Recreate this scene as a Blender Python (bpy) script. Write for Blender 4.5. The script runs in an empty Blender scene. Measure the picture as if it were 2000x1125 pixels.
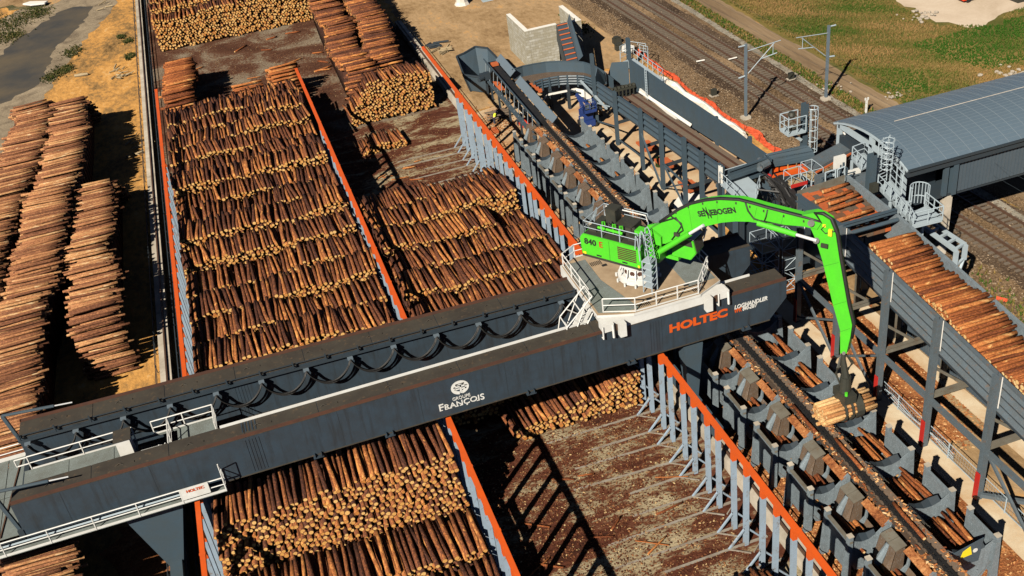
import bpy, bmesh, math, random
import numpy as np
from mathutils import Vector, Matrix, Quaternion
random.seed(7); RNG = np.random.default_rng(7)
sc = bpy.context.scene
COL = sc.collection
R_ = math.radians
# ---------------------------------------------------------------- camera
CAMH = 55.0
FPX = 2092.94                        # focal length in pixels of a 2000 px wide frame
CR = np.array([[0.94494855, -0.30528509, -0.1177848], [-0.2617325, -0.48913424, -0.83201189], [0.19638825, 0.81703654, -0.54210972]])
CP = np.array([0, 0, CAMH])
cd = bpy.data.cameras.new('camera'); cam = bpy.data.objects.new('camera', cd); COL.objects.link(cam)
cd.sensor_width = 36; cd.lens = FPX/2000*36; cd.clip_start = 1; cd.clip_end = 5000
M = Matrix(((CR[0][0], -CR[1][0], -CR[2][0], 0), (CR[0][1], -CR[1][1], -CR[2][1], 0), (CR[0][2], -CR[1][2], -CR[2][2], CAMH), (0, 0, 0, 1)))
cam.matrix_world = M; sc.camera = cam

# survey helpers: turn a measured photo point into a world point on a known plane
def _ray(x, y): return CR.T @ np.array([(x-1000)/FPX, (y-562.5)/FPX, 1.0])
def at(x, y, z=0.0):
    d = _ray(x, y); return CP+(z-CP[2])/d[2]*d
def atx(x, y, X):
    d = _ray(x, y); return CP+X/d[0]*d
def aty(x, y, Y):
    d = _ray(x, y); return CP+Y/d[1]*d

# ---------------------------------------------------------------- light
SUN = Vector((-0.98, -0.95, 1.0)).normalized()
w = bpy.data.worlds.new("World"); sc.world = w; w.use_nodes = True
nt = w.node_tree; bg = nt.nodes['Background']
sky = nt.nodes.new('ShaderNodeTexSky'); sky.sky_type = 'NISHITA'; sky.sun_disc = False; sky.air_density = 0.2; sky.dust_density = 0.1
sky.sun_elevation = math.asin(SUN.z); sky.sun_rotation = math.atan2(SUN.x, SUN.y) % (2*math.pi)
nt.links.new(sky.outputs[0], bg.inputs[0]); bg.inputs[1].default_value = 0.05
sl = bpy.data.lights.new('sun', 'SUN'); so = bpy.data.objects.new('sun', sl); COL.objects.link(so)
sl.energy = 5.0; sl.angle = R_(0.5); sl.color = (1, 0.92, 0.78)
so.rotation_euler = (-SUN).to_track_quat('-Z', 'Y').to_euler(); so.location = (-60, -60, 120)
sc.view_settings.view_transform = 'Standard'; sc.view_settings.look = 'None'
sc.view_settings.exposure = 0.72
sc.cycles.diffuse_bounces = 0; sc.cycles.glossy_bounces = 2; sc.view_settings.gamma = 1.0

# ---------------------------------------------------------------- materials
MATS = {}
class NT:
    def __init__(s, name):
        s.m = bpy.data.materials.new(name); s.m.use_nodes = True; s.t = s.m.node_tree; s.N = s.t.nodes; s.L = s.t.links
        s.b = s.N['Principled BSDF']; MATS[name] = s.m
    def n(s, typ, **k):
        o = s.N.new('ShaderNode'+typ)
        for a, v in k.items():
            if a[0] == '_': o.inputs[a[1:]].default_value = v
            else: setattr(o, a, v)
        return o
    def l(s, a, b): s.L.new(a, b)
    def coord(s, scale=(1, 1, 1), uv=False, world=False):
        tc = s.n('UVMap') if uv else (s.n('NewGeometry') if world else s.n('TexCoord'))
        mp = s.n('Mapping'); mp.inputs['Scale'].default_value = scale
        s.l(tc.outputs[0] if uv else (tc.outputs['Position'] if world else tc.outputs['Object']), mp.inputs[0]); return mp.outputs[0]
    def noise(s, vec, scale, detail=4, rough=0.6, dist=0.0):
        t = s.n('TexNoise'); t.inputs['Scale'].default_value = scale; t.inputs['Detail'].default_value = detail
        t.inputs['Roughness'].default_value = rough; t.inputs['Distortion'].default_value = dist; s.l(vec, t.inputs['Vector']); return t.outputs['Fac']
    def ramp(s, fac, stops, interp='LINEAR'):
        r = s.n('ValToRGB'); r.color_ramp.interpolation = interp; e = r.color_ramp.elements
        while len(e) < len(stops): e.new(0.5)
        for i, (p, c) in enumerate(stops): e[i].position = p; e[i].color = (*c, 1) if len(c) == 3 else c
        s.l(fac, r.inputs[0]); return r.outputs[0]
    def mix(s, fac, a, b, blend='MIX'):
        x = s.n('Mix', data_type='RGBA', blend_type=blend)
        for v, i in ((fac, 0), (a, 6), (b, 7)):
            if isinstance(v, (int, float)): x.inputs[i].default_value = v
            elif isinstance(v, tuple): x.inputs[i].default_value = (*v, 1)
            else: s.l(v, x.inputs[i])
        return x.outputs[2]
    def attr(s, name): return s.n('Attribute', attribute_name=name).outputs['Fac']
    def bump(s, fac, strength=0.4, dist=0.05):
        b = s.n('Bump'); b.inputs['Strength'].default_value = strength; b.inputs['Distance'].default_value = dist
        s.l(fac, b.inputs['Height']); s.l(b.outputs[0], s.b.inputs['Normal'])
    def out(s, col=None, rough=0.6, metal=0.0, spec=None):
        if col is not None:
            if isinstance(col, tuple): s.b.inputs['Base Color'].default_value = (*col, 1)
            else: s.l(col, s.b.inputs['Base Color'])
        if isinstance(rough, (int, float)): s.b.inputs['Roughness'].default_value = rough
        else: s.l(rough, s.b.inputs['Roughness'])
        s.b.inputs['Metallic'].default_value = metal
        if spec is not None: s.b.inputs['Specular IOR Level'].default_value = spec
        return s.m

def paint(name, c, dirt=(0.12, 0.09, 0.06), amount=0.35, rough=0.45, scale=0.7, scratch=0.0, streak=False, rust=None):
    s = NT(name); v = s.coord(world=True)
    f = s.noise(v, scale, 6, 0.65); f2 = s.noise(v, scale*9, 3, 0.6)
    k = s.ramp(f, [(0.38, (0, 0, 0)), (0.75, (1, 1, 1))])
    kk = s.n('Math', operation='MULTIPLY'); s.l(k, kk.inputs[0]); kk.inputs[1].default_value = amount
    col = s.mix(kk.outputs[0], c, dirt)
    lo = tuple(x*0.8 for x in c); col = s.mix(s.ramp(f2, [(0.35, (0.35,)*3), (0.65, (0,)*3)]), col, lo)
    if streak:
        v2 = s.coord((1.5, 1.5, 0.12), world=True); f3 = s.noise(v2, 1.6, 4, 0.7)
        col = s.mix(s.ramp(f3, [(0.50, (0,)*3), (0.74, (0.7,)*3)]), col, dirt)
    if rust:
        f4 = s.noise(v, 2.3, 8, 0.75); col = s.mix(s.ramp(f4, [(0.56, (0,)*3), (0.66, (1,)*3)]), col, rust)
    if scratch:
        v3 = s.coord((1, 1, 0.25), world=True); f5 = s.noise(v3, 15, 4, 0.75, 2.5)
        col = s.mix(s.ramp(f5, [(0.565, (0,)*3), (0.64, (scratch,)*3)]), col, (0.33, 0.38, 0.42))
    s.bump(f2, 0.08, 0.02)
    rr = s.n('Math', operation='MULTIPLY_ADD'); s.l(f, rr.inputs[0]); rr.inputs[1].default_value = 0.3; rr.inputs[2].default_value = rough-0.15
    return s.out(col, rr.outputs[0])

def ground(name, stops, scale, scale2=3.0, fine=0.5, bump=0.5, stretch=(1, 1, 1), dist=0.6, rough=0.95):
    s = NT(name); v = s.coord(stretch, world=True)
    f = s.noise(v, scale, 8, 0.62, dist); g = s.noise(v, scale2, 5, 0.7)
    a = s.n('Math', operation='MULTIPLY_ADD'); s.l(g, a.inputs[0]); a.inputs[1].default_value = fine; 
    b = s.n('Math', operation='SUBTRACT'); s.l(f, b.inputs[0]); b.inputs[1].default_value = fine*0.5; s.l(b.outputs[0], a.inputs[2])
    col = s.ramp(a.outputs[0], stops); s.bump(g, bump, 0.12)
    return s.out(col, rough, spec=0.15)

BLUEGREY = (0.055, 0.085, 0.115)
paint('girder_paint', (0.030, 0.047, 0.066), (0.016, 0.017, 0.018), 0.65, 0.5, 0.9, streak=True)
paint('girder_dirty', (0.045, 0.038, 0.028), (0.016, 0.010, 0.007), 0.9, 0.8, 0.5, rust=(0.085, 0.055, 0.03))
paint('rust_rail', (0.075, 0.028, 0.015), (0.02, 0.012, 0.01), 0.8, 0.8, 1.4)
paint('white_paint', (0.64, 0.64, 0.62), (0.30, 0.25, 0.18), 0.35, 0.45, 0.9)
paint('steel_blue', (0.048, 0.075, 0.10), (0.05, 0.055, 0.05), 0.5, 0.5, 0.8)
paint('steel_dark', (0.024, 0.036, 0.048), (0.03, 0.028, 0.025), 0.5, 0.55, 0.8)
paint('steel_worn', (0.085, 0.11, 0.13), (0.06, 0.055, 0.045), 0.55, 0.5, 1.3, scratch=0.25, rust=(0.13, 0.09, 0.065))
paint('bin_plate', (0.15, 0.185, 0.21), (0.075, 0.08, 0.08), 0.6, 0.4, 2.0, scratch=0.95)
paint('post_paint', (0.27, 0.35, 0.44), (0.16, 0.14, 0.11), 0.35, 0.5, 1.1, rust=(0.16, 0.12, 0.09))
paint('galvanised', (0.34, 0.41, 0.46), (0.22, 0.24, 0.25), 0.4, 0.4, 1.2)
paint('roof_sheet', (0.095, 0.135, 0.175), (0.09, 0.12, 0.15), 0.35, 0.42, 0.35)
paint('wall_sheet', (0.062, 0.085, 0.108), (0.07, 0.085, 0.10), 0.4, 0.45, 0.3, streak=True)
paint('seam_steel', (0.17, 0.21, 0.25), (0.12, 0.15, 0.18), 0.3, 0.5, 1.0)
paint('post_dim', (0.115, 0.15, 0.185), (0.10, 0.11, 0.11), 0.4, 0.45, 1.0)
paint('rubble_stone', (0.36, 0.31, 0.25), (0.20, 0.16, 0.12), 0.6, 0.9, 1.5)
paint('buried_beam', (0.27, 0.24, 0.20), (0.12, 0.075, 0.045), 0.8, 0.85, 0.9)
paint('rust_block', (0.17, 0.075, 0.035), (0.06, 0.03, 0.02), 0.7, 0.8, 1.6)
paint('chain_black', (0.006, 0.006, 0.007), (0.014, 0.012, 0.010), 0.4, 0.7, 1.5)
paint('green_shade', (0.035, 0.22, 0.014), (0.03, 0.12, 0.012), 0.4, 0.6, 1.5)
paint('orange_paint', (0.62, 0.090, 0.010), (0.20, 0.05, 0.02), 0.35, 0.5, 1.0)
paint('orange_rust', (0.48, 0.11, 0.030), (0.14, 0.045, 0.02), 0.6, 0.7, 1.6)
paint('red_paint', (0.42, 0.02, 0.015), (0.12, 0.02, 0.02), 0.35, 0.5, 1.2)
paint('green_paint', (0.072, 0.50, 0.022), (0.055, 0.30, 0.025), 0.45, 0.42, 0.8)
paint('black_rubber', (0.012, 0.012, 0.013), (0.03, 0.025, 0.02), 0.4, 0.6, 1.5)
paint('engine_dark', (0.03, 0.032, 0.026), (0.06, 0.05, 0.03), 0.5, 0.55, 1.5)
paint('rail_steel', (0.10, 0.055, 0.035), (0.03, 0.02, 0.015), 0.5, 0.5, 2.0)
paint('chute_plate', (0.145, 0.135, 0.11), (0.07, 0.05, 0.03), 0.8, 0.6, 1.1, rust=(0.12, 0.075, 0.045))
paint('hump_plate', (0.12, 0.08, 0.052), (0.05, 0.035, 0.025), 0.7, 0.6, 1.5, scratch=0.4, rust=(0.10, 0.055, 0.03))
paint('deck_plate', (0.165, 0.19, 0.18), (0.07, 0.06, 0.04), 0.7, 0.55, 0.8, scratch=0.8)
paint('deck_brown', (0.38, 0.28, 0.18), (0.15, 0.09, 0.045), 0.7, 0.75, 0.7)
paint('blue_paint', (0.015, 0.04, 0.17), (0.03, 0.04, 0.10), 0.4, 0.45, 1.5)
paint('yellow_paint', (0.80, 0.62, 0.02), (0.4, 0.3, 0.05), 0.2, 0.5, 1.0)
paint('chrome', (0.55, 0.56, 0.57), (0.3, 0.3, 0.3), 0.2, 0.2, 1.0)
paint('sleeper_concrete', (0.135, 0.11, 0.085), (0.12, 0.085, 0.06), 0.8, 0.9, 2.0)
paint('trough_board', (0.155, 0.125, 0.095), (0.14, 0.055, 0.025), 0.7, 0.7, 1.3)
paint('plank', (0.34, 0.26, 0.15), (0.18, 0.12, 0.07), 0.6, 0.8, 2.0)
paint('red_plastic', (0.75, 0.06, 0.02), (0.5, 0.05, 0.02), 0.2, 0.5, 2.0)
paint('hivis', (0.62, 0.75, 0.03), (0.5, 0.55, 0.05), 0.2, 0.8, 2.0)
paint('skin', (0.45, 0.26, 0.18), (0.40, 0.22, 0.15), 0.2, 0.6, 2.0)
paint('navy_cloth', (0.02, 0.025, 0.045), (0.03, 0.03, 0.04), 0.3, 0.9, 2.0)
paint('lens_orange', (0.8, 0.25, 0.02), (0.7, 0.2, 0.02), 0.1, 0.2, 2.0)
paint('tarp_white', (0.74, 0.72, 0.68), (0.45, 0.38, 0.28), 0.4, 0.7, 1.0)
paint('insulation', (0.62, 0.57, 0.50), (0.30, 0.22, 0.15), 0.6, 0.8, 2.0)
# concrete
def concrete(name, c, dark, scale=0.8, rough=0.9):
    s = NT(name); v = s.coord(world=True); f = s.noise(v, scale, 8, 0.68, 0.4); g = s.noise(v, 14, 4, 0.7)
    col = s.mix(s.ramp(f, [(0.36, (0.9,)*3), (0.62, (0,)*3)]), c, dark)
    col = s.mix(s.ramp(g, [(0.38, (0.5,)*3), (0.55, (0,)*3)]), col, tuple(x*0.7 for x in c))
    s.bump(g, 0.25, 0.03); return s.out(col, rough)
concrete('concrete_pale', (0.60, 0.50, 0.355), (0.44, 0.27, 0.13), 0.28)
concrete('slab_sand', (0.50, 0.37, 0.23), (0.34, 0.16, 0.055), 0.22)
concrete('concrete_beam', (0.52, 0.46, 0.38), (0.24, 0.20, 0.15), 0.35)
def block_mat():
    s = NT('block_concrete'); v = s.coord(world=True)
    sep = s.n('SeparateXYZ'); s.l(v, sep.inputs[0]); cmb = s.n('CombineXYZ')
    ad = s.n('Math', operation='ADD'); s.l(sep.outputs[0], ad.inputs[0]); s.l(sep.outputs[1], ad.inputs[1])
    s.l(ad.outputs[0], cmb.inputs[0]); s.l(sep.outputs[2], cmb.inputs[1])
    br = s.n('TexBrick'); s.l(cmb.outputs[0], br.inputs[0])
    for k, val in (('Color1', (0.46, 0.45, 0.41, 1)), ('Color2', (0.27, 0.25, 0.20, 1)), ('Mortar', (0.15, 0.13, 0.11, 1))): br.inputs[k].default_value = val
    br.inputs['Scale'].default_value = 1.0; br.inputs['Mortar Size'].default_value = 0.02; br.inputs['Brick Width'].default_value = 0.85; br.inputs['Row Height'].default_value = 0.36; br.inputs['Bias'].default_value = -0.1
    f = s.noise(v, 1.3, 6, 0.65); col = s.mix(s.ramp(f, [(0.42, (0.75,)*3), (0.7, (0,)*3)]), br.outputs[0], (0.25, 0.22, 0.15))
    s.bump(br.outputs['Fac'], -0.3, 0.03); return s.out(col, 0.9)
block_mat()
# wood
def bark_mat(name, stops, rw=0.22, peel=None, peel_at=0.6):
    s = NT(name); uv = s.coord((1.0, 2.2, 1), uv=True); rnd = s.attr('rnd')
    cm = s.n('CombineXYZ'); m = s.n('Math', operation='MULTIPLY'); s.l(rnd, m.inputs[0]); m.inputs[1].default_value = 97.0; s.l(m.outputs[0], cm.inputs[2])
    va = s.n('VectorMath', operation='ADD'); s.l(uv, va.inputs[0]); s.l(cm.outputs[0], va.inputs[1])
    f = s.noise(va.outputs[0], 5.0, 6, 0.75, 0.3); g = s.noise(va.outputs[0], 14.0, 4, 0.75)
    a = s.n('Math', operation='MULTIPLY_ADD'); s.l(rnd, a.inputs[0]); a.inputs[1].default_value = rw; s.l(f, a.inputs[2])
    b = s.n('Math', operation='SUBTRACT'); s.l(a.outputs[0], b.inputs[0]); b.inputs[1].default_value = rw/2
    col = s.ramp(b.outputs[0], stops)
    col = s.mix(s.ramp(g, [(0.36, (0.75,)*3), (0.58, (0,)*3)]), col, tuple(0.25*x for x in stops[1][1]))
    if peel:
        h = s.noise(va.outputs[0], 1.1, 5, 0.7); aa = s.n('Math', operation='MULTIPLY_ADD'); s.l(rnd, aa.inputs[0]); aa.inputs[1].default_value = 0.2; s.l(h, aa.inputs[2])
        col = s.mix(s.ramp(aa.outputs[0], [(peel_at, (0,)*3), (peel_at+0.08, (1,)*3)]), col, peel)
    s.bump(g, 0.7, 0.04); return s.out(col, 0.85, spec=0.2)
bark_mat('bark', [(0.29, (0.028, 0.012, 0.009)), (0.42, (0.115, 0.042, 0.024)), (0.53, (0.25, 0.084, 0.034)), (0.66, (0.48, 0.17, 0.05))], 0.30, peel=(0.55, 0.24, 0.07), peel_at=0.70)
bark_mat('bark_long', [(0.28, (0.085, 0.032, 0.018)), (0.42, (0.23, 0.092, 0.045)), (0.55, (0.43, 0.185, 0.080)), (0.74, (0.64, 0.37, 0.16))], 0.34, peel=(0.56, 0.39, 0.22), peel_at=0.74)
bark_mat('bark_red', [(0.30, (0.07, 0.020, 0.010)), (0.43, (0.21, 0.062, 0.022)), (0.56, (0.40, 0.125, 0.035)), (0.74, (0.60, 0.25, 0.075))], 0.30, peel=(0.58, 0.32, 0.12), peel_at=0.75)
bark_mat('wood_peeled', [(0.25, (0.35, 0.14, 0.05)), (0.44, (0.55, 0.28, 0.11)), (0.60, (0.68, 0.40, 0.17)), (0.80, (0.78, 0.52, 0.26))], 0.5)
def end_mat(name, c1, c2, c3):
    s = NT(name); rnd = s.attr('rnd'); uv = s.coord((1, 1, 1), uv=True)
    ln = s.n('VectorMath', operation='LENGTH'); s.l(uv, ln.inputs[0])
    col = s.ramp(rnd, [(0.0, c1), (0.55, c2), (0.8, c2), (1.0, c3)])
    ns = s.noise(uv, 2.5, 4, 0.7); col = s.mix(s.ramp(ns, [(0.40, (0.45,)*3), (0.62, (0,)*3)]), col, tuple(0.55*x for x in c3))
    rg = s.n('Math', operation='SINE'); mlt = s.n('Math', operation='MULTIPLY'); s.l(ln.outputs['Value'], mlt.inputs[0]); mlt.inputs[1].default_value = 26.0; s.l(mlt.outputs[0], rg.inputs[0])
    col = s.mix(s.ramp(rg.outputs[0], [(0.3, (0,)*3), (0.95, (0.28,)*3)]), col, tuple(0.6*x for x in c2))
    edge = s.ramp(ln.outputs['Value'], [(0.0, (0.45,)*3), (0.22, (0,)*3), (0.74, (0,)*3), (0.90, (1,)*3)])
    col = s.mix(edge, col, (0.10, 0.04, 0.018)); return s.out(col, 0.75, spec=0.2)
end_mat('log_end', (0.80, 0.52, 0.20), (0.68, 0.36, 0.105), (0.48, 0.17, 0.035))
end_mat('log_end_pale', (0.84, 0.62, 0.32), (0.74, 0.47, 0.20), (0.60, 0.30, 0.10))
# ground kinds
ground('sand_dirt', [(0.24, (0.10, 0.06, 0.022)), (0.40, (0.25, 0.145, 0.055)), (0.52, (0.43, 0.22, 0.065)), (0.62, (0.54, 0.275, 0.075)), (0.8, (0.56, 0.37, 0.18))], 0.13, 1.4, 0.8, 1.0, stretch=(1, 0.55, 1), dist=1.2)
ground('tan_dirt', [(0.26, (0.16, 0.095, 0.045)), (0.42, (0.28, 0.18, 0.09)), (0.56, (0.36, 0.24, 0.13)), (0.64, (0.44, 0.25, 0.10)), (0.8, (0.50, 0.36, 0.21))], 0.12, 1.5, 0.6, 0.7, stretch=(1, 0.5, 1), dist=1.0)
ground('bark_ground', [(0.30, (0.038, 0.013, 0.008)), (0.45, (0.095, 0.030, 0.016)), (0.50, (0.13, 0.060, 0.032)), (0.535, (0.22, 0.165, 0.10)), (0.62, (0.32, 0.26, 0.165)), (0.8, (0.44, 0.36, 0.23))], 0.30, 3.2, 0.5, 1.0, stretch=(0.42, 1.0, 1), dist=0.9)
ground('chip_ground', [(0.25, (0.10, 0.032, 0.014)), (0.45, (0.25, 0.088, 0.032)), (0.6, (0.38, 0.16, 0.06)), (0.8, (0.56, 0.31, 0.14))], 0.5, 5.0, 0.8, 1.0)
ground('lane_mud', [(0.32, (0.045, 0.018, 0.011)), (0.50, (0.095, 0.042, 0.024)), (0.57, (0.17, 0.125, 0.085)), (0.8, (0.26, 0.22, 0.165))], 0.16, 3.0, 0.55, 0.9)
ground('ballast_stone', [(0.25, (0.06, 0.037, 0.02)), (0.45, (0.155, 0.10, 0.055)), (0.58, (0.245, 0.16, 0.09)), (0.8, (0.36, 0.26, 0.165))], 0.05, 4.5, 1.1, 1.0)
ground('ballast_track', [(0.25, (0.022, 0.014, 0.010)), (0.45, (0.065, 0.042, 0.028)), (0.58, (0.115, 0.078, 0.05)), (0.8, (0.20, 0.15, 0.105))], 0.08, 4.5, 1.1, 1.0)
ground('grey_gravel', [(0.3, (0.14, 0.125, 0.10)), (0.5, (0.26, 0.235, 0.19)), (0.8, (0.38, 0.34, 0.28))], 0.4, 6.0, 0.8, 0.6)
ground('road_dirt', [(0.3, (0.13, 0.085, 0.05)), (0.48, (0.21, 0.145, 0.085)), (0.62, (0.275, 0.195, 0.12)), (0.8, (0.36, 0.27, 0.18))], 0.35, 5, 0.3, 0.4, stretch=(1, 0.08, 1))
ground('verge_soil', [(0.25, (0.06, 0.09, 0.015)), (0.42, (0.13, 0.13, 0.03)), (0.55, (0.27, 0.155, 0.05)), (0.8, (0.38, 0.23, 0.09))], 0.3, 3, 0.6, 0.8)
ground('meadow_ground', [(0.25, (0.040, 0.060, 0.010)), (0.45, (0.10, 0.095, 0.024)), (0.58, (0.19, 0.135, 0.042)), (0.8, (0.27, 0.185, 0.07))], 0.055, 2.2, 0.35, 0.8)
ground('pale_lot', [(0.3, (0.40, 0.31, 0.22)), (0.55, (0.52, 0.42, 0.32)), (0.8, (0.62, 0.53, 0.42))], 0.12, 3, 0.3, 0.2)
ground('mud_bank', [(0.3, (0.13, 0.10, 0.07)), (0.5, (0.24, 0.19, 0.13)), (0.8, (0.36, 0.29, 0.20))], 0.3, 3, 0.5, 0.7)
ground('scrub_ground', [(0.3, (0.03, 0.045, 0.012)), (0.5, (0.10, 0.085, 0.04)), (0.8, (0.25, 0.19, 0.10))], 0.4, 2.5, 0.6, 0.9)
def water_mat():
    s = NT('stream_water'); v = s.coord(world=True); f = s.noise(v, 0.12, 5, 0.6); g = s.noise(v, 5, 2, 0.6)
    s.bump(g, 0.05, 0.02); return s.out(s.ramp(f, [(0.35, (0.052, 0.052, 0.052)), (0.65, (0.105, 0.085, 0.06))]), 0.75, spec=0.08)
water_mat()
def leaf_mat(name, stops):
    s = NT(name); rnd = s.attr('rnd'); return s.out(s.ramp(rnd, stops), 0.8, spec=0.15)
leaf_mat('grass_blades', [(0.0, (0.03, 0.085, 0.008)), (0.40, (0.07, 0.095, 0.016)), (0.62, (0.15, 0.115, 0.032)), (1.0, (0.27, 0.165, 0.065))])
leaf_mat('scrub_leaves', [(0.0, (0.015, 0.03, 0.006)), (0.5, (0.04, 0.06, 0.012)), (1.0, (0.20, 0.15, 0.06))])
leaf_mat('chip_mix', [(0.0, (0.16, 0.045, 0.018)), (0.5, (0.40, 0.15, 0.05)), (0.85, (0.58, 0.29, 0.11)), (1.0, (0.75, 0.52, 0.28))])
leaf_mat('bark_bits', [(0.0, (0.045, 0.014, 0.008)), (0.6, (0.13, 0.042, 0.020)), (0.88, (0.27, 0.12, 0.05)), (1.0, (0.55, 0.40, 0.20))])
leaf_mat('stone_mix', [(0.0, (0.035, 0.024, 0.016)), (0.5, (0.17, 0.11, 0.065)), (1.0, (0.42, 0.32, 0.22))])
def net_mat():
    s = NT('orange_net'); v = s.coord(world=True); f = s.noise(v, 3, 4, 0.6)
    s.out(s.ramp(f, [(0.3, (0.34, 0.04, 0.012)), (0.7, (0.60, 0.09, 0.03))]), 0.7)
net_mat()
def mat(n): return MATS[n]

# ---------------------------------------------------------------- mesh builder
WO = {}                                            # world origin of every object
class MB:
    def __init__(s): s.v = []; s.f = []; s.mi = []; s.cur = 0
    def add(s, vs, fs):
        o = len(s.v); s.v += [tuple(map(float, p)) for p in vs]; s.f += [tuple(i+o for i in f) for f in fs]; s.mi += [s.cur]*len(fs); return s
    def m(s, i): s.cur = i; return s
    def hexa(s, p): return s.add(p, [(3, 2, 1, 0), (4, 5, 6, 7), (0, 1, 5, 4), (1, 2, 6, 5), (2, 3, 7, 6), (3, 0, 4, 7)])
    def box(s, x0, x1, y0, y1, z0, z1): return s.hexa([(x0, y0, z0), (x1, y0, z0), (x1, y1, z0), (x0, y1, z0), (x0, y0, z1), (x1, y0, z1), (x1, y1, z1), (x0, y1, z1)])
    def bar(s, a, b, wd, h, up=(0, 0, 1)):
        a = Vector(a); b = Vector(b); d = (b-a).normalized(); u = Vector(up)
        if abs(d.dot(u)) > 0.97: u = Vector((0, 1, 0))
        r = d.cross(u).normalized(); u = r.cross(d).normalized(); r = r*wd/2; u = u*h/2
        return s.hexa([a-r-u, a+r-u, b+r-u, b-r-u, a-r+u, a+r+u, b+r+u, b-r+u])
    def ibeam(s, a, b, wd, h, up=(0, 0, 1), t=0.04):
        a = Vector(a); b = Vector(b); d = (b-a).normalized(); u = Vector(up)
        if abs(d.dot(u)) > 0.97: u = Vector((0, 1, 0))
        r = d.cross(u).normalized(); u = r.cross(d).normalized()
        s.bar(a+u*(h/2-t/2), b+u*(h/2-t/2), wd, t, u); s.bar(a-u*(h/2-t/2), b-u*(h/2-t/2), wd, t, u)
        return s.bar(a, b, t, h-2*t, u)
    def tube(s, pts, r, n=6, cap=True):
        pts = [Vector(p) for p in pts]; k = len(pts); rs = r if isinstance(r, (list, tuple)) else [r]*k
        ring = []; prev = None
        for i, p in enumerate(pts):
            d = (pts[min(i+1, k-1)]-pts[max(i-1, 0)]).normalized()
            if prev is None: u = d.cross(Vector((0, 0, 1)) if abs(d.z) < 0.9 else Vector((1, 0, 0))).normalized()
            else: u = (prev-d*prev.dot(d)).normalized()
            prev = u; q = d.cross(u)
            ring += [p+(u*math.cos(2*math.pi*j/n)+q*math.sin(2*math.pi*j/n))*rs[i] for j in range(n)]
        fs = [(i*n+j, i*n+(j+1) % n, (i+1)*n+(j+1) % n, (i+1)*n+j) for i in range(k-1) for j in range(n)]
        if cap: fs += [tuple(range(n-1, -1, -1)), tuple(range((k-1)*n, k*n))]
        return s.add(ring, fs)
    def plate(s, poly, off):                        # polygon extruded by a vector
        n = len(poly); o = Vector(off); p = [Vector(q) for q in poly]
        nrm = Vector((0, 0, 0))
        for i in range(n): nrm += p[i].cross(p[(i+1) % n])
        if nrm.dot(o) > 0: p = p[::-1]
        return s.add(p+[q+o for q in p], [tuple(range(n)), tuple(range(2*n-1, n-1, -1))]+[(i, i+n, (i+1) % n+n, (i+1) % n) for i in range(n)])
    def strip(s, top, bot, off):                    # ribbon between two polylines, thickened
        for i in range(len(top)-1): s.plate([bot[i], bot[i+1], top[i+1], top[i]], off)
        return s
    def lathe(s, c, prof, n=24, axis='z'):
        vs = []; k = len(prof)
        for (r, h) in prof:
            for j in range(n):
                a = 2*math.pi*j/n; vs.append((c[0]+r*math.cos(a), c[1]+r*math.sin(a), c[2]+h))
        return s.add(vs, [(i*n+j, i*n+(j+1) % n, (i+1)*n+(j+1) % n, (i+1)*n+j) for i in range(k-1) for j in range(n)]+[tuple(range(n-1, -1, -1)), tuple(range((k-1)*n, k*n))])
    def rail(s, pts, h=1.1, r=0.035, step=1.6, mid=(0.55,), toe=0.0, ends=True):
        pts = [Vector(p) for p in pts]
        for i in range(len(pts)-1):
            a, b = pts[i], pts[i+1]
            for hh in (h,)+tuple(mid): s.tube([a+Vector((0, 0, hh)), b+Vector((0, 0, hh))], r if hh == h else r*0.8, 5)
            if toe: s.bar(a+Vector((0, 0, toe/2)), b+Vector((0, 0, toe/2)), 0.03, toe)
            n = max(1, round((b-a).length/step))
            for k in range(n+1):
                if k == n and i < len(pts)-2: continue
                q = a.lerp(b, k/n); s.tube([q, q+Vector((0, 0, h))], r, 5)
        return s
    def each(s, name, mats, parent=None, gap=0.03, **k):
        """build every loose piece of the builder as an object of its own"""
        n = len(s.v); par = list(range(n))
        def fd(i):
            while par[i] != i: par[i] = par[par[i]]; i = par[i]
            return i
        for f in s.f:
            a = fd(f[0])
            for i in f[1:]: par[fd(i)] = a
        isl = {}
        for i in range(n): isl.setdefault(fd(i), []).append(i)
        V = np.array(s.v); boxes = [(r, V[m].min(0)-gap, V[m].max(0)+gap) for r, m in isl.items()]; grp = {r: r for r, _, _ in boxes}
        def fg(r):
            while grp[r] != r: r = grp[r]
            return r
        for i in range(len(boxes)):
            for j in range(i):
                if (boxes[i][1] < boxes[j][2]).all() and (boxes[j][1] < boxes[i][2]).all(): grp[fg(boxes[i][0])] = fg(boxes[j][0])
        out = {}
        for f in s.f: out.setdefault(fg(fd(f[0])), []).append(f)
        res = []
        for fs in out.values():
            ids = sorted({i for f in fs for i in f}); mp = {v: q for q, v in enumerate(ids)}; mb = MB()
            mb.add([s.v[i] for i in ids], [tuple(mp[i] for i in f) for f in fs]); res.append(mb.build(name, mats, parent, **k))
        return res[0]
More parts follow.
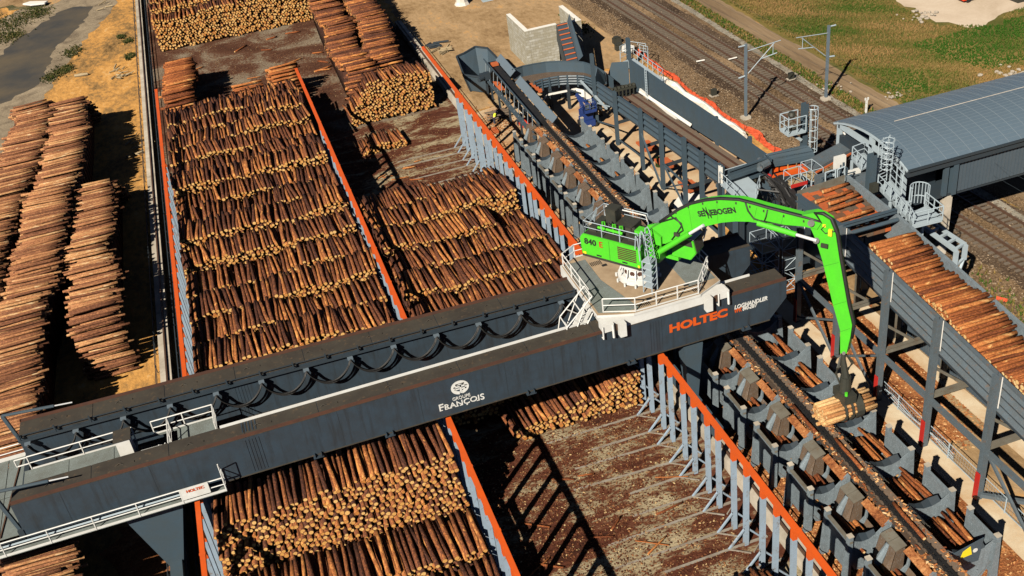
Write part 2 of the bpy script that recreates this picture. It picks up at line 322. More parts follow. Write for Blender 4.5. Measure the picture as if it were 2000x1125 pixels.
    def build(s, name, mats, parent=None, origin=None, smooth=False, bevel=0.0, attrs=None):
        if isinstance(mats, str): mats = [mats]
        V = np.array(s.v, float)
        if origin is None:
            lo, hi = V.min(0), V.max(0); origin = ((lo[0]+hi[0])/2, (lo[1]+hi[1])/2, lo[2])
        V = V-np.array(origin); me = bpy.data.meshes.new(name); me.from_pydata([tuple(p) for p in V], [], s.f)
        for mm in mats: me.materials.append(MATS[mm])
        me.polygons.foreach_set('material_index', s.mi)
        if smooth: me.polygons.foreach_set('use_smooth', [True]*len(s.f))
        me.validate()
        if bevel or True:
            bm = bmesh.new(); bm.from_mesh(me)
            if bevel: bmesh.ops.bevel(bm, geom=list(bm.edges), offset=bevel, segments=2, affect='EDGES', clamp_overlap=True)
            else: bmesh.ops.recalc_face_normals(bm, faces=list(bm.faces))
            bm.to_mesh(me); bm.free()
        return link(name, me, origin, parent)
def link(name, me, origin, parent=None):
    o = bpy.data.objects.new(name, me); COL.objects.link(o); origin = Vector(origin); WO[o] = origin
    if parent is not None: o.parent = parent; o.location = origin-WO[parent]
    else: o.location = origin
    return o
def tag(o, label=None, cat=None, group=None, kind=None):
    for k, v in (('label', label), ('category', cat), ('group', group), ('kind', kind)):
        if v: o[k] = v
    return o
def thing(name, loc, label, cat, group=None):
    o = bpy.data.objects.new(name, None); COL.objects.link(o); o.location = loc; WO[o] = Vector(loc); o.empty_display_size = 0.3
    return tag(o, label, cat, group)
KIDS = {}
def kids(o): return [c for c in o.children]
def dup(o, loc, label=None, parent=None):
    c = o.copy(); COL.objects.link(c)
    if parent is not None: c.parent = parent
    else: c.location = loc; WO[c] = Vector(loc)
    if label: c['label'] = label
    for ch in kids(o): dup(ch, None, None, c)
    return c
ORD = ['first', 'second', 'third', 'fourth', 'fifth', 'sixth', 'seventh', 'eighth', 'ninth', 'tenth', 'eleventh', 'twelfth', 'thirteenth', 'fourteenth', 'fifteenth', 'sixteenth', 'seventeenth', 'eighteenth', 'nineteenth', 'twentieth']
def text_mesh(txt, size, xs=1.0, bold=0.0, extr=0.02, spacing=1.0, shear=0.0):
    c = bpy.data.curves.new('t', 'FONT'); c.body = txt; c.size = size; c.offset = bold; c.extrude = extr; c.space_character = spacing; c.shear = shear; c.resolution_u = 3
    o = bpy.data.objects.new('t', c); COL.objects.link(o); dg = bpy.context.evaluated_depsgraph_get(); dg.update()
    me = bpy.data.meshes.new_from_object(o.evaluated_get(dg)); bpy.data.objects.remove(o); bpy.data.curves.remove(c)
    return [(v.co.x*xs, v.co.y, v.co.z) for v in me.vertices], [tuple(p.vertices) for p in me.polygons]
def fit_text(txt, org, right, up, width, cap, bold=0.02, shear=0.0, extr=0.012):
    vs, fs = text_mesh(txt, 1.0, bold=bold, extr=extr, shear=shear); X = [v[0] for v in vs]; Y = [v[1] for v in vs]
    sx = width/(max(X)-min(X)); sy = cap/(max(Y)-max(min(Y), -0.02)) ; org = Vector(org); right = Vector(right).normalized(); up = Vector(up).normalized(); n = right.cross(up)
    return MB().add([org+right*((x-min(X))*sx)+up*(y*sy)+n*z for x, y, z in vs], fs)
def put_text(mb, txt, org, right, up, size, **k):
    vs, fs = text_mesh(txt, size, **k); org = Vector(org); right = Vector(right).normalized(); up = Vector(up).normalized(); n = right.cross(up)
    mb.add([org+right*x+up*y+n*z for x, y, z in vs], fs); return mb
# ================================================================ GROUND AND TERRAIN
def sheet(name, poly, z, m, kind='structure', thick=None, wob=0.0, sub=0):
    pts = [(p[0], p[1]) for p in poly]
    if wob:                                          # ragged outline
        out = []
        for i in range(len(pts)):
            a = np.array(pts[i]); b = np.array(pts[(i+1) % len(pts)]); L = np.hypot(*(b-a)); n = max(1, int(L/1.2)); d = (b-a)/max(L, 1e-6); nn = np.array([-d[1], d[0]])
            for k in range(n): out.append(tuple(a+(b-a)*k/n+nn*random.gauss(0, wob)))
        pts = out
    bm = bmesh.new(); vs = [bm.verts.new((x, y, z)) for x, y in pts]; f = bm.faces.new(vs)
    if f.normal.z < 0: f.normal_flip()
    f.normal_update()
    if f.normal.z < 0: bmesh.ops.reverse_faces(bm, faces=[f])
    bmesh.ops.triangulate(bm, faces=list(bm.faces))
    me = bpy.data.meshes.new(name); bm.to_mesh(me); bm.free(); me.materials.append(MATS[m])
    return tag(link(name, me, (0, 0, 0)), kind=kind)
def rect(x0, x1, y0, y1): return [(x0, y0), (x1, y0), (x1, y1), (x0, y1)]
sheet('ground', rect(-1500, 1500, -1500, 1500), -0.02, 'sand_dirt')
# left side: stream, banks
G = lambda pts: [tuple(at(x, y)[:2]) for x, y in pts]
sheet('stream_bank', G([(-60, 270), (-40, 60), (30, 22), (90, 0), (190, -25), (230, 0), (205, 35), (165, 80), (110, 150), (88, 190), (50, 260), (0, 330), (-60, 380)]), -0.014, 'mud_bank', wob=0.3)
sheet('stream', G([(-60, 130), (0, 107), (21, 85), (71, 53), (117, 21), (142, 14), (181, 12), (166, 35), (153, 53), (128, 76), (107, 96), (95, 125), (82, 156), (62, 172), (46, 181), (20, 195), (0, 203), (-60, 240)]), -0.008, 'stream_water', wob=0.25)
sheet('far_bank', G([(-80, 150), (-60, 10), (0, 15), (70, 20), (110, 5), (140, -20), (-80, -30)]), -0.010, 'scrub_ground', wob=0.5)
sheet('far_clearing', G([(-80, 10), (0, 12), (100, 10), (150, -12), (150, -60), (-80, -60)]), -0.004, 'tan_dirt', wob=0.4)
sheet('left_verge', [(-17, 20), (-13.2, 20), (-13.2, 66), (-17, 66)], -0.010, 'chip_ground', wob=0.5)
# yard lanes
sheet('yard_ground', rect(-11.2, 26.6, 18, 232), 0.0, 'lane_mud')
sheet('yard_floor', rect(8.4, 24.3, 20, 128), 0.006, 'bark_ground')
sheet('dirt_apron', [(27.6, 124), (40, 128), (56, 127), (54, 142), (53, 260), (27.6, 260)], -0.006, 'tan_dirt', wob=0.4)
sheet('bay_verge', rect(24.3, 26.5, 20, 130), 0.005, 'bark_ground'); sheet('runway_verge', rect(27.5, 28.0, 20, 124), 0.004, 'chip_ground')
sheet('feeder_floor', rect(27.6, 39.5, 16, 75), 0.0, 'chip_ground')
sheet('process_slab', [(27.6, 75), (39.5, 75), (39.5, 88), (41.4, 88), (53, 72), (53, 122), (47, 128), (27.6, 124)], 0.002, 'slab_sand')
sheet('trough_yard', rect(41.2, 54, 14, 74), -0.002, 'tan_dirt')
sheet('chip_spill', [(36.5, 50), (43, 48), (46, 56), (46.5, 72), (36, 74)], 0.010, 'chip_ground', wob=0.5)
MB().box(39.45, 41.15, 14, 88.5, -0.1, 0.16).box(39.45, 41.15, 88.5, 116, -0.1, 0.15).build('kerb_strip', 'concrete_pale')['kind'] = 'structure'
MB().box(45.6, 46.7, 16, 66, -0.1, 0.14).build('foundation_strip', 'concrete_pale')['kind'] = 'structure'
# railway corridor: tracks run very slightly skew to the yard
TX = lambda y, x150: x150+(150-y)*0.031
sheet('ballast_shoulder', [(TX(y, 52.9), y) for y in (10, 260)]+[(TX(y, 56.9), y) for y in (260, 10)], 0.0, 'ballast_stone', wob=0.15)
sheet('ballast_bed', [(TX(y, 56.6), y) for y in (10, 260)]+[(TX(y, 65.6), y) for y in (260, 10)], 0.006, 'ballast_track', wob=0.12)
sheet('track_shoulder', [(TX(y, 65.4), y) for y in (10, 260)]+[(TX(y, 67.4), y) for y in (260, 10)], 0.003, 'ballast_stone', wob=0.15)
sheet('six_foot_ballast', [(TX(y, 60.6), y) for y in (10, 260)]+[(TX(y, 61.6), y) for y in (260, 10)], 0.012, 'ballast_stone', wob=0.08)
sheet('trackside_path', [(66.6, 10), (66.6, 260), (67.5, 260), (67.5, 10)], 0.010, 'grey_gravel', wob=0.08)
sheet('trackside_verge', rect(67.4, 69.6, 10, 260), 0.002, 'verge_soil', wob=0.2)
sheet('dirt_road', [(69.2, 10), (69.2, 260), (72.0, 260), (72.4, 140), (72.6, 10)], 0.014, 'road_dirt', wob=0.12)
sheet('meadow', [(72.2, 10), (72.0, 260), (260, 260), (260, 10)], -0.004, 'meadow_ground', wob=0.2)
sheet('pale_yard', [tuple(at(x, y)[:2]) for x, y in [(1735, -8), (1790, 22), (1830, 42), (1890, 52), (1925, 50), (1960, 25), (2060, 5), (2060, -60), (1650, -60)]], 0.006, 'pale_lot', wob=0.3)
sheet('worn_track', [tuple(at(x, y)[:2]) for x, y in [(1960, 130), (2060, 110), (2060, 200), (1990, 190), (1900, 150), (1880, 120)]], 0.004, 'verge_soil', wob=0.4)
sheet('far_apron', rect(72.5, 80, 60, 79), 0.012, 'concrete_pale')

def scatter(name, n, area, m, size=(0.06, 0.2), z=0.02, mode='chip', hgt=(0.4, 1.0), rr=None, label=None):
    """many small faces strewn over an area: chips lie flat, blades stand up"""
    P = area(n); n = len(P); a = RNG.uniform(0, 2*math.pi, n); sx = RNG.uniform(*size, n)
    rnd = RNG.uniform(0, 1, n) if rr is None else rr(P)
    if mode == 'chip':
        sy = sx*RNG.uniform(0.25, 0.7, n); c, s = np.cos(a), np.sin(a); t = RNG.uniform(-0.35, 0.35, (n, 2))
        q = [(-1, -1), (1, -1), (1, 1), (-1, 1)]; V = np.zeros((n, 4, 3))
        for k, (u, v) in enumerate(q):
            V[:, k, 0] = P[:, 0]+c*u*sx/2-s*v*sy/2; V[:, k, 1] = P[:, 1]+s*u*sx/2+c*v*sy/2
            V[:, k, 2] = z+0.02+sx*(0.5+t[:, 0]*u*0.5+t[:, 1]*v*0.5)*0.35+(P[:, 2] if P.shape[1] > 2 else 0)
        V = V.reshape(-1, 3); nf = 4; F = np.arange(n*4); rf = rnd
    else:
        nb = 4; h = RNG.uniform(*hgt, n); V = np.zeros((n, nb, 3, 3)); 
        for b in range(nb):
            ab = a+b*2*math.pi/nb+RNG.uniform(-.4, .4, n); hb = h*RNG.uniform(0.6, 1.1, n); wd = sx*0.22
            ln = RNG.uniform(0.15, 0.7, n)*hb
            V[:, b, 0, 0] = P[:, 0]-np.sin(ab)*wd; V[:, b, 0, 1] = P[:, 1]+np.cos(ab)*wd
            V[:, b, 1, 0] = P[:, 0]+np.sin(ab)*wd; V[:, b, 1, 1] = P[:, 1]-np.cos(ab)*wd
            V[:, b, 2, 0] = P[:, 0]+np.cos(ab)*ln; V[:, b, 2, 1] = P[:, 1]+np.sin(ab)*ln; V[:, b, 2, 2] = hb
            V[:, b, :2, 2] = z-0.02
        V = V.reshape(-1, 3); nf = 3; F = np.arange(len(V)); rf = np.repeat(rnd, nb)
    me = bpy.data.meshes.new(name); me.vertices.add(len(V)); me.vertices.foreach_set('co', V.ravel())
    k = len(F)//nf; me.loops.add(len(F)); me.loops.foreach_set('vertex_index', F.astype(np.int32)); me.polygons.add(k)
    me.polygons.foreach_set('loop_start', (np.arange(k)*nf).astype(np.int32)); me.polygons.foreach_set('loop_total', np.full(k, nf, np.int32))
    at_ = me.attributes.new('rnd', 'FLOAT', 'FACE'); at_.data.foreach_set('value', rf.astype(np.float32)); me.update(calc_edges=True)
    me.materials.append(MATS[m]); o = link(name, me, (0, 0, 0)); o['kind'] = 'stuff'
    if label: o['label'] = label
    return o
def A_rect(x0, x1, y0, y1): return lambda n: np.stack([RNG.uniform(x0, x1, n), RNG.uniform(y0, y1, n)], 1)
def A_blob(blobs):
    def f(n):
        k = RNG.integers(0, len(blobs), n); B = np.array(blobs)[k]; return np.stack([RNG.normal(B[:, 0], B[:, 2]), RNG.normal(B[:, 1], B[:, 3])], 1)
    return f
def A_all(*fs): return lambda n: np.concatenate([f(int(n*wt)) for f, wt in fs])
scatter('bark_litter', 42000, A_all((A_rect(8.6, 24.2, 30, 64), .62), (A_rect(10, 24, 98, 128), .2), (A_rect(-9, 17, 140, 176), .18)), 'bark_bits', (0.04, 0.17), 0.02, label='dark bark scraps littering the empty storage lanes')
scatter('wood_chips', 24000, A_all((A_rect(27.8, 39.3, 30, 62), .5), (A_rect(36.5, 46, 47, 72), .3), (A_blob([(28.6, 106, .7, 9), (30, 119, 1.2, 2), (39, 93, .4, 5), (38.7, 103, .5, 4)]), .2)), 'chip_mix', (0.05, 0.22), 0.02, label='orange wood chips and bark spilled around the log feeder')
scatter('ballast_stones', 26000, A_all((lambda n: (lambda y: np.stack([RNG.uniform(53.2, 57.0, n)+(150-y)*0.031, y], 1))(RNG.uniform(38, 160, n)), .5), (lambda n: (lambda y: np.stack([RNG.uniform(56.7, 67, n)+(150-y)*0.031, y], 1))(RNG.uniform(38, 160, n)), .5)), 'stone_mix', (0.08, 0.2), 0.02, label='brown ballast stones along the railway')
def grass_tone(P):
    n = np.sin(P[:, 0]*0.55+P[:, 1]*0.30)+np.sin(P[:, 0]*0.13-P[:, 1]*0.31+1.7)+0.6*np.sin(P[:, 0]*0.9+P[:, 1]*1.1)
    return np.clip(0.62+0.19*n+RNG.normal(0, 0.14, len(P))-0.55*((P[:, 0] > 84) & (P[:, 1] < 113) & (P[:, 1] > 101) & (P[:, 0]-84 > (113-P[:, 1])*0.2))-0.35*((P[:, 0] < 78) & (P[:, 1] < 104)), 0, 1)
def meadow_area(n):
    P = np.stack([RNG.uniform(73, 108, n), RNG.uniform(80, 150, n)], 1)
    px = CR @ (np.c_[P, np.zeros(n)]-CP).T; X = 1000+FPX*px[0]/px[2]; Y = 562.5+FPX*px[1]/px[2]
    lot = (Y < 50) & (X > 1735) & (X < 1960) & (Y < (X-1735)*0.55) | (X > 1900) & (Y < 45-(X-1900)*0.3)
    return P[~lot]
scatter('meadow_grass', 60000, meadow_area, 'grass_blades', (0.22, 0.5), 0.0, 'blade', (0.06, 0.34), grass_tone, label='rough green and straw coloured grass on the embankment')
scatter('verge_grass', 5000, A_all((A_rect(67.5, 69.3, 84, 150), .7), (A_blob([(50.5, 146, 0.8, 2), (57, 60, .8, 4)]), .1)), 'grass_blades', (0.3, 0.6), 0.0, 'blade', (0.1, 0.45), label='low weeds on the strip beside the tracks')
scatter('bank_scrub', 3600, A_blob([tuple(at(*p)[:2])+(s, s*1.6) for p, s in [((142, 102), .9), ((120, 140), .8), ((98, 152), .6), ((250, 80), .4), ((255, 110), .4), ((238, 72), .3), ((130, 135), .5), ((20, 55), 1.6), ((45, 35), 1.8), ((5, 75), 1.4), ((80, 25), 1.2), ((30, 70), .8), ((0, 45), 1.5), ((60, 28), 1.2)]]), 'scrub_leaves', (0.25, 0.6), 0.0, 'blade', (0.05, 0.40), label='dark green scrub along the muddy stream')
# ================================================================ LOGS
LOGS = {}                                            # kind -> list of (p0, p1, r, rnd)
def addlog(kind, p0, p1, r, rnd=None): LOGS.setdefault(kind, []).append((np.array(p0, float), np.array(p1, float), r, random.random() if rnd is None else rnd))
CORES = []  # unseen solid boxes added inside piles to stop sun passing between logs
def wavy(seed, amp, base=0.0, wl=4.0):
    rr = random.Random(seed); ph = [rr.uniform(0, 6.28) for _ in range(4)]; am = [rr.uniform(.4, 1) for _ in range(4)]; f = [1.0, 1.9, 3.1, 0.45]
    return lambda x: base+amp*sum(a*math.sin(x/wl*q+p) for a, q, p in zip(am, f, ph))/1.8
def lane_pile(kind, x0, x1, rows, L=4.0, r=0.160, slope=None):
    """rows: list of (front y, top(x)) from the far end to the near end; logs lie along y with their sawn ends to the camera"""
    for i, (yf, top) in enumerate(rows):
        nxt = rows[i+1][1] if i+1 < len(rows) else (lambda x: -1.0)
        gap = i+1 < len(rows) and rows[i+1][0]+L < yf-1.5
        n = int((x1-x0)/(2.45*r))
        low = 99; drift = wavy(i*13+int(x0*7)+500, 0.05, 0.0, 3.0)
        for j in range(n):
            x = x0+(j+0.5)*(x1-x0)/n
            t = top(x); yb = drift(x); b = max(0.15, (0 if gap else nxt(x))-0.55); b = min(b, t-0.62); k = 0; z = t; low = min(low, t)
            while z > max(b, 0.12):
                rr = r*random.uniform(0.74, 1.18); xx = x+(r*1.05 if k % 2 else 0)+random.gauss(0, 0.05); zz = z+random.gauss(0, 0.06)
                yaw = random.gauss(0, 0.045 if k == 0 else 0.02)+yb; ys = random.gauss(0, 0.16)-(slope[i]*(t-z) if slope and i in slope else 0); l = L*random.uniform(0.96, 1.02)
                if x0+0.05 < xx < x1-0.05 and not (k == 0 and random.random() < 0.16):
                    dz = random.gauss(0, 0.05); addlog(kind, (xx, yf+ys, zz), (xx+yaw*l, yf+ys+l, zz+dz), rr)
                k += 1; z -= r*(1.6 if slope and i in slope else 1.78)
        seg = 12
        for q in range(seg):
            xa, xb = x0+(x1-x0)*q/seg+0.02, x0+(x1-x0)*(q+1)/seg-0.02
            t = min(top(xa+(xb-xa)*u) for u in (0, .5, 1))-0.95
            if t > 0.3: CORES.append((xa, xb, yf+0.45, yf+L-0.3, 0.0, t))
def cross_pile(kind, path, L=4.3, r=0.165, depth=3, jag=0.2):
    """path: list of (y, centre x, top z); logs lie along x"""
    ys = [p[0] for p in path]; y = ys[0]; step = 2.05*r; i = 0; last = None
    N = int(abs(ys[-1]-ys[0])/step); sg = 1 if ys[-1] > ys[0] else -1
    P = np.array(sorted(path)); drift = 0
    for k in range(N):
        y = ys[0]+sg*k*step; cx = np.interp(y, P[:, 0], P[:, 1]); tz = np.interp(y, P[:, 0], P[:, 2])+0.20*math.sin(y*0.31+L)+0.10*math.sin(y*1.37+L*2)+random.gauss(0, 0.07)
        endd = min(k, (N-1-k)*(2.4 if jag > 0.25 else 1))*step; tz = min(tz, endd*0.85+0.2); drift = drift*0.95+random.gauss(0, 0.11)
        for d in range(depth if endd > 3 else 16):
            z = tz-d*r*1.8+random.gauss(0, 0.085)
            if z < 0.12: break
            l = L*random.uniform(0.92, 1.05); xs = cx+drift+random.gauss(0, jag); yaw = random.gauss(0, 0.03)+0.05*math.sin(y*0.23+cx); rr = r*random.uniform(0.7, 1.15)
            yy = y+(r if d % 2 else 0)+random.gauss(0, 0.04)
            addlog(kind, (xs-l/2, yy-yaw*l/2, z), (xs+l/2, yy+yaw*l/2, z+random.gauss(0, .05)), rr)
        if k % 6 == 0 and tz > 1.2 and k < N-6: CORES.append((cx-L/2+0.3, cx+L/2-0.3, y-0.05 if sg > 0 else y-step*6+0.05, y+step*6-0.05 if sg > 0 else y+0.05, 0.0, max(0.2, min(tz, max(0, min(k, N-1-k-6))*step*0.85+0.2)-0.95)))

# storage lane 1
rows = []
fr = [134.2, 130.0, 125.7, 121.4, 117.2, 113.0, 109.0, 105.0, 100.9, 96.8, 92.0, 87.5, 83.0, 78.9, 74.6, 70.2, 65.8, 61.4, 56.2]
for i, y in enumerate(fr):
    base = 5.75-0.35*((i*2) % 3)/2
    if y in (109.0, 96.8, 92.0): base += 0.35
    rows.append((y, wavy(i*7+1, 0.42, base, 4)))
rows[0] = (134.2, wavy(900, 0.4, 4.7, 4)); rows[1] = (130.0, wavy(901, 0.35, 5.2, 4))
rows[-1] = (56.0, wavy(55, 0.25, 5.9, 5))
rows += [(48.6, lambda x, w=wavy(60, .2, 4.2, 5): w(x)-0.03*x), (44.3, lambda x, w=wavy(61, .2, 3.75, 5): w(x)-0.02*x), (40.0, wavy(62, .25, 3.65, 5)), (35.7, wavy(63, .2, 3.3, 5))]
lane_pile('lane', -9.05, 7.75, rows, slope={18: 0.8})
# storage lane 2
rows = [(96.0, wavy(70, .35, 4.3, 4)), (91.7, wavy(71, .3, 5.0, 4)), (87.4, lambda x, w=wavy(72, .3, 4.9, 4): w(x)-(1.5 if x > 20.5 else 0)), (83.0, lambda x, w=wavy(73, .3, 4.8, 4): w(x)-(0.5 if x > 20.5 else 0)), (78.6, wavy(74, .3, 4.7, 4)), (74.2, wavy(75, .3, 4.6, 4)), (69.8, wavy(76, .3, 4.0, 4)), (65.6, lambda x: 1.6+0.12*(x-13)+0.2*math.sin(x))]
lane_pile('lane', 9.2, 24.0, rows)
lane_pile('lane', 13.4, 24.1, [(61.8, lambda x: 1.0+0.155*(x-13)+0.12*math.sin(x*1.7)+(0.5 if x > 21.3 else 0))])
lane_pile('lane', 20.2, 24.1, [(37.6, wavy(88, .2, 1.9, 4)), (33.2, wavy(89, .2, 2.2, 4))])
lane_pile('lane', 13.0, 24.2, [(128.6, lambda x: min(5.3, 1.2+(x-12.6)*1.1)+0.15*math.sin(x*1.3))])
lane_pile('lane', 12.6, 18.2, [(119.2, lambda x: 0.6+0.6*math.sin((x-12.4)/6*3.1))])
# far block of the yard
far = []
for i in range(9): far.append((210.0-i*4.3, wavy(300+i, .5, 5.6-0.25*(i > 7), 5)))
lane_pile('lane', -9.6, 17.6, far, r=0.185)
lane_pile('lane', 19.5, 25, [(y, wavy(int(y), .3, 5.2)) for y in (200.0, 195.6, 191.2, 186.8)], r=0.185)
cross_pile('lane', [(131.5, 16.0, 4.8), (164.0, 16.6, 5.0), (186, 17.6, 4.6)], 4.2)
cross_pile('lane', [(133.0, 20.4, 4.9), (162.0, 21.4, 5.2), (184, 22.6, 5.0)], 4.2)
cross_pile('rear', [(138.5, -7.2, 4.6), (161.5, -7.1, 4.0)], 4.0, 0.2)
cross_pile('rear', [(139.6, 6.6, 5.2), (150.5, 6.7, 4.2)], 3.9, 0.19)
cross_pile('rear', [(139.6, 2.2, 4.6), (147.5, 2.5, 3.6)], 4.0, 0.18)
# long stacks on the left
cross_pile('stack', [(153.5, -21.6, 4.8), (140, -21.5, 5.0), (128, -21.6, 5.2), (112, -22.3, 5.1), (104, -23.2, 5.0), (92, -24.3, 5.1), (80, -24.2, 5.1), (68, -22.6, 5.0), (58, -21.0, 5.0), (44, -20.6, 4.8)], 4.5, 0.142, 3, 0.30)
cross_pile('stack', [(155.0, -26.4, 5.0), (139, -26.5, 5.1), (122, -27.3, 5.0), (108, -28.2, 5.0), (84, -28.8, 4.9), (60, -27.5, 4.8)], 4.7, 0.142, 3, 0.30)
cross_pile('stack', [(140.0, -31.6, 4.6), (110, -33.2, 4.7), (80, -33.5, 4.7)], 4.6, 0.142, 3, 0.30)
cross_pile('stack', [(125.2, -17.9, 4.0), (110, -17.9, 4.3), (96, -18.1, 4.4), (86.0, -17.2, 4.2)], 4.3, 0.142, 3, 0.30)
# logs in the raised infeed trough
TZ = lambda y: 10.26+0.1*(y-42.7)                    # top edge of the trough wall
y = 34.0; i = 0
while y < 59.3:
    t = TZ(y)-0.28+0.30*math.sin(y*0.8)+0.16*math.sin(y*2.3)-max(0, y-57.6)*0.5
    for d in range(3):
        rr = random.uniform(0.105, 0.185); l = random.uniform(3.5, 3.85); c = 43.12+random.gauss(0, 0.10)-0.12*math.sin(y*0.7); yw = random.gauss(0, 0.02)
        addlog('trough', (c-l/2, y-yw*2+(0.15 if d % 2 else 0), t-d*0.29+random.gauss(0, 0.09)), (c+l/2, y+yw*2+(0.15 if d % 2 else 0), t-d*0.29+random.gauss(0, 0.05)), rr)
    y += 0.325
for q in range(6): CORES.append((41.4, 44.4, 34+q*4, 34+q*4+3.9, TZ(34+q*4)-3.0, TZ(34+q*4)-1.45))
for y_, z_, c_, l_ in ((65.2, 11.95, 42.7, 3.3), (63.8, 11.8, 42.6, 3.6), (62.2, 11.72, 42.5, 3.5), (61.5, 11.68, 42.9, 3.3), (66.2, 12.05, 43.5, 2.4), (61.1, 11.62, 43.3, 2.8), (64.5, 11.92, 43.2, 2.7)):
    addlog('step', (c_-l_/2, y_-0.06, z_), (c_+l_/2, y_+0.06, z_+0.04), 0.15)

for _ in range(16): _x, _y, _a, _l = random.uniform(10, 22.5), random.uniform(33, 59), random.uniform(-.7, .7), random.uniform(.8, 2.6); addlog('stick', (_x, _y, .10), (_x+_l*math.cos(_a), _y+_l*math.sin(_a), .14), random.uniform(.04, .09))
for _ in range(10): _x, _y, _a, _l = random.uniform(12, 22.5), random.uniform(101, 115), random.uniform(-.7, .7), random.uniform(1, 3); addlog('stick', (_x, _y, .10), (_x+_l*math.cos(_a), _y+_l*math.sin(_a), .14), random.uniform(.05, .1))
for _ in range(12): _x, _y, _a, _l = random.uniform(-6, 14), random.uniform(145, 172), random.uniform(-.9, .9), random.uniform(1.5, 4); addlog('stick', (_x, _y, .12), (_x+_l*math.cos(_a), _y+_l*math.sin(_a), .16), random.uniform(.07, .15))
NS = 9
def log_arrays(items, segs=3):
    """vertex / face / attribute arrays of many logs: tapered, faintly crooked bark tubes with sawn ends"""
    n = len(items); A = np.array([i[0] for i in items]); B = np.array([i[1] for i in items]); Rr = np.array([i[2] for i in items]); rnd = np.array([i[3] for i in items])
    D = B-A; Ln = np.linalg.norm(D, axis=1); D = D/Ln[:, None]
    up = np.where(np.abs(D[:, 2:3]) > 0.9, np.array([[1., 0, 0]]), np.array([[0, 0, 1.]])); U = np.cross(D, up); U /= np.linalg.norm(U, axis=1)[:, None]; W = np.cross(U, D)
    k = segs+1; V = np.zeros((n, k, NS, 3)); ph = RNG.uniform(0, 6.28, n)
    for s in range(k):
        t = s/segs; c = A+D*(Ln*t)[:, None]
        if 0 < s < segs: c = c+U*RNG.normal(0, 0.022, n)[:, None]+W*RNG.normal(0, 0.022, n)[:, None]
        rr = Rr*(1.04-0.10*t)*RNG.uniform(0.95, 1.05, n)
        for j in range(NS):
            a = ph+2*math.pi*j/NS; V[:, s, j] = c+(U*np.cos(a)[:, None]+W*np.sin(a)[:, None])*(rr*RNG.uniform(0.93, 1.07, n))[:, None]
    base = (np.arange(n)*k*NS)[:, None, None, None]
    s_ = np.arange(segs)[None, :, None, None]*NS; j_ = np.arange(NS)[None, None, :, None]; j2 = (np.arange(NS)[None, None, :, None]+1) % NS
    q = np.concatenate([base+s_+j_, base+s_+j2, base+s_+NS+j2, base+s_+NS+j_], 3).reshape(n, segs*NS, 4)
    u0 = (Ln[:, None, None, None]*s_/NS/segs); du = Ln[:, None, None, None]/segs
    jj = np.broadcast_to(j_/NS, (n, segs, NS, 1)); u0 = np.broadcast_to(u0, (n, segs, NS, 1)); du = np.broadcast_to(du, (n, segs, NS, 1))
    uvq = np.stack([np.concatenate([u0, u0, u0+du, u0+du], 3), np.concatenate([jj, jj+1/NS, jj+1/NS, jj], 3)], 4).reshape(n, segs*NS, 4, 2)
    e0 = (np.arange(n)*k*NS)[:, None]+np.arange(NS)[::-1][None, :]; e1 = (np.arange(n)*k*NS+segs*NS)[:, None]+np.arange(NS)[None, :]
    ang = 2*math.pi*np.arange(NS)/NS; ring = np.stack([np.cos(ang), np.sin(ang)], 1)
    loops = []; uvs = []; ls = np.concatenate([q.reshape(n, -1), e0, e1], 1); uv = np.concatenate([uvq.reshape(n, -1, 2), np.broadcast_to(ring[::-1], (n, NS, 2)), np.broadcast_to(ring, (n, NS, 2))], 1)
    tot = np.array([4]*(segs*NS)+[NS, NS]); mi = np.array([0]*(segs*NS)+[1, 1])
    return V.reshape(-1, 3), ls.ravel(), uv.reshape(-1, 2), np.tile(tot, n), np.tile(mi, n), np.repeat(rnd, len(tot))
def log_mesh(name, items, mats, cores=()):
    V, ls, uv, tot, mi, rn = log_arrays(items)
    if len(cores):
        cv = []; cf = []
        for (a, b, c, d, e, f) in cores:
            o = len(V)+len(cv); cv += [(a, c, e), (b, c, e), (b, d, e), (a, d, e), (a, c, f), (b, c, f), (b, d, f), (a, d, f)]
            cf += [o+i for q in ((3, 2, 1, 0), (4, 5, 6, 7), (0, 1, 5, 4), (1, 2, 6, 5), (2, 3, 7, 6), (3, 0, 4, 7)) for i in q]
        V = np.concatenate([V, np.array(cv)]); ls = np.concatenate([ls, cf]); nfc = len(cf)//4
        uv = np.concatenate([uv, np.zeros((len(cf), 2))]); tot = np.concatenate([tot, np.full(nfc, 4)]); mi = np.concatenate([mi, np.zeros(nfc, int)]); rn = np.concatenate([rn, np.zeros(nfc)])
    me = bpy.data.meshes.new(name); me.vertices.add(len(V)); me.vertices.foreach_set('co', V.ravel()); me.loops.add(len(ls)); me.loops.foreach_set('vertex_index', ls.astype(np.int32))
    me.polygons.add(len(tot)); me.polygons.foreach_set('loop_start', np.concatenate([[0], np.cumsum(tot)[:-1]]).astype(np.int32)); me.polygons.foreach_set('loop_total', tot.astype(np.int32))
    me.polygons.foreach_set('material_index', mi.astype(np.int32))
    me.attributes.new('rnd', 'FLOAT', 'FACE').data.foreach_set('value', rn.astype(np.float32))
    me.uv_layers.new(name='UVMap').data.foreach_set('uv', uv.ravel().astype(np.float32)); me.update(calc_edges=True)
    me.polygons.foreach_set('use_smooth', (mi == 0))
    for m in mats: me.materials.append(MATS[m])
    return me
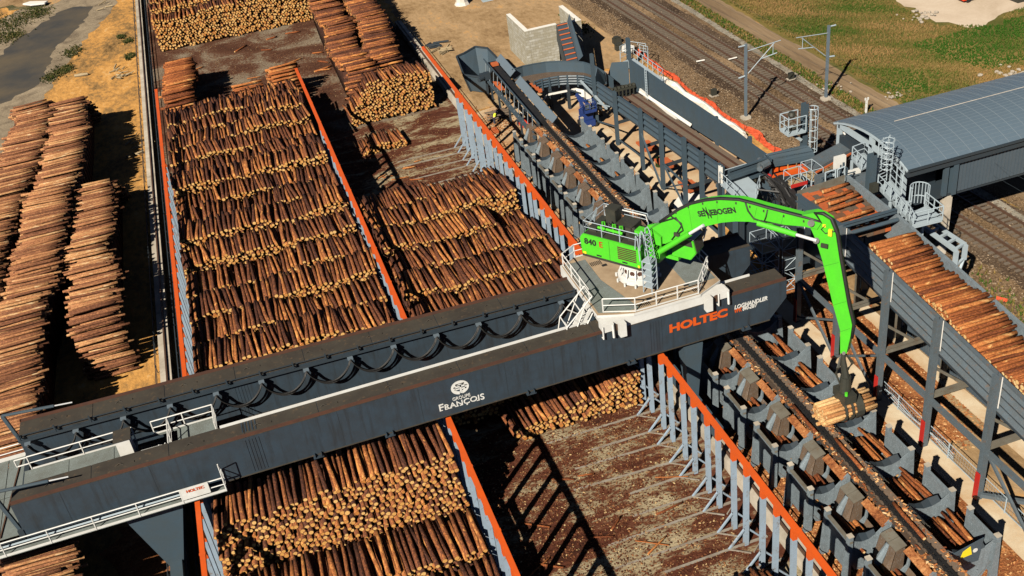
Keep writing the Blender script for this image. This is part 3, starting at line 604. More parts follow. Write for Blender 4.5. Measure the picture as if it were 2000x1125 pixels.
def emit(kind, name, mats, label, cat, group, limit, stuff=None, slabel=None, cores=(), labels=None):
    """the largest-looking logs become objects of their own, the rest one 'stuff' object"""
    it = LOGS.get(kind, []); P = np.array([(a+b)/2 for a, b, _, _ in it]); C3 = (CR @ (P-CP).T); X = FPX*C3[0]/C3[2]; Y = FPX*C3[1]/C3[2]
    vis = (np.abs(X) < 1010) & (np.abs(Y) < 575); top = np.array([max(a[2], b[2]) for a, b, _, _ in it])
    hidden = np.zeros(len(it))
    if limit < len(it):                               # prefer logs lying on the outside of the pile: nothing closely above
        cell = {}
        for i, p in enumerate(P): cell.setdefault((round(p[0]/0.36), round(p[1]/2.1)) if abs((it[i][1]-it[i][0])[1]) > 2 else (round(p[0]/2.1), round(p[1]/0.36)), []).append(i)
        for c in cell.values():
            m = max(top[i] for i in c)
            for i in c: hidden[i] = 0 if top[i] > m-0.15 else 1
    score = C3[2]+hidden*60+(~vis)*1000; order = np.argsort(score); ind = order[:limit]
    protos = []; rest = order[limit:]
    for k in range(14):
        rr = 0.17; protos.append(log_mesh(name, [(np.array([0, -2., 0]), np.array([0, 2., 0]), rr, (k+0.5)/14)], mats))
    for i in ind:
        a, b, r, rn = it[i]; d = Vector(b-a); L = d.length
        if cat == 'log':
            o = link(name, protos[int(rn*14) % 14], Vector((a+b)/2))
            o.rotation_mode = 'QUATERNION'; o.rotation_quaternion = d.to_track_quat('Y', 'Z'); o.rotation_mode = 'XYZ'
            o.scale = (r/0.17, L/4, r/0.17)
            tag(o, labels[i] if labels else label, cat, group)
    if len(rest):
        o = link(stuff, log_mesh(stuff, [it[i] for i in rest], mats, cores), (0, 0, 0)); tag(o, slabel, None, None, 'stuff')
emit('lane', 'stored_log', ['bark', 'log_end'], 'dark barked log lying lengthwise in a storage lane beside the near end of the crane', 'log', 'logs in the storage lanes', 300, 'log_pile', 'thousands of dark barked logs with tan sawn ends stacked in rows between the stake walls', CORES)
emit('stack', 'stacked_log', ['bark_long', 'log_end_pale'], 'pale weathered log lying crosswise on a long stack left of the crane runway', 'log', 'logs in the long stacks at the left', 300, 'log_stack', 'long pale stacks of logs laid crosswise at the left of the yard')
emit('rear', 'rear_log', ['bark_red', 'log_end_pale'], 'thick log lying crosswise on a short stack behind the left storage lane', 'log', 'logs in the short stacks behind the left lane', 160, 'rear_log_stack', 'the lower logs of the short stacks behind the left storage lane')
emit('trough', 'trough_log', ['bark_red', 'log_end_pale'], 'reddish log lying crosswise in the raised infeed trough at the right', 'log', 'logs in the raised trough', 300, 'trough_log_pile', 'logs')
emit('stick', 'broken_stick', ['bark_red', 'log_end_pale'], 'broken stick lying alone on the bare floor of a storage lane', 'log', 'broken sticks on the bare lane floors', 99, 's', 's')
emit('step', 'step_log', ['bark_red', 'log_end_pale'], 'loose reddish log lying across the rusty steps at the trough end', 'log', 'loose logs on the stepped feeder', 99, 's', 's')
# ================================================================ STAKE WALLS, RUNWAYS
def stake_wall(x, y0, y1, label, floor=0.0, beams=0, cut=()):
    t = thing('stake_wall', (x, (y0+y1)/2, 0), label, 'log rack wall', 'orange topped stake walls of the storage lanes')
    mb = MB()
    n = int((y1-y0)/6)
    for i in range(n):
        a, b = y0+(y1-y0)*i/n, y0+(y1-y0)*(i+1)/n-0.02
        mb.box(x-0.17, x+0.17, a, b, 7.26, 7.32); mb.box(x+0.13, x+0.17, a, b, 7.04, 7.255); mb.box(x-0.17, x-0.13, a, b, 7.04, 7.255)
        mb.box(x-0.20, x+0.20, b-0.12, b+0.10, 7.322, 7.35)
    mb.build('rail', 'orange_paint', t, origin=(x, (y0+y1)/2, 7))
    ys = []; k = 0
    while 58.47+3.8*15-k*3.8 > y1: k += 1
    while True:
        a = 58.47+3.8*15-k*3.8; k += 1
        if a < y0: break
        ys.append(a)
        if a-1.62 > y0: ys.append(a-1.62)
    ys = ys[-100:] if len(ys) > 100 else ys
    pm = MB().ibeam((0, 0, 0), (0, 0, 6.25), 0.30, 0.30, (0, 1, 0), 0.045); proto = None
    cm = MB().box(-0.155, 0.155, -0.155, 0.155, 6.25, 7.0); cm.plate([(0.156, -0.10, 7.0), (0.156, -0.55, 7.0), (0.156, -0.10, 6.4)], (0.02, 0, 0))
    bm_ = MB()
    for s in (-1, 1):
        bm_.bar((s*1.25, 0, 0.08), (s*0.12, 0, 1.45), 0.12, 0.12, (0, 1, 0))
    fvar = []
    for q in range(7):
        ln_ = beams*random.uniform(0.6, 1.05) if beams else 1.6
        fm = MB().bar((-ln_, random.uniform(-.1, .1), 0.015), (-1.3, 0, 0.06), 0.15, 0.10).bar((-1.3, 0, 0.06), (1.6, 0, 0.06), 0.16, 0.10)
        fm.bar((-1.3, 0, 0.075), (-0.1, -0.9, 0.075), 0.08, 0.08).bar((1.3, 0, 0.075), (0.1, -0.9, 0.075), 0.08, 0.08); fvar.append(fm)
    for i, y in enumerate(ys):
        if proto is None:
            p = pm.build('post', 'post_paint', t, origin=(0, 0, 0)); c = cm.build('cap', 'orange_paint', p, origin=(0, 0, 0))
            b = bm_.build('brace', 'post_paint', p, origin=(0, 0, 0)); f = fvar[0].build('foot_beam', 'buried_beam', p, origin=(0, 0, 0)); proto = (p.data, c.data, b.data); fdata = [f.data]+[None]*6
            p.location = (0, y-(y0+y1)/2, 0); c.location = b.location = f.location = (0, 0, 0)
        else:
            p = bpy.data.objects.new('post', proto[0]); COL.objects.link(p); p.parent = t; p.location = (0, y-(y0+y1)/2, 0)
            p.rotation_euler = (random.gauss(0, .004), random.gauss(0, .004), random.gauss(0, .02)); v_ = i % 7; WO[p] = Vector((0, 0, 0))
            for nm, d in (('cap', proto[1]), ('brace', proto[2])):
                q = bpy.data.objects.new(nm, d); COL.objects.link(q); q.parent = p
            if fdata[v_] is None: q = fvar[v_].build('foot_beam', 'buried_beam', p, origin=(0, 0, 0)); fdata[v_] = q.data
            else: q = bpy.data.objects.new('foot_beam', fdata[v_]); COL.objects.link(q); q.parent = p
            q.location = (0, 0, 0)
    return t
stake_wall(-9.45, 34, 137.9, 'long orange railed stake wall at the far left edge of the left storage lane')
stake_wall(8.15, 34, 134.1, 'long orange railed stake wall between the two storage lanes')
stake_wall(24.40, 33, 131.6, 'orange railed stake wall with bare blue grey posts between the right lane and the log feeder', beams=8.5)

def runway(name, x0, x1, y0, y1, h, label, side):
    t = thing(name, ((x0+x1)/2, (y0+y1)/2, 0), label, 'crane runway', 'crane runway beams')
    mb = MB(); k = int((y1-y0)/8)
    for i in range(k): mb.box(x0, x1, y0+(y1-y0)*i/k, y0+(y1-y0)*(i+1)/k-0.03, 0, h)
    mb.build('beam', 'concrete_beam', t)
    MB().ibeam(((x0+x1)/2+0.1*side, y0, h+0.09), ((x0+x1)/2+0.1*side, y1, h+0.09), 0.14, 0.17).build('rail', 'rail_steel', t)
    fm = MB(); xf = x0-0.35 if side > 0 else x1+0.35
    fm.tube([(xf, y0, 0.9), (xf, y1, 0.9)], 0.04, 5).tube([(xf, y0, 0.5), (xf, y1, 0.5)], 0.03, 5)
    yy = y0
    while yy < y1: fm.tube([(xf, yy, 0), (xf, yy, 0.95)], 0.04, 5); yy += 3.0
    fm.build('guard_fence', 'steel_dark', t)
    if side > 0:
        gm = MB(); gm.bar((x1+0.55, y0, 0.5), (x1+0.55, y1, 0.5), 0.08, 0.16).bar((x1+0.85, y0, 0.7), (x1+0.85, y1, 0.7), 0.06, 0.06)
        yy = y0
        while yy < y1: gm.bar((x1+0.55, yy, 0), (x1+0.55, yy, 0.5), 0.08, 0.08); yy += 2.5
        gm.build('conductor_line', 'steel_dark', t)
runway('crane_runway', -12.85, -11.85, 22, 230, 0.75, 'pale concrete crane runway beam along the left of the storage lanes', 1)
runway('crane_runway', 26.5, 27.5, 22, 163, 0.95, 'pale concrete crane runway beam between the right stake wall and the log feeder', -1)
# ================================================================ GANTRY CRANE
g = thing('gantry_crane', (7.1, 62, 0), 'huge dark blue grey twin girder gantry crane spanning the log yard', 'gantry crane')
YF0, YF1, ZB, ZT, XL, XR = 57.95, 59.70, 7.75, 10.80, -20.15, 34.4
def girder(name, y0, y1, rot=0.0, zb=ZB):
    mb = MB()
    prof = [(XL, zb), (33.05, zb), (XR, zb+1.55), (XR, ZT), (XL, ZT)]
    f = lambda x, y, z: (x, y+rot*(x+20), z)
    mb.plate([f(x, y0, z) for x, z in prof], (0, y1-y0, 0)); o = mb.build(name, 'girder_paint', g)
    tm = MB()
    for i in range(11):
        a, b = XL+(XR-XL)*i/11+0.02, XL+(XR-XL)*(i+1)/11-0.02
        tm.plate([f(a, y0-0.02, ZT+0.003), f(b, y0-0.02, ZT+0.003), f(b, y1+0.02, ZT+0.003), f(a, y1+0.02, ZT+0.003)], (0, 0, 0.022))
    for i in range(12):
        x = XL+2+i*4.5
        tm.tube([f(x, (y0+y1)/2, ZT+0.02), f(x+0.25, (y0+y1)/2+0.1, ZT+0.12), f(x+0.5, (y0+y1)/2, ZT+0.02)], 0.03, 5)
        tm.box(*[v for v in (x+0.9, x+1.2)], f(x, (y0+y1)/2, 0)[1]-0.1, f(x, (y0+y1)/2, 0)[1]+0.05, ZT+0.02, ZT+0.07)
    tm.build('top_plate', 'girder_dirty', o)
    lo = MB()
    lo.plate([f(XL, y0-0.07, zb-0.05), f(33.05, y0-0.07, zb-0.05), f(33.05, y1+0.07, zb-0.05), f(XL, y1+0.07, zb-0.05)], (0, 0, 0.048)); lo.build('bottom_flange', 'girder_dirty', o)
    return o, f
front, ff = girder('girder', YF0, YF1)
rear, fr_ = girder('girder', 64.95, 67.15, -0.028, 7.55)
MB().bar((XL, 58.12, ZT+0.085), (XR, 58.12, ZT+0.085), 0.11, 0.13).box(XL, XR-0.02, 57.96, 58.26, ZT+0.026, ZT+0.034).build('trolley_rail', 'rust_rail', front)
MB().bar((XL, 66.95, ZT+0.085), fr_(XR, 66.95, ZT+0.085), 0.11, 0.13).plate([fr_(x, y, ZT+0.027) for x, y in ((XL, 66.78), (XR, 66.78), (XR, 67.1), (XL, 67.1))], (0, 0, .006)).build('trolley_rail', 'rust_rail', rear)
MB().bar((-6.8, 59.68, ZT+0.11), (19.7, 59.68, ZT+0.11), 0.10, 0.16).bar((29.7, 59.68, ZT+0.11), (32.3, 59.68, ZT+0.11), 0.10, 0.16).build('kick_plate', 'white_paint', g)
# bolted splices and hanging brackets on the front face
sp = MB()
for px_, x_ in ((0, 23.9), (0, -5.0)):
    for q in range(5): sp.box(x_-0.45+q*0.22, x_-0.36+q*0.22, 57.92, 57.948, 7.9, 10.6)
    for q in range(5): sp.box(x_-0.45+q*0.22, x_-0.36+q*0.22, 58.5, 59.6, ZT+0.027, ZT+0.05)
for q in range(5): sp.plate([fr_(-5.6+q*0.22, 64.93, 7.8), fr_(-5.51+q*0.22, 64.93, 7.8), fr_(-5.51+q*0.22, 64.93, 10.5), fr_(-5.6+q*0.22, 64.93, 10.5)], (0, 0.015, 0))
for x_ in (-1.1, 3.9, 14.2, 21.9, 31.0): sp.box(x_-0.35, x_+0.35, 57.62, 57.94, 7.62, 7.70).box(x_-0.25, x_-0.2, 57.6, 57.94, 7.70, 7.9).box(x_+0.2, x_+0.25, 57.6, 57.94, 7.70, 7.9)
sp.each('splice', 'girder_paint', front)
# writing on the front girder
U = (1, 0, 0); Z = (0, 0, 1)
def girder_text(txt, p0, p1, cap_px, m, yoff=0.03, bold=0.02, shear=0.0):
    a_, b_ = aty(*p0, YF0-yoff), aty(*p1, YF0-yoff); c_ = aty(p0[0], p0[1]-cap_px, YF0-yoff)
    fit_text(txt, a_, U, Z, b_[0]-a_[0], c_[2]-a_[2], bold, shear).build('lettering', m, front)
girder_text('HOLTEC', (1308, 649.5), (1421, 616), 15.5, 'orange_paint', bold=0.045)
girder_text('LOGHANDLER', (1434.5, 604.5), (1499, 586), 8, 'white_paint', bold=0.025, shear=0.2)
girder_text('VPK', (1434.5, 611.5), (1449.5, 607), 7.5, 'orange_paint', bold=0.02, shear=0.2)
girder_text('840-28/7', (1450.5, 607), (1479, 599), 7.5, 'white_paint', bold=0.015, shear=0.2)
girder_text('GROUPE', (884.5, 783.5), (919, 773.5), 6.5, 'white_paint', bold=0.006)
girder_text('F', (859, 803.5), (868, 801), 13.5, 'white_paint', bold=0.014); girder_text('RANÇOI', (869.5, 800.5), (937, 781.5), 10.5, 'white_paint', bold=0.014); girder_text('S', (939, 781), (947, 779), 12, 'white_paint', bold=0.014)
fm = MB()
for qx in (862, 873, 880, 893, 901, 934): p_ = aty(qx, 803.2-(qx-859)*0.282, YF0-0.04); fm.box(p_[0]-0.10, p_[0]+0.12, YF0-0.045, YF0-0.018, p_[2]-0.02, p_[2]+0.03)
fm.build('lettering', 'white_paint', front)
lg = MB(); (cx, _, cz), r1 = aty(898, 756, YF0), 0.57
def arcseg(a0, a1, r_in, r_out, n=14, dx=0, dz=0):
    for i in range(n):
        a, b = R_(a0+(a1-a0)*i/n), R_(a0+(a1-a0)*(i+1)/n)
        lg.plate([(cx+dx+r*math.cos(q)*1.12, YF0-0.018, cz+dz+r*math.sin(q)) for r, q in ((r_in, a), (r_out, a), (r_out, b), (r_in, b))], (0, -0.022, 0))
arcseg(10, 170, 0.30, r1); arcseg(170, 262, 0.33, r1); arcseg(-80, 6, 0.33, r1)
for x0, x1, z0, z1 in ((-0.46, -0.05, 0.02, 0.13), (0.0, 0.52, 0.02, 0.13), (-0.40, 0.0, -0.16, -0.06), (-0.03, 0.10, -0.5, 0.13), (0.12, 0.45, -0.2, -0.08), (-0.30, 0.34, 0.22, 0.34)):
    lg.box(cx+x0, cx+x1, YF0-0.04, YF0-0.018, cz+z0, cz+z1)
lg.build('emblem', 'white_paint', front)
jn = MB()
for x_ in (-17.2, -11.6, 0.8, 6.4, 12.6, 18.2, 29.4): jn.box(x_-0.02, x_+0.02, 57.938, 57.952, 7.8, 10.75)
jn.each('plate_joint', 'steel_dark', front)
# legs and end trucks
for (x, dy, nm) in ((-12.35, 58.9, 'l'), (-12.35, 65.6, 'l'), (27.0, 58.9, 'r'), (27.0, 65.2, 'r')):
    mb = MB()
    if nm == 'l':
        for yy in (dy-0.55, dy+0.45): mb.plate([(x-2.3, yy, 7.7), (x+2.1, yy, 7.7), (x+0.45, yy, 1.5), (x-0.45, yy, 1.5)], (0, 0.10, 0))
        mb.hexa([(x-0.45, dy-0.45, 1.5), (x-0.40, dy-0.45, 1.5), (x-0.40, dy+0.45, 1.5), (x-0.45, dy+0.45, 1.5), (x-2.3, dy-0.45, 7.7), (x-2.22, dy-0.45, 7.7), (x-2.22, dy+0.45, 7.7), (x-2.3, dy+0.45, 7.7)])
        mb.hexa([(x+0.40, dy-0.45, 1.5), (x+0.45, dy-0.45, 1.5), (x+0.45, dy+0.45, 1.5), (x+0.40, dy+0.45, 1.5), (x+2.02, dy-0.45, 7.7), (x+2.1, dy-0.45, 7.7), (x+2.1, dy+0.45, 7.7), (x+2.02, dy+0.45, 7.7)])
    else:
        mb.hexa([(x-0.35, dy-0.4, 1.7), (x+0.35, dy-0.4, 1.7), (x+0.35, dy+0.4, 1.7), (x-0.35, dy+0.4, 1.7), (x-0.75, dy-0.65, 7.2), (x+0.75, dy-0.65, 7.2), (x+0.75, dy+0.65, 7.2), (x-0.75, dy+0.65, 7.2)])
        mb.box(x-0.5, x+0.5, dy-0.5, dy+0.5, 7.2, 7.68)
    mb.build('leg', 'steel_blue', g)
for x, h in ((-12.35, 0.75), (27.0, 0.95)):
    t = MB().box(x-0.42, x+0.42, 54.5, 69.5, h+0.55, h+1.15).box(x-0.3, x+0.3, 54.0, 54.5, h+0.5, h+1.0).build('end_truck', 'steel_blue', g)
    for yy in (55.3, 57.0, 67.0, 68.7):
        wm = MB(); wm.tube([(x-0.14, yy, h+0.48), (x+0.14, yy, h+0.48)], 0.32, 14); wm.build('wheel', 'rail_steel', t)
# festoon: runway beam, brackets, trolleys and looping cables
fm = MB(); yc = lambda x: 64.62-0.028*(x+20)
fm.bar((XL, yc(XL), 10.72), (23, yc(23), 10.72), 0.10, 0.16).bar((XL, yc(XL)+0.16, 11.1), (23, yc(23)+0.16, 11.1), 0.05, 0.05)
xs = [XL+0.15+i*2.35 for i in range(19)]
for x in xs: fm.bar((x, yc(x)+0.02, 10.75), (x, yc(x)+0.02, 11.35), 0.10, 0.10).bar((x, yc(x), 10.86), (x, yc(x)+0.5, 10.86), 0.08, 0.06)
fm.build('festoon_beam', 'steel_dark', g)
car = [-19.6+i*3.2 for i in range(14)]
for i, x in enumerate(car[:-1]):
    cm = MB(); x2 = car[i+1]
    for q, (dp, r, dy) in enumerate(((1.48, 0.05, -0.12), (1.38, 0.055, -0.02), (1.58, 0.045, 0.06), (1.28, 0.045, -0.24), (1.2, 0.025, -0.3))):
        cm.tube([(x+(x2-x)*u, yc(x)-0.25+dy-0.1*math.sin(u*3.14), 10.52-dp*(1-(2*u-1)**2)**0.8) for u in [k/14 for k in range(15)]], r, 5)
    cm.build('cable_loop', 'black_rubber', g, smooth=True)
    MB().box(x-0.2, x+0.2, yc(x)-0.28, yc(x)+0.08, 10.46, 10.60).box(x-0.08, x+0.08, yc(x)-0.28, yc(x), 10.3, 10.46).build('cable_trolley', 'post_dim', g)
# walkway on the inner side of the front girder
wk = MB()
for a, b in ((-20.1, -17.2), (-17.16, -14.2), (-14.16, -12.6), (-9.9, -7.2)): wk.box(a, b, 59.75, 62.95, 9.30, 9.36)
wk.bar((-20.1, 62.95, 9.36), (-7.2, 62.95, 9.36), 0.06, 0.14)
wk.build('walkway', 'galvanised', g).data.materials[0] = MATS['deck_plate']
rm = MB().rail([(-19.6, 63.0, 9.38), (-12.7, 63.0, 9.38)], 1.15, 0.05, 3.2, (0.6,), 0.16).rail([(-11.4, 63.0, 9.38), (-7.2, 63.0, 9.38), (-7.2, 60.9, 9.38)], 1.15, 0.05, 2.2, (0.6,), 0.16)
rm.rail([(-10.3, 62.9, 9.38), (-10.3, 60.0, 9.38)], 1.15, 0.05, 1.5, (0.6,), 0.1)
rm.tube([(-20.4, 63.0, 10.5), (-19.6, 63.0, 10.5)], 0.05, 6).tube([(-20.4, 63.0, 9.95), (-19.6, 63.0, 9.95)], 0.05, 6).tube([(-20.4, 63.0, 9.95), (-20.4, 63.0, 10.5)], 0.05, 6)
rm.build('handrail', 'white_paint', g)
MB().tube([(-10.9, 60.1, 9.4), (-10.9, 60.1, 10.6)], 0.045, 6).tube([(-10.5, 60.1, 9.4), (-10.5, 60.1, 10.6)], 0.045, 6).bar((-12.3, 61.2, 9.7), (-10.9, 61.2, 9.7), 0.06, 0.06).build('ladder', 'white_paint', g)
cab = MB().box(-13.7, -12.75, 61.35, 62.3, 9.37, 10.85).build('control_cabinet', 'white_paint', g, bevel=0.02)
MB().box(-13.8, -12.65, 61.25, 62.6, 10.856, 10.91).build('roof_plate', 'girder_dirty', cab)
# walkway along the front of the front girder, with its sign board
MB().box(-27, -7.4, 56.95, 57.9, 7.72, 7.78).build('walkway', 'deck_plate', g)
MB().rail([(-27, 56.95, 7.78), (-7.4, 56.95, 7.78), (-7.4, 57.85, 7.78)], 1.15, 0.05, 2.75, (0.6,), 0.18).tube([(-7.4, 56.95, 8.95), (-7.4, 56.95, 10.1)], 0.04, 6).tube([(-7.4, 57.85, 8.95), (-7.4, 56.95, 10.1)], 0.04, 6).build('handrail', 'white_paint', g)
MB().tube([(-27, 57.35, 8.25), (-10.2, 57.35, 8.25)], 0.07, 7).tube([(-27, 57.55, 8.1), (-9.6, 57.55, 8.1)], 0.06, 7).build('pipe', 'galvanised', g)
bx = MB().box(-10.15, -8.35, 56.84, 56.885, 8.12, 9.02).build('sign_board', 'white_paint', g)
put_text(MB(), 'HOLTEC', (-9.8, 56.82, 8.66), U, Z, 0.30, xs=1.0, bold=0.008, extr=0.012).build('lettering', 'orange_paint', bx)
# end deck and end frame at the left
dk = MB()
for i in range(4):
    for j in range(2): dk.box(-27+i*1.72, -25.33+i*1.72, 58.4+j*4.2, 62.5+j*4.2, 8.0, 8.05)
dk.build('end_deck', 'deck_plate', g)
MB().bar((-20.3, 57.9, 8.4), (-20.3, 66.9, 8.4), 0.35, 0.6).bar((-24, 57.9, 7.7), (-24, 66.9, 7.7), 0.3, 0.45).bar((-27, 58.0, 7.9), (-20.2, 58.0, 7.9), 0.2, 0.3).bar((-27, 66.8, 7.9), (-20.2, 66.8, 7.9), 0.2, 0.3).build('end_beam', 'steel_dark', g)
MB().rail([(-27, 66.7, 8.05), (-20.4, 66.7, 8.05)], 1.15, 0.05, 2.2, (0.6,), 0.3).build('handrail', 'white_paint', g)
for y_, nm in ((58.2, 'a'), (66.4, 'b')):
    am = MB().bar((-20.35, y_, 8.6), (-20.9, y_, 12.0), 0.22, 0.22).tube([(-20.9, y_, 12.0), (-17.6, y_+0.1, 11.6)], 0.11, 8).build('buffer_arm', 'steel_blue', g)
    MB().tube([(-17.6, y_+0.1, 11.6), (-16.4, y_+0.15, 11.45)], 0.05, 8).build('piston', 'chrome', am)
rl = MB()
for i in range(3): rl.bar((-26+i*2.1, 58.5, 8.09), (-25.2+i*2.1, 66.3, 8.09), 0.08, 0.08)
rl.each('deck_joist', 'rail_steel', g)

# ================================================================ TROLLEY PLATFORM
t = thing('trolley_platform', (24.8, 62.3, 10.9), 'white railed trolley platform carrying the green material handler on the gantry crane', 'crane trolley')
outl = [(20.0, 58.9), (21.3, 58.35), (22.4, 57.95), (27.5, 57.95), (29.5, 58.9), (29.5, 66.0), (28.6, 66.9), (21.2, 66.9), (20.0, 66.2)]
MB().plate([(x, y, 11.70) for x, y in outl], (0, 0, 0.08)).build('deck', 'deck_brown', t)
fm = MB()
for i in range(len(outl)): fm.bar((*outl[i], 11.66), (*outl[(i+1) % len(outl)], 11.66), 0.07, 0.2)
fm.build('fascia', 'white_paint', t)
sm = MB().plate([(20.15, 59.1, 11.783), (22.1, 58.35, 11.783), (24.0, 58.3, 11.783), (22.3, 66.0, 11.783), (20.6, 66.5, 11.783)][::1], (0, 0, 0.02)); sm = MB()
sm.plate([(x, y, 11.784) for x, y in ((20.15, 59.1), (21.4, 58.5), (23.0, 58.3), (21.9, 63.0), (21.9, 66.2), (20.3, 66.2))], (0, 0, .02))
sm.plate([(x, y, 11.784) for x, y in ((27.2, 59.2), (29.35, 59.3), (29.35, 65.8), (27.2, 65.8))], (0, 0, .02))
sm.each('deck_panel', 'deck_plate', t)
gm = MB()
for cx_, cy_ in ((22.0, 65.3), (23.0, 58.6), (27.2, 58.6)):
    for q in range(7): gm.box(cx_+q*0.13, cx_+0.06+q*0.13, cy_-0.28, cy_+0.28, 11.806, 11.812)
for cx_, cy_ in ((22.7, 64.6), (23.8, 58.9), (26.9, 59.3)): gm.box(cx_, cx_+0.4, cy_, cy_+0.3, 11.806, 11.813)
gm.each('deck_slot', 'black_rubber', t)
ch = MB()
ch.bar((20.0, 58.35, 11.15), (29.6, 58.35, 11.15), 0.75, 0.90).bar((20.0, 66.3, 11.15), (29.6, 66.3, 11.15), 0.7, 0.9).bar((20.45, 58.75, 11.2), (20.45, 65.95, 11.2), 0.5, 0.8).bar((28.9, 58.75, 11.2), (28.9, 65.95, 11.2), 0.5, 0.8)
for x in (21.35, 28.0): ch.box(x-0.26, x+0.26, 57.45, 57.95, 10.35, 11.5)
ch.build('chassis', 'white_paint', t, bevel=0.03)
for x in (20.35, 29.25):
    hm = MB(); hm.box(x-0.42, x+0.42, 57.75, 58.6, 10.95, 11.55); hm.tube([(x-0.44, 57.7, 11.5), (x-0.44, 57.7, 10.5), (x-0.44, 58.5, 10.5)], 0.06, 6); hm.tube([(x+0.3, 57.7, 11.5), (x+0.3, 57.62, 10.45)], 0.09, 6)
    hm.build('wheel_box', 'white_paint', t)
for x in (20.95, 28.75):
    MB().tube([(x, 57.88, 11.02), (x, 58.3, 11.02)], 0.27, 16).build('wheel', 'rail_steel', t)
    MB().tube([(x, 65.9, 11.02), (x, 66.3, 11.02)], 0.27, 16).build('wheel', 'rail_steel', t)
DZ = 11.79
r1 = MB().rail([(20.5, 59.0, DZ), (22.55, 58.05, DZ), (27.4, 58.02, DZ), (29.4, 60.6, DZ), (29.4, 63.2, DZ)], 1.15, 0.05, 1.7, (0.6,), 0.1)
r1.rail([(20.1, 60.6, DZ), (20.1, 66.1, DZ), (21.3, 66.85, DZ), (24.0, 66.85, DZ)], 1.15, 0.05, 1.8, (0.6,), 0.1); r1.rail([(26.0, 66.85, DZ), (29.3, 66.4, DZ), (29.4, 63.2, DZ)], 1.15, 0.05, 1.8, (0.6,), 0.1)
r1.build('handrail', 'white_paint', t)
# ladder cage and stair on the left of the platform, reaching down between the girders
st = MB(); 
a = Vector((19.9, 60.3, DZ)); b = Vector((18.3, 60.3, 9.4))
for dy in (-0.45, 0.45): st.bar(a+Vector((0, dy, 0)), b+Vector((0, dy, 0)), 0.08, 0.28)
for i in range(9): p = a.lerp(b, (i+0.5)/9); st.box(p.x-0.14, p.x+0.14, p.y-0.42, p.y+0.42, p.z-0.02, p.z+0.02)
st.build('stair', 'white_paint', t)
cg = MB()
for dy in (-0.75, 0.75):
    cg.tube([(19.95, 60.3+dy, 13.0), (17.9, 60.3+dy, 11.0), (17.5, 60.3+dy, 9.2), (18.6, 60.3+dy, 9.4), (19.9, 60.3+dy, 11.6)], 0.05, 6)
    cg.tube([(19.4, 60.3+dy, 12.45), (18.0, 60.3+dy, 9.3)], 0.045, 6).tube([(18.4, 60.3+dy, 11.5), (19.4, 60.3+dy, 10.7)], 0.04, 6)
for p in ((19.95, 13.0), (17.9, 11.0), (17.5, 9.2), (19.0, 12.05), (18.2, 10.4)): cg.tube([(p[0], 59.55, p[1]), (p[0], 61.05, p[1])], 0.045, 6)
cg.build('ladder_cage', 'white_paint', t)

# ================================================================ MATERIAL HANDLER
AX = Vector((24.55, 62.15, 0)); ang = R_(-54.35); DU = Vector((math.cos(ang), math.sin(ang), 0)); DV = Vector((-DU.y, DU.x, 0))
def L3(u, v, z): return AX+DU*u+DV*v+Vector((0, 0, z))
h = thing('material_handler', (AX.x, AX.y, DZ), 'bright green electric material handler with long arched boom standing on the trolley platform', 'material handler')
ped = MB().lathe((AX.x, AX.y, DZ), [(1.45, 0.05), (1.5, 0.10), (1.5, 0.42), (1.35, 0.45), (1.28, 0.48), (1.30, 0.5), (1.10, 0.52), (1.05, 1.25), (1.25, 1.28), (1.32, 1.32), (1.32, 1.62), (1.2, 1.66)], 32)
for i in range(12):
    a = i*math.pi/6; c, s = math.cos(a), math.sin(a); ped.bar((AX.x+1.5*c, AX.y+1.5*s, DZ+0.05), (AX.x+1.12*c, AX.y+1.12*s, DZ+1.3), 0.07, 0.07)
    ped.tube([(AX.x+1.62*c, AX.y+1.62*s, DZ), (AX.x+1.62*c, AX.y+1.62*s, DZ+0.28)], 0.09, 6)
pedo = ped.build('pedestal', 'white_paint', h)
hp = MB()
for i in range(12):
    a = (i+0.5)*math.pi/6; c, s = math.cos(a), math.sin(a)
    hp.tube([(AX.x+1.0*c, AX.y+1.0*s, DZ+0.85), (AX.x+1.085*c, AX.y+1.085*s, DZ+0.85)], 0.19, 10)
hp.each('hatch', 'rust_rail', pedo)
# upper carriage
def boxL(mb, u0, u1, v0, v1, z0, z1): return mb.hexa([L3(u0, v0, z0), L3(u1, v0, z0), L3(u1, v1, z0), L3(u0, v1, z0), L3(u0, v0, z1), L3(u1, v0, z1), L3(u1, v1, z1), L3(u0, v1, z1)])
V0, V1 = -1.42, 1.55
bd = MB(); bd.plate([L3(-3.85, V0, 13.55), L3(1.15, V0, 13.55), L3(1.25, V0, 13.75), L3(1.12, V0, 15.25), L3(-3.7, V0, 15.25), L3(-3.95, V0, 14.9)], DV*(V1-V0))
bodyo = bd.build('body', 'green_paint', h, bevel=0.05)
tp = MB(); boxL(tp, -3.6, 1.05, V0+0.12, V1-0.12, 15.27, 15.31); boxL(tp, -3.86, 1.1, V0+0.05, V1-0.05, 13.35, 13.53); tp.build('deck_cover', 'engine_dark', bodyo)
lv = MB()
for i in range(7): boxL(lv, -0.70, 0.85, V0-0.03, V0-0.012, 13.95+i*0.155, 14.05+i*0.155)
lv.build('louvre', 'rust_rail', bodyo)
sm2 = MB(); boxL(sm2, -1.42, -1.40, V0-0.012, V0-0.004, 13.6, 15.2)
for u in (-2.55, -0.35): boxL(sm2, u, u+0.42, V0-0.02, V0-0.006, 13.68, 13.80)
sm2.each('panel_seam', 'black_rubber', bodyo)
put_text(MB(), '840', L3(-3.55, V0-0.02, 14.52), DU, (0, 0, 1), 0.66, xs=1.05, bold=0.02, extr=0.012).build('lettering', 'black_rubber', bodyo)
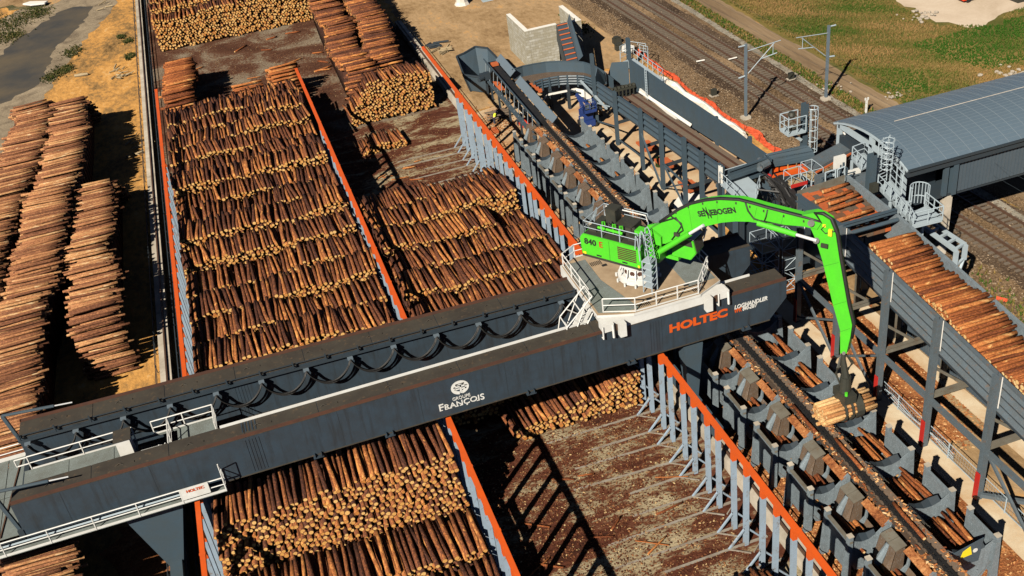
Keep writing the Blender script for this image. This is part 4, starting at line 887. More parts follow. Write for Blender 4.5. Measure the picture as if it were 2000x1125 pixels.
put_text(MB(), 'E', L3(-2.28, V0-0.02, 14.52), DU, (0, 0, 1), 0.66, xs=1.0, bold=0.012, extr=0.012).build('lettering', 'red_paint', bodyo)
lm = MB(); boxL(lm, 0.95, 1.1, V0-0.035, V0-0.015, 13.62, 13.82); boxL(lm, -3.7, -3.45, V0-0.035, V0-0.015, 13.62, 13.8); lm.each('marker_lamp', 'yellow_paint', bodyo)
rr = MB(); P4 = [L3(-3.55, V0+0.1, 15.31), L3(1.0, V0+0.1, 15.31)]
rr.rail(P4, 1.05, 0.035, 1.5, (0.55,)).rail([L3(-3.55, V0+0.1, 15.31), L3(-3.55, V1-0.1, 15.31), L3(0.2, V1-0.1, 15.31)], 1.05, 0.035, 1.5, (0.55,)); rr.build('handrail', 'galvanised', h)
# engine-deck clutter
en = MB(); boxL(en, -2.6, -1.75, 0.15, 1.0, 15.32, 16.75); boxL(en, -2.66, -1.69, 0.09, 1.06, 16.75, 16.84); en.build('exhaust_box', 'engine_dark', h, bevel=0.03)
e2 = MB(); boxL(e2, -1.6, -0.2, -0.3, 1.2, 15.32, 15.95); boxL(e2, -3.4, -2.8, -0.9, 0.9, 15.32, 15.7); boxL(e2, -0.1, 0.9, -0.9, -0.2, 15.32, 15.75)
for i in range(9):
    u = random.uniform(-3.2, 0.6); v = random.uniform(-1.0, 1.2); e2.tube([L3(u, v, 15.4), L3(u+0.3, v+0.2, 15.95), L3(u+0.8, v+random.uniform(-.3, .3), 15.8), L3(u+1.1, v, 15.4)], 0.05, 5)
e2.build('engine', 'engine_dark', h)
e3 = MB(); e3.tube([L3(-2.9, -0.6, 15.6), L3(-0.6, -0.7, 15.65)], 0.10, 8)
for u in (-2.4, -1.5, -0.9): e3.tube([L3(u, -0.6, 15.4), L3(u, -0.6, 16.15), L3(u+0.2, -0.6, 16.2), L3(u+0.2, -0.6, 15.9)], 0.06, 6)
boxL(e3, 0.3, 1.0, -0.6, 0.1, 15.32, 16.1); e3.build('hydraulic_pipe', 'green_paint', h)
MB().tube([L3(-3.3, 1.2, 15.31), L3(-3.2, 1.2, 16.35), L3(0.2, 1.2, 16.35), L3(0.3, 1.2, 15.9)], 0.05, 6).build('guard_bar', 'white_paint', h)
# access ladder tower beside the carriage
ac = MB()
for dv in (0, 0.75):
    ac.bar(L3(1.45, V0-0.25+dv, DZ+0.02), L3(1.45, V0-0.25+dv, 14.4), 0.07, 0.07); ac.bar(L3(2.15, V0-0.25+dv, DZ+0.02), L3(2.15, V0-0.25+dv, 14.4), 0.07, 0.07)
for i in range(5): boxL(ac, 1.42, 2.18, V0-0.28, V0+0.53, 12.3+i*0.52, 12.36+i*0.52)
ac.build('step_tower', 'galvanised', h)
al = MB(); 
for v in (V0-0.25, V0+0.5):
    al.tube([L3(2.1, v, 14.4), L3(1.75, v, 16.6), L3(1.6, v, 16.9), L3(1.4, v, 16.7), L3(1.35, v, 15.3)], 0.04, 6); al.tube([L3(1.3, v, 14.4), L3(1.2, v, 16.2), L3(1.05, v, 16.4), L3(0.95, v, 15.3)], 0.04, 6)
for i in range(8): al.tube([L3(2.1-0.05*i, V0-0.25, 14.5+i*0.28), L3(2.1-0.05*i, V0+0.5, 14.5+i*0.28)], 0.035, 5)
for i in range(4): al.tube([L3(2.1-0.08*i, V0+0.5, 14.6+i*0.5), L3(1.3, V0+0.5, 15.0+i*0.45)], 0.03, 5)
al.build('access_ladder', 'galvanised', h)
# operator cab on the far side
rs = MB(); boxL(rs, 1.0, 3.0, 0.75, 1.7, 13.5, 13.8); rs.build('cab_riser', 'green_paint', h)
cbm = MB(); cbm.plate([L3(2.5, 0.72, 13.85), L3(4.0, 0.72, 13.85), L3(4.45, 0.72, 14.5), L3(4.2, 0.72, 15.55), L3(2.5, 0.72, 15.55)], DV*1.2); cabo = cbm.build('cab', 'green_paint', h, bevel=0.04)
gl = MB(); gl.plate([L3(3.0, 0.70, 14.95), L3(4.2, 0.70, 14.95), L3(4.12, 0.70, 15.42), L3(3.0, 0.70, 15.42)], DV*0.015); gl.plate([L3(4.44, 0.82, 14.6), L3(4.44, 1.82, 14.6), L3(4.24, 1.82, 15.45), L3(4.24, 0.82, 15.45)], DU*0.05); gl.build('window', 'engine_dark', cabo)
rfm = MB(); boxL(rfm, 2.45, 4.3, 0.66, 1.98, 15.58, 15.64); rfm.build('roof', 'white_paint', cabo); MB().tube([L3(4.3, 1.9, 14.6), L3(4.5, 2.1, 15.6), L3(4.45, 2.2, 16.6)], 0.05, 6).build('grab_bar', 'white_paint', cabo)
# boom: side outline measured on the vertical boom plane, extruded to a box section
NRM = np.array([DV.x, DV.y, 0.0]); BP = np.array(L3(0, 0.25, 0)) 
def onplane(x, y, off=0.0):
    r = _ray(x, y); q = BP+NRM*off; t_ = ((q-CP) @ NRM)/(r @ NRM); return Vector(CP+t_*r)
HW = 0.40
def side_prism(pts, hw, name, m, parent, bevel=0.03):
    p = [onplane(x, y, -hw) for x, y in pts]; return MB().plate(p, DV*(2*hw)).build(name, m, parent, bevel=bevel)
def ribbon(top, bot, hw, name, m, parent):
    mb = MB(); T = [onplane(x, y, -hw) for x, y in top]; B = [onplane(x, y, -hw) for x, y in bot]; o = DV*2*hw
    vs = []; 
    for a, b in zip(T, B): vs += [b, a, a+o, b+o]
    fs = [(4*i+j, 4*i+(j+1) % 4, 4*i+4+(j+1) % 4, 4*i+4+j) for i in range(len(T)-1) for j in range(4)]+[(3, 2, 1, 0), tuple(4*(len(T)-1)+k for k in range(4))]
    mb.add(vs, fs); return mb.build(name, m, parent)
boom_top = [(1262, 452), (1289, 437), (1308, 424), (1326, 412), (1350, 400.5), (1378, 394), (1406, 391), (1443, 393), (1470, 400), (1497, 408), (1536, 418), (1575, 428), (1604, 436)]
boom_bot = [(1268, 476), (1300, 476), (1318, 468), (1336, 459), (1360, 448.5), (1382, 441), (1409, 435), (1436, 432.5), (1462, 433), (1490, 437), (1530, 439), (1566, 442), (1596, 448)]
boom = ribbon(boom_top, boom_bot, HW, 'boom', 'green_paint', h)
stick_l = [(1566, 420), (1572, 432), (1582, 443), (1594, 470), (1607, 512), (1626, 592), (1641, 646), (1641, 690)]
stick_r = [(1590, 416), (1606, 421), (1621, 431), (1632, 458), (1640, 510), (1655, 595), (1665, 640), (1653, 691)]
stick = ribbon(stick_l, stick_r, 0.30, 'stick', 'green_paint', h)
pm_ = MB()
for x, y, r, w_ in ((1584, 436, 0.22, 0.56), (1594, 470, 0.20, 0.5), (1274, 464, 0.25, 0.6), (1648, 690, 0.12, 0.42), (1490, 437, 0.18, 0.5)): pm_.tube([onplane(x, y, -w_), onplane(x, y, w_)], r, 14)
pm_.each('pivot_pin', 'engine_dark', h)
# saddle for the boom foot
sd = MB()
for v in (-0.62, 0.42): sd.plate([L3(0.2, v+0.25, 15.2), L3(2.3, v+0.25, 15.2), L3(2.3, v+0.25, 15.9), L3(1.6, v+0.25, 16.3), L3(0.6, v+0.25, 15.9)], DV*0.18)
sd.plate([L3(1.1, -0.25, 13.6), L3(2.0, -0.25, 13.6), L3(2.1, -0.25, 14.4), L3(1.1, -0.25, 15.2)], DV*1.1); sd.build('boom_saddle', 'green_paint', h)
def cyl(a, b, r, frac, off, name):
    A, B = onplane(*a, off), onplane(*b, off); m_ = A.lerp(B, frac)
    o = MB().tube([A, m_], r, 12).build(name, 'green_paint', h, smooth=False); MB().tube([m_, B], r*0.55, 10).build('rod', 'chrome', o); return o
cyl((1288, 492), (1374, 440), 0.21, 0.7, -0.55, 'boom_cylinder'); cyl((1290, 489), (1376, 438), 0.21, 0.7, 0.62, 'boom_cylinder')
cyl((1480, 436), (1595, 470), 0.19, 0.66, -0.52, 'stick_cylinder'); cyl((1480, 436), (1595, 470), 0.19, 0.66, 0.52, 'stick_cylinder')
hs = MB(); off = [-0.3, -0.12, 0.08, 0.28]
for k, o_ in enumerate(off): hs.tube([onplane(x, y-2.8-0.9*(k % 2), o_) for x, y in boom_top[1:]]+[onplane(x, y, o_) for x, y in ((1592, 416), (1608, 417), (1624, 427), (1636, 456), (1644, 510), (1659, 595), (1668, 632), (1664, 660))], 0.115, 6)
hs.tube([onplane(1290, 434, -0.42), onplane(1320, 425, -0.45), onplane(1331, 441, -0.46), onplane(1324, 452, -0.46), onplane(1312, 468, -0.46)], 0.05, 6)
hs.tube([onplane(1310, 422, -0.45), onplane(1330, 436, -0.46), onplane(1334, 450, -0.46), onplane(1322, 458, -0.46)], 0.05, 6)
hs.tube([onplane(1456, 396, -0.43), onplane(1461, 412, -0.44), onplane(1472, 427, -0.44), onplane(1492, 434, -0.44)], 0.055, 6); hs.tube([onplane(1499, 410, -0.43), onplane(1496, 424, -0.44), onplane(1492, 434, -0.44)], 0.045, 6)
hs.tube([onplane(1492, 432, -0.44), onplane(1510, 436, -0.44), onplane(1545, 443, -0.44)], 0.045, 6)
hs.tube([onplane(1612, 440, -0.33), onplane(1604, 448, -0.33), onplane(1612, 456, -0.33), onplane(1630, 452, -0.33)], 0.035, 5)
hs.build('hose', 'black_rubber', h, smooth=True)
cl = MB()
for x, y in ((1322, 458), (1491, 435), (1610, 480)): 
    c = onplane(x, y, -0.46); cl.bar(c-DU*0.22, c+DU*0.22, 0.14, 0.26)
for x, y in boom_top[2:-1:1]: c = onplane(x, y-1.5, 0); cl.bar(c-DV*0.42, c+DV*0.42, 0.10, 0.16)
cl.each('hose_clamp', 'engine_dark', h)
lp = MB(); c = onplane(1610, 441, -0.31); lp.bar(c-DU*0.1, c+DU*0.1, 0.05, 0.2); c = onplane(1624, 452, -0.2); lp.bar(c-DU*0.12, c+DU*0.12, 0.5, 0.45); lp.build('work_lamp', 'yellow_paint', h)
sb = MB()
for (x0, y0_, x1, y1_) in ((1345, 404, 1352, 451), (1400, 393, 1402, 434), (1478, 404, 1472, 434), (1530, 417, 1526, 438), (1603, 520, 1638, 514), (1622, 596, 1653, 590), (1637, 648, 1660, 643)):
    sb.tube([onplane(x0, y0_+1.5, -HW-0.004 if x0 < 1580 else -0.304), onplane(x1, y1_-1.5, -HW-0.004 if x0 < 1580 else -0.304)], 0.012, 4)
sb.each('weld_seam', 'green_shade', boom)
# maker's name on the boom side
o0 = onplane(1365, 423, -HW-0.012); o1 = onplane(1438, 415, -HW-0.012); rt = (o1-o0).normalized(); up = Vector((0, 0, 1)); up = (up-rt*up.dot(rt)).normalized(); ln = (o1-o0).length
for tx_, u0_, u1_, cap_, dz_ in (('SE', 0.0, 0.165, 0.42, 0.0), ('N', 0.170, 0.270, 0.66, -0.02), ('N', 0.235, 0.335, 0.66, -0.20), ('EBOGEN', 0.345, 1.0, 0.42, 0.0)):
    fit_text(tx_, o0+rt*ln*u0_+up*dz_, rt, up, ln*(u1_-u0_), cap_, 0.035 if len(tx_) > 1 else 0.02, extr=0.01).build('lettering', 'black_rubber', boom)
# grab hanging from the stick
GC = onplane(1648, 795); tip = onplane(1647, 690)
gb = MB(); gb.tube([tip, Vector((tip.x, tip.y, tip.z-0.5)), Vector((GC.x, GC.y, GC.z+2.6))], [0.16, 0.2, 0.28], 8); gb.tube([Vector((GC.x, GC.y, GC.z+2.7)), Vector((GC.x, GC.y, GC.z+1.5))], [0.36, 0.42], 12)
gb.box(GC.x-0.45, GC.x+0.45, GC.y-0.75, GC.y+0.75, GC.z+0.85, GC.z+1.5)
for s in (-1, 1):
    for k in range(3): gb.tube([tip+Vector((0.2*s, 0, -0.1)), tip+Vector((0.55*s+0.1*k, -0.2, -0.9)), tip+Vector((0.4*s, 0.1*k, -1.7)), Vector((GC.x+0.25*s, GC.y, GC.z+1.7))], 0.045, 5)
grab = gb.build('grab_head', 'engine_dark', h)
for sx, dx in ((-1, -0.42), (1, 0.48), (-1, 0.1)):
    for sy in (-1, 1):
        tn = MB(); pr = []
        for q in range(9):
            a = R_(80-q*24); pr.append((0.98*math.cos(a)*sy, 0.92*math.sin(a)))
        ou = [(GC.x+dx, GC.y+p[0]*1.02, GC.z+p[1]*1.05+0.02) for p in pr]; inn = [(GC.x+dx, GC.y+p[0]*0.80, GC.z+p[1]*0.80+0.02) for p in pr]; wd = 0.55 if dx > 0.4 else 0.16
        for i in range(8): tn.plate([ou[i], ou[i+1], inn[i+1], inn[i]], (wd, 0, 0))
        tn.build('grab_jaw', 'engine_dark', h)
MB().tube([(GC.x-0.25, GC.y-0.55, GC.z+1.75), (GC.x-0.25, GC.y-0.6, GC.z+0.95)], 0.11, 8).build('grab_cylinder', 'green_paint', h)
gi = 0
for iy in range(-4, 5):
    for iz in range(-4, 5):
        yy, zz = iy*0.28+(0.14 if iz % 2 else 0), iz*0.245
        if yy*yy*0.8+zz*zz*1.25 < 0.60: addlog('grabbed', (GC.x-1.95+random.gauss(0, .12), GC.y+yy, GC.z+zz), (GC.x+1.95+random.gauss(0, .12), GC.y+yy+random.gauss(0, .05), GC.z+zz+random.gauss(0, .04)), random.uniform(0.105, 0.14))
emit('grabbed', 'grabbed_log', ['wood_peeled', 'log_end_pale'], 'thin peeled log held in the bundle inside the black grab', 'log', 'logs in the grab', 200, 's', 's')
# ================================================================ LOG FEEDER: central chain between two rows of bins
cc = thing('chain_conveyor', (32.3, 72, 0), 'long central chain conveyor with black chain running between the two rows of sorting bins', 'conveyor')
YA, YB, ZC = 34.5, 108.5, 4.05
mb = MB()
for i in range(16):
    a, b = YA+(YB-YA)*i/16, YA+(YB-YA)*(i+1)/16-0.03
    mb.plate([(31.95, a, ZC-0.1), (31.5, a, ZC+0.06), (31.5, b, ZC+0.06), (31.95, b, ZC-0.1)], (0.02, 0, -0.05)); mb.plate([(32.65, a, ZC-0.1), (33.05, a, ZC+0.06), (33.05, b, ZC+0.06), (32.65, b, ZC-0.1)], (-0.02, 0, -0.05))
    mb.box(31.95, 32.65, a, b, ZC-0.16, ZC-0.1)
mb.build('trough', 'hump_plate', cc)
mb = MB(); n = 150
for i in range(n):
    y = YA+(YB-YA)*i/n; mb.box(32.10, 32.26, y, y+0.42, ZC-0.09, ZC+0.0+0.02*(i % 2)).box(32.34, 32.50, y+0.2, y+0.62, ZC-0.09, ZC+0.0+0.02*(i % 2)); 
    mb.box(32.02, 32.58, y+0.1, y+0.18, ZC-0.07, ZC+0.035)
mb.build('chain', 'chain_black', cc)
mb = MB()
for y in np.arange(36, 108, 4.3):
    mb.bar((31.5, y, 0), (31.9, y, ZC-0.2), 0.25, 0.25).bar((33.1, y, 0), (32.7, y, ZC-0.2), 0.25, 0.25)
mb.each('support_frame', 'steel_dark', cc)
cm = scatter('chain_debris', 1900, lambda n: (lambda y: np.stack([32.3+RNG.choice([-1, 1], n)*RNG.uniform(.42, .85, n), y, np.full(n, ZC-0.02)], 1))(np.concatenate([RNG.uniform(YA, YB, n//3), RNG.normal(RNG.choice(np.arange(36, 108, 4.35), n-n//3), 0.9)])), 'chip_mix', (0.06, 0.26), 0.02); cm.parent = cc; cm.location = -WO[cc]; cm['label'] = 'orange bark debris lying on the conveyor'

PROF = [(0.0, 3.45), (0.05, 3.42), (0.18, 3.02), (0.34, 2.78), (0.50, 2.78), (0.66, 3.05), (0.82, 3.55), (0.93, 3.95), (1.0, 4.05)]
def make_bin(side, y, name_i):
    xo = 28.75 if side < 0 else 36.65; xi = 31.75 if side < 0 else 33.0; hw = 1.22; sg = 1 if side < 0 else -1
    b = thing('sorting_bin', ((xo+xi)/2, y, 0), '', 'sorting bin', 'sorting bins of the log feeder')
    X = lambda u: xo+(xi-xo)*u
    def low(u): return 0.95 if u == 0 else max(0.45, 2.0-2.2*math.sin(min(1, u)*math.pi)**0.7)
    for s in (-1, 1):
        yy = y+s*hw; pm = MB(); lean = 0.30
        top = [(X(u), yy+lean*(u*(1-u))*2, z if s < 0 else max(low(u)+0.25, z-1.9 if 0.02 < u < 0.95 else z-0.3)) for u, z in PROF]; bot = [(X(u), yy, low(u)) for u, z in PROF]
        pm.strip(top, bot, (0, 0.06, 0)); o = pm.build('end_plate', 'bin_plate', b)
        if s < 0:
            fm = MB()                               # lip folded back along near plate's outer half; its shade painted as dark steel
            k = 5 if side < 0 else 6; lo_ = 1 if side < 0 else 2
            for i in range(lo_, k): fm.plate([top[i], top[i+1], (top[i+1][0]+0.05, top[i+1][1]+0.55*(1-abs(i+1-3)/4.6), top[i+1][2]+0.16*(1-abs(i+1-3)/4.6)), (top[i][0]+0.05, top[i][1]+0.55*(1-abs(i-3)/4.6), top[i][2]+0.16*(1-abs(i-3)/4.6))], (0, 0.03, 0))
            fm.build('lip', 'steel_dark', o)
    wm = MB(); wm.box(min(xo, xo+sg*0.08), max(xo, xo+sg*0.08), y-hw, y+hw, 0.6, 3.35); o = wm.build('outer_wall', 'bin_plate', b)
    MB().box(xo-0.10, xo+0.10, y-hw-0.25, y+hw+0.25, 3.37, 3.50).build('top_bar', 'chute_plate' if side < 0 else 'bin_plate', o)
    for s in (-1, 1):
        p = MB(); yy = y+s*(hw+0.05); p.hexa([(xo-0.40*sg, yy-0.14, 0), (xo+0.15*sg, yy-0.14, 0), (xo+0.15*sg, yy+0.14, 0), (xo-0.40*sg, yy+0.14, 0), (xo-0.15*sg, yy-0.14, 3.85), (xo+0.15*sg, yy-0.14, 3.85), (xo+0.15*sg, yy+0.14, 3.85), (xo-0.15*sg, yy+0.14, 3.85)])
        p = p.build('post', 'bin_plate', b); MB().box(xo-0.18, xo+0.18, yy-0.17, yy+0.17, 3.852, 3.93).build('post_cap', 'concrete_beam', p)
    fl = MB(); k = 8; arc = [(X(0.02+0.96*i/k), max(0.5, 2.0-1.75*math.sin((0.02+0.96*i/k)*math.pi)**0.8)) for i in range(k+1)]
    for i in range(k): fl.plate([(arc[i][0], y-hw, arc[i][1]), (arc[i+1][0], y-hw, arc[i+1][1]), (arc[i+1][0], y+hw, arc[i+1][1]), (arc[i][0], y+hw, arc[i][1])], (0, 0, -0.04))
    fl.build('floor', 'hump_plate', b)
    yb = y+hw+0.16; ye = y+hw+1.78; ym = (yb+ye)/2
    if side < 0:
        m1_ = 'chute_plate' if y < 60 else 'hump_plate'; ap_ = MB()
        ap_.plate([(30.72, yb, 3.42), (31.5, yb, 3.62), (31.5, ym-0.02, 3.62), (30.72, ym-0.02, 3.42)], (0, 0, 0.05)).plate([(30.72, ym+0.02, 3.42), (31.5, ym+0.02, 3.62), (31.5, ye, 3.62), (30.72, ye, 3.42)], (0, 0, 0.05)); ap_.build('apron_plate', m1_, b)
        pl_ = MB(); pl_.plate([(30.72, ym+0.22, 3.40), (30.72, ye, 3.40), (30.25, ye, 1.3), (30.05, ym+0.32, 1.0)], (0.04, 0, 0)).plate([(30.72, yb, 3.40), (31.4, yb, 3.5), (31.4, yb, 1.0), (30.3, yb, 1.0)], (0, 0.03, 0)).plate([(31.4, ye, 3.5), (30.72, ye, 3.4), (30.25, ye, 1.3), (31.4, ye, 1.0)], (0, -0.03, 0)); pl_.plate([(30.72, yb, 3.40), (30.72, ym-0.18, 3.40), (30.05, ym-0.30, 1.0), (30.3, yb, 1.0)], (0.04, 0, 0)); pl_.build('pedestal', 'hump_plate', b)
        MB().tube([(30.80, ym, 3.36), (30.28, ym, 2.3), (29.98, ym, 0.8)], [0.16, 0.26, 0.34], 8).build('rib', 'bin_plate', b)
        tr_ = MB().plate([(31.1, y-hw+0.05, 3.5), (31.55, y-hw+0.05, 3.75), (31.55, y+hw-0.05, 3.75), (31.1, y+hw-0.05, 3.5)], (0, 0, 0.04)).build('chip_tray', 'chip_ground', b)
    else:
        cv_ = MB()
        for i in range(5):
            a0_, a1_ = R_(i*18), R_(i*18+18); f_ = lambda a: (33.05+0.85*math.sin(a), 2.9+0.95*math.cos(a))
            (xa_, za_), (xb_, zb_) = f_(a0_), f_(a1_); cv_.plate([(xa_, yb-0.2, za_), (xb_, yb+0.1, zb_), (xb_, ye-0.4, zb_), (xa_, ye+0.2, za_)], (0, 0, 0.04))
        cv_.build('conveyor_cover', 'chute_plate' if y < 60 else 'hump_plate', b)
    return b
LY = [37.0, 41.5, 46.1, 50.7, 55.2, 59.6, 63.9, 68.2, 72.5, 76.8, 81.1, 85.4, 89.8, 94.0, 98.1, 102.4, 106.6]
RY = [38.0, 42.3, 46.6, 51.0, 55.4, 59.7, 64.0, 68.3, 72.6, 76.9, 81.2, 85.6, 90.0, 94.0, 98.0, 102.0, 105.8]
nlog = {(-1, 0): 6, (-1, 1): 9, (-1, 2): 11, (-1, 3): 8, (-1, 4): 8, (-1, 5): 6, (1, 0): 9, (1, 1): 9, (1, 2): 13, (1, 3): 10, (1, 4): 8, (1, 5): 11, (1, 6): 8, (-1, 12): 4, (-1, 13): 4, (1, 14): 4, (1, 15): 6, (1, 13): 4}
for side, Ys in ((-1, LY), (1, RY)):
    for i, y in enumerate(Ys):
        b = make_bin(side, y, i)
        b['label'] = '%s bin from the front on the %s side of the central chain conveyor' % (ORD[i], 'left' if side < 0 else 'right')
        n = nlog.get((side, i), 0); xo = 28.75 if side < 0 else 36.65; sg = 1 if side < 0 else -1
        for k in range(n):
            row, col = divmod(k, 6); u = 0.16+0.115*col+0.05*row; x = xo+sg*2.9*u*(1 if side < 0 else 1.15); z = max(0.55, 2.0-1.75*math.sin(u*math.pi)**0.8)+0.62+0.26*row+0.62*(y < 60)
            yw = random.gauss(0, 0.10); yo = random.gauss(0.15, 0.25)
            addlog('bin', (x-yw, y-1.0+yo, z+random.gauss(0, .1)), (x+yw, y+2.6+yo, z+random.gauss(0, .12)), random.uniform(0.10, 0.165))
for (x, y) in ((31.75, 50.6), (32.5, 46.3), (32.45, 39.6), (31.7, 66)): addlog('chain', (x-0.05, y-1.6, ZC+0.15), (x+0.05, y+1.7, ZC+0.14), 0.13)
emit('bin', 'bin_log', ['bark_red', 'log_end_pale'], 'reddish log lying inside a sorting bin of the log feeder', 'log', 'logs in the sorting bins', 300, 's', 's')
emit('chain', 'chain_log', ['bark_red', 'log_end_pale'], 'single reddish log lying along the black chain of the central conveyor', 'log', 'single logs on the chain conveyor', 99, 's', 's')
# warning plates on the nearest right bin
wp = MB().m(0).plate([(35.2, 36.70, 2.9), (36.1, 36.70, 2.55), (35.95, 36.70, 3.25)], (0, -0.02, 0))
nb = thing('warning_sign', (35.7, 36.7, 2.5), 'yellow triangle warning sign with small round white sticker on the nearest right bin plate', 'sign'); 
pl = at(1888, 1078, 3.3)
nb.location = pl; WO[nb] = Vector(pl)
MB().plate([pl+np.array(q) for q in ((-0.42, -0.0, -0.42), (0.40, 0, -0.36), (0.22, 0, 0.38), (-0.28, 0, 0.12))], (0, -0.02, 0)).build('triangle', 'yellow_paint', nb)
MB().tube([tuple(pl+np.array((0.62, 0.0, -0.12))), tuple(pl+np.array((0.62, -0.02, -0.12)))], 0.17, 14).build('sticker', 'white_paint', nb)
MB().plate([pl+np.array(q) for q in ((-1.3, 0.02, -1.2), (1.0, 0.02, -1.2), (1.15, 0.02, 0.7), (-1.3, 0.02, 0.1))], (0, 0.05, 0)).build('back_plate', 'steel_blue', nb)

# ---------------------------------------------------------------- hopper and infeed conveyor at the far end
hp_ = thing('discharge_hopper', (32, 132, 0), 'dark blue grey discharge hopper with flared rim at the far end of the infeed conveyor', 'hopper')
topp = [at(x, y, z)[:2] for x, y, z in ((892, 110, 3.2), (906, 104, 3.3), (928, 91, 3.6), (952, 94, 3.6), (978, 120, 3.3), (950, 152, 2.6), (905, 146, 2.6))]; topp = [tuple(p) for p in topp]; zt = [3.2, 3.3, 3.6, 3.6, 3.3, 2.6, 2.6]; NH = 7
cx_ = sum(p[0] for p in topp)/NH; cy_ = sum(p[1] for p in topp)/NH; base = [(cx_+(p[0]-cx_)*0.72, cy_-0.6+(p[1]-cy_)*0.72) for p in topp]
mb = MB()
for i in range(NH):
    j = (i+1) % NH; mb.plate([(*base[i], 0.1), (*base[j], 0.1), (*topp[j], zt[j]), (*topp[i], zt[i])], (0.05, 0.05, 0))
mb.build('shell', 'steel_blue', hp_); mb = MB()
for i in range(NH): j = (i+1) % NH; mb.bar((*topp[i], zt[i]), (*topp[j], zt[j]), 0.2, 0.2)
for i in (0, 5, 6): mb.bar((*base[i], 0), (*topp[i], zt[i]), 0.25, 0.25)
mb.build('rim', 'steel_dark', hp_)
ic = thing('infeed_conveyor', (32.6, 118, 0), 'straight inclined infeed conveyor with pale side plate leading from the hopper to the chain', 'conveyor')
def ip(x, y): return 4.7-(128-y)*0.03
MB().plate([(31.9, 128.5, 4.5), (32.9, 128.5, 4.5), (32.9, 107.0, 3.95), (31.9, 107.0, 3.95)], (0, 0, -0.3)).build('belt', 'black_rubber', ic)
mb = MB(); 
mb.plate([(33.0, 128.6, 4.55), (33.75, 128.6, 5.2), (33.75, 122.4, 5.05), (33.0, 122.4, 4.4)], (0.05, 0, 0)); mb.plate([(33.0, 120.5, 4.3), (33.75, 120.5, 5.0), (33.75, 107.2, 4.65), (33.0, 107.2, 3.95)], (0.05, 0, 0)); mb.each('side_plate', 'post_dim', ic)
mb = MB(); mb.plate([(31.85, 128.6, 4.2), (31.45, 128.6, 5.0), (31.45, 106.8, 4.5), (31.85, 106.8, 3.7)], (-0.05, 0, 0)); mb.bar((31.45, 128.6, 5.05), (31.45, 106.8, 4.55), 0.14, 0.10)
mb.bar((31.0, 126, 3.0), (31.0, 107.5, 2.6), 0.3, 0.3).bar((30.9, 122.0, 3.6), (30.9, 107.5, 3.3), 0.12, 0.12)
for y in np.arange(108.5, 128, 1.7): mb.bar((31.05, y, 2.9), (31.45, y+0.6, 4.7), 0.08, 0.10)
mb.build('side_frame', 'steel_blue', ic)
mb = MB()
for y in (109.5, 113.5, 118.0, 122.4, 125.6, 127.8): mb.ibeam((31.2, y, 0), (31.2, y, 3.2), 0.22, 0.22, (0, 1, 0)).ibeam((33.2, y, 0), (33.2, y, 3.9), 0.22, 0.22, (0, 1, 0))
mb.each('leg', 'steel_dark', ic)
mb = MB().box(30.6, 31.3, 125.6, 126.4, 3.3, 4.2).box(30.3, 31.2, 126.6, 127.5, 2.9, 3.7).tube([(30.4, 125.9, 3.6), (29.7, 125.5, 3.6)], 0.28, 10); mb.build('drive_motor', 'steel_dark', ic)
mb = MB().plate([(31.95, 127.3, 4.56), (32.8, 127.3, 4.56), (32.8, 126.5, 4.55), (31.95, 126.5, 4.55)], (0, 0, 0.3)).plate([(31.0, 123.6, 3.7), (31.7, 123.2, 3.6), (31.7, 120.8, 3.5), (31.0, 121.4, 3.4)], (0, 0, 0.15)); mb.each('orange_cover', 'orange_rust', ic)
MB().plate([(33.75, 127.5, 3.4), (34.7, 127.3, 3.4), (34.8, 123.8, 3.4), (33.9, 123.6, 3.4)], (0, 0, 0.9)).build('end_housing', 'black_rubber', ic, bevel=0.2)

# ---------------------------------------------------------------- curved deck between hopper and upper trough
cv = thing('curved_conveyor', (39, 121, 0), 'curved dark blue grey conveyor deck sweeping from the infeed conveyor round to the upper trough', 'conveyor')
outer = [at(x, y, 5.0) for x, y in ((1000, 136), (1020, 129), (1040, 125), (1065, 121), (1090, 119.5), (1118, 119.5), (1140, 121.5), (1160, 128), (1180, 140), (1198, 156))]
inner = [np.array([p[0]+(38.5-p[0])*0.30, p[1]+(112-p[1])*0.36, 4.0]) for p in outer]
mb = MB(); lo = [(p[0], p[1], 3.6) for p in outer]; mb.strip([tuple(p) for p in outer], lo, (0.03, 0.06, 0))
for i in range(len(outer)-1): mb.bar(tuple(outer[i]), tuple(outer[i+1]), 0.12, 0.10)
mb.build('outer_wall', 'steel_blue', cv)
mb = MB(); mid = [(p[0]+(38.5-p[0])*0.15, p[1]+(112-p[1])*0.18, 3.75) for p in outer]
for A, B in ((lo, mid), (mid, [(*p[:2], 3.7) for p in inner])):
    for i in range(len(A)-1): mb.plate([A[i], A[i+1], B[i+1], B[i]], (0, 0, -0.1))
mb.build('deck', 'hump_plate', cv)
mb = MB()
for k in range(4): mb.tube([(p[0]+(38.5-p[0])*0.03*k*0.4, p[1]+(112-p[1])*0.0, 4.35-k*0.33) for p in inner], 0.13, 6)
for p in inner: mb.bar((p[0], p[1]-0.15, 3.0), (p[0], p[1]-0.15, 4.5), 0.16, 0.12)
mb.build('inner_rail', 'steel_blue', cv)
mb = MB()
for p in inner[::2]: mb.ibeam((p[0], p[1], 0), (p[0], p[1], 3.6), 0.35, 0.35, (0, 1, 0)); 
for p in outer[::2]: mb.ibeam((p[0], p[1], 0), (p[0], p[1], 3.6), 0.3, 0.3, (0, 1, 0))
for a, b in zip(inner[:-1:2], inner[1::2]): mb.bar((a[0], a[1], 2.6), (b[0]+0.3, b[1], 2.0), 0.15, 0.15)
mb.build('leg', 'steel_dark', cv)
wl = [(35.2, 117.4), (36.6, 118.9), (40.2, 118.6), (40.8, 117.6), (40.9, 115.2)]
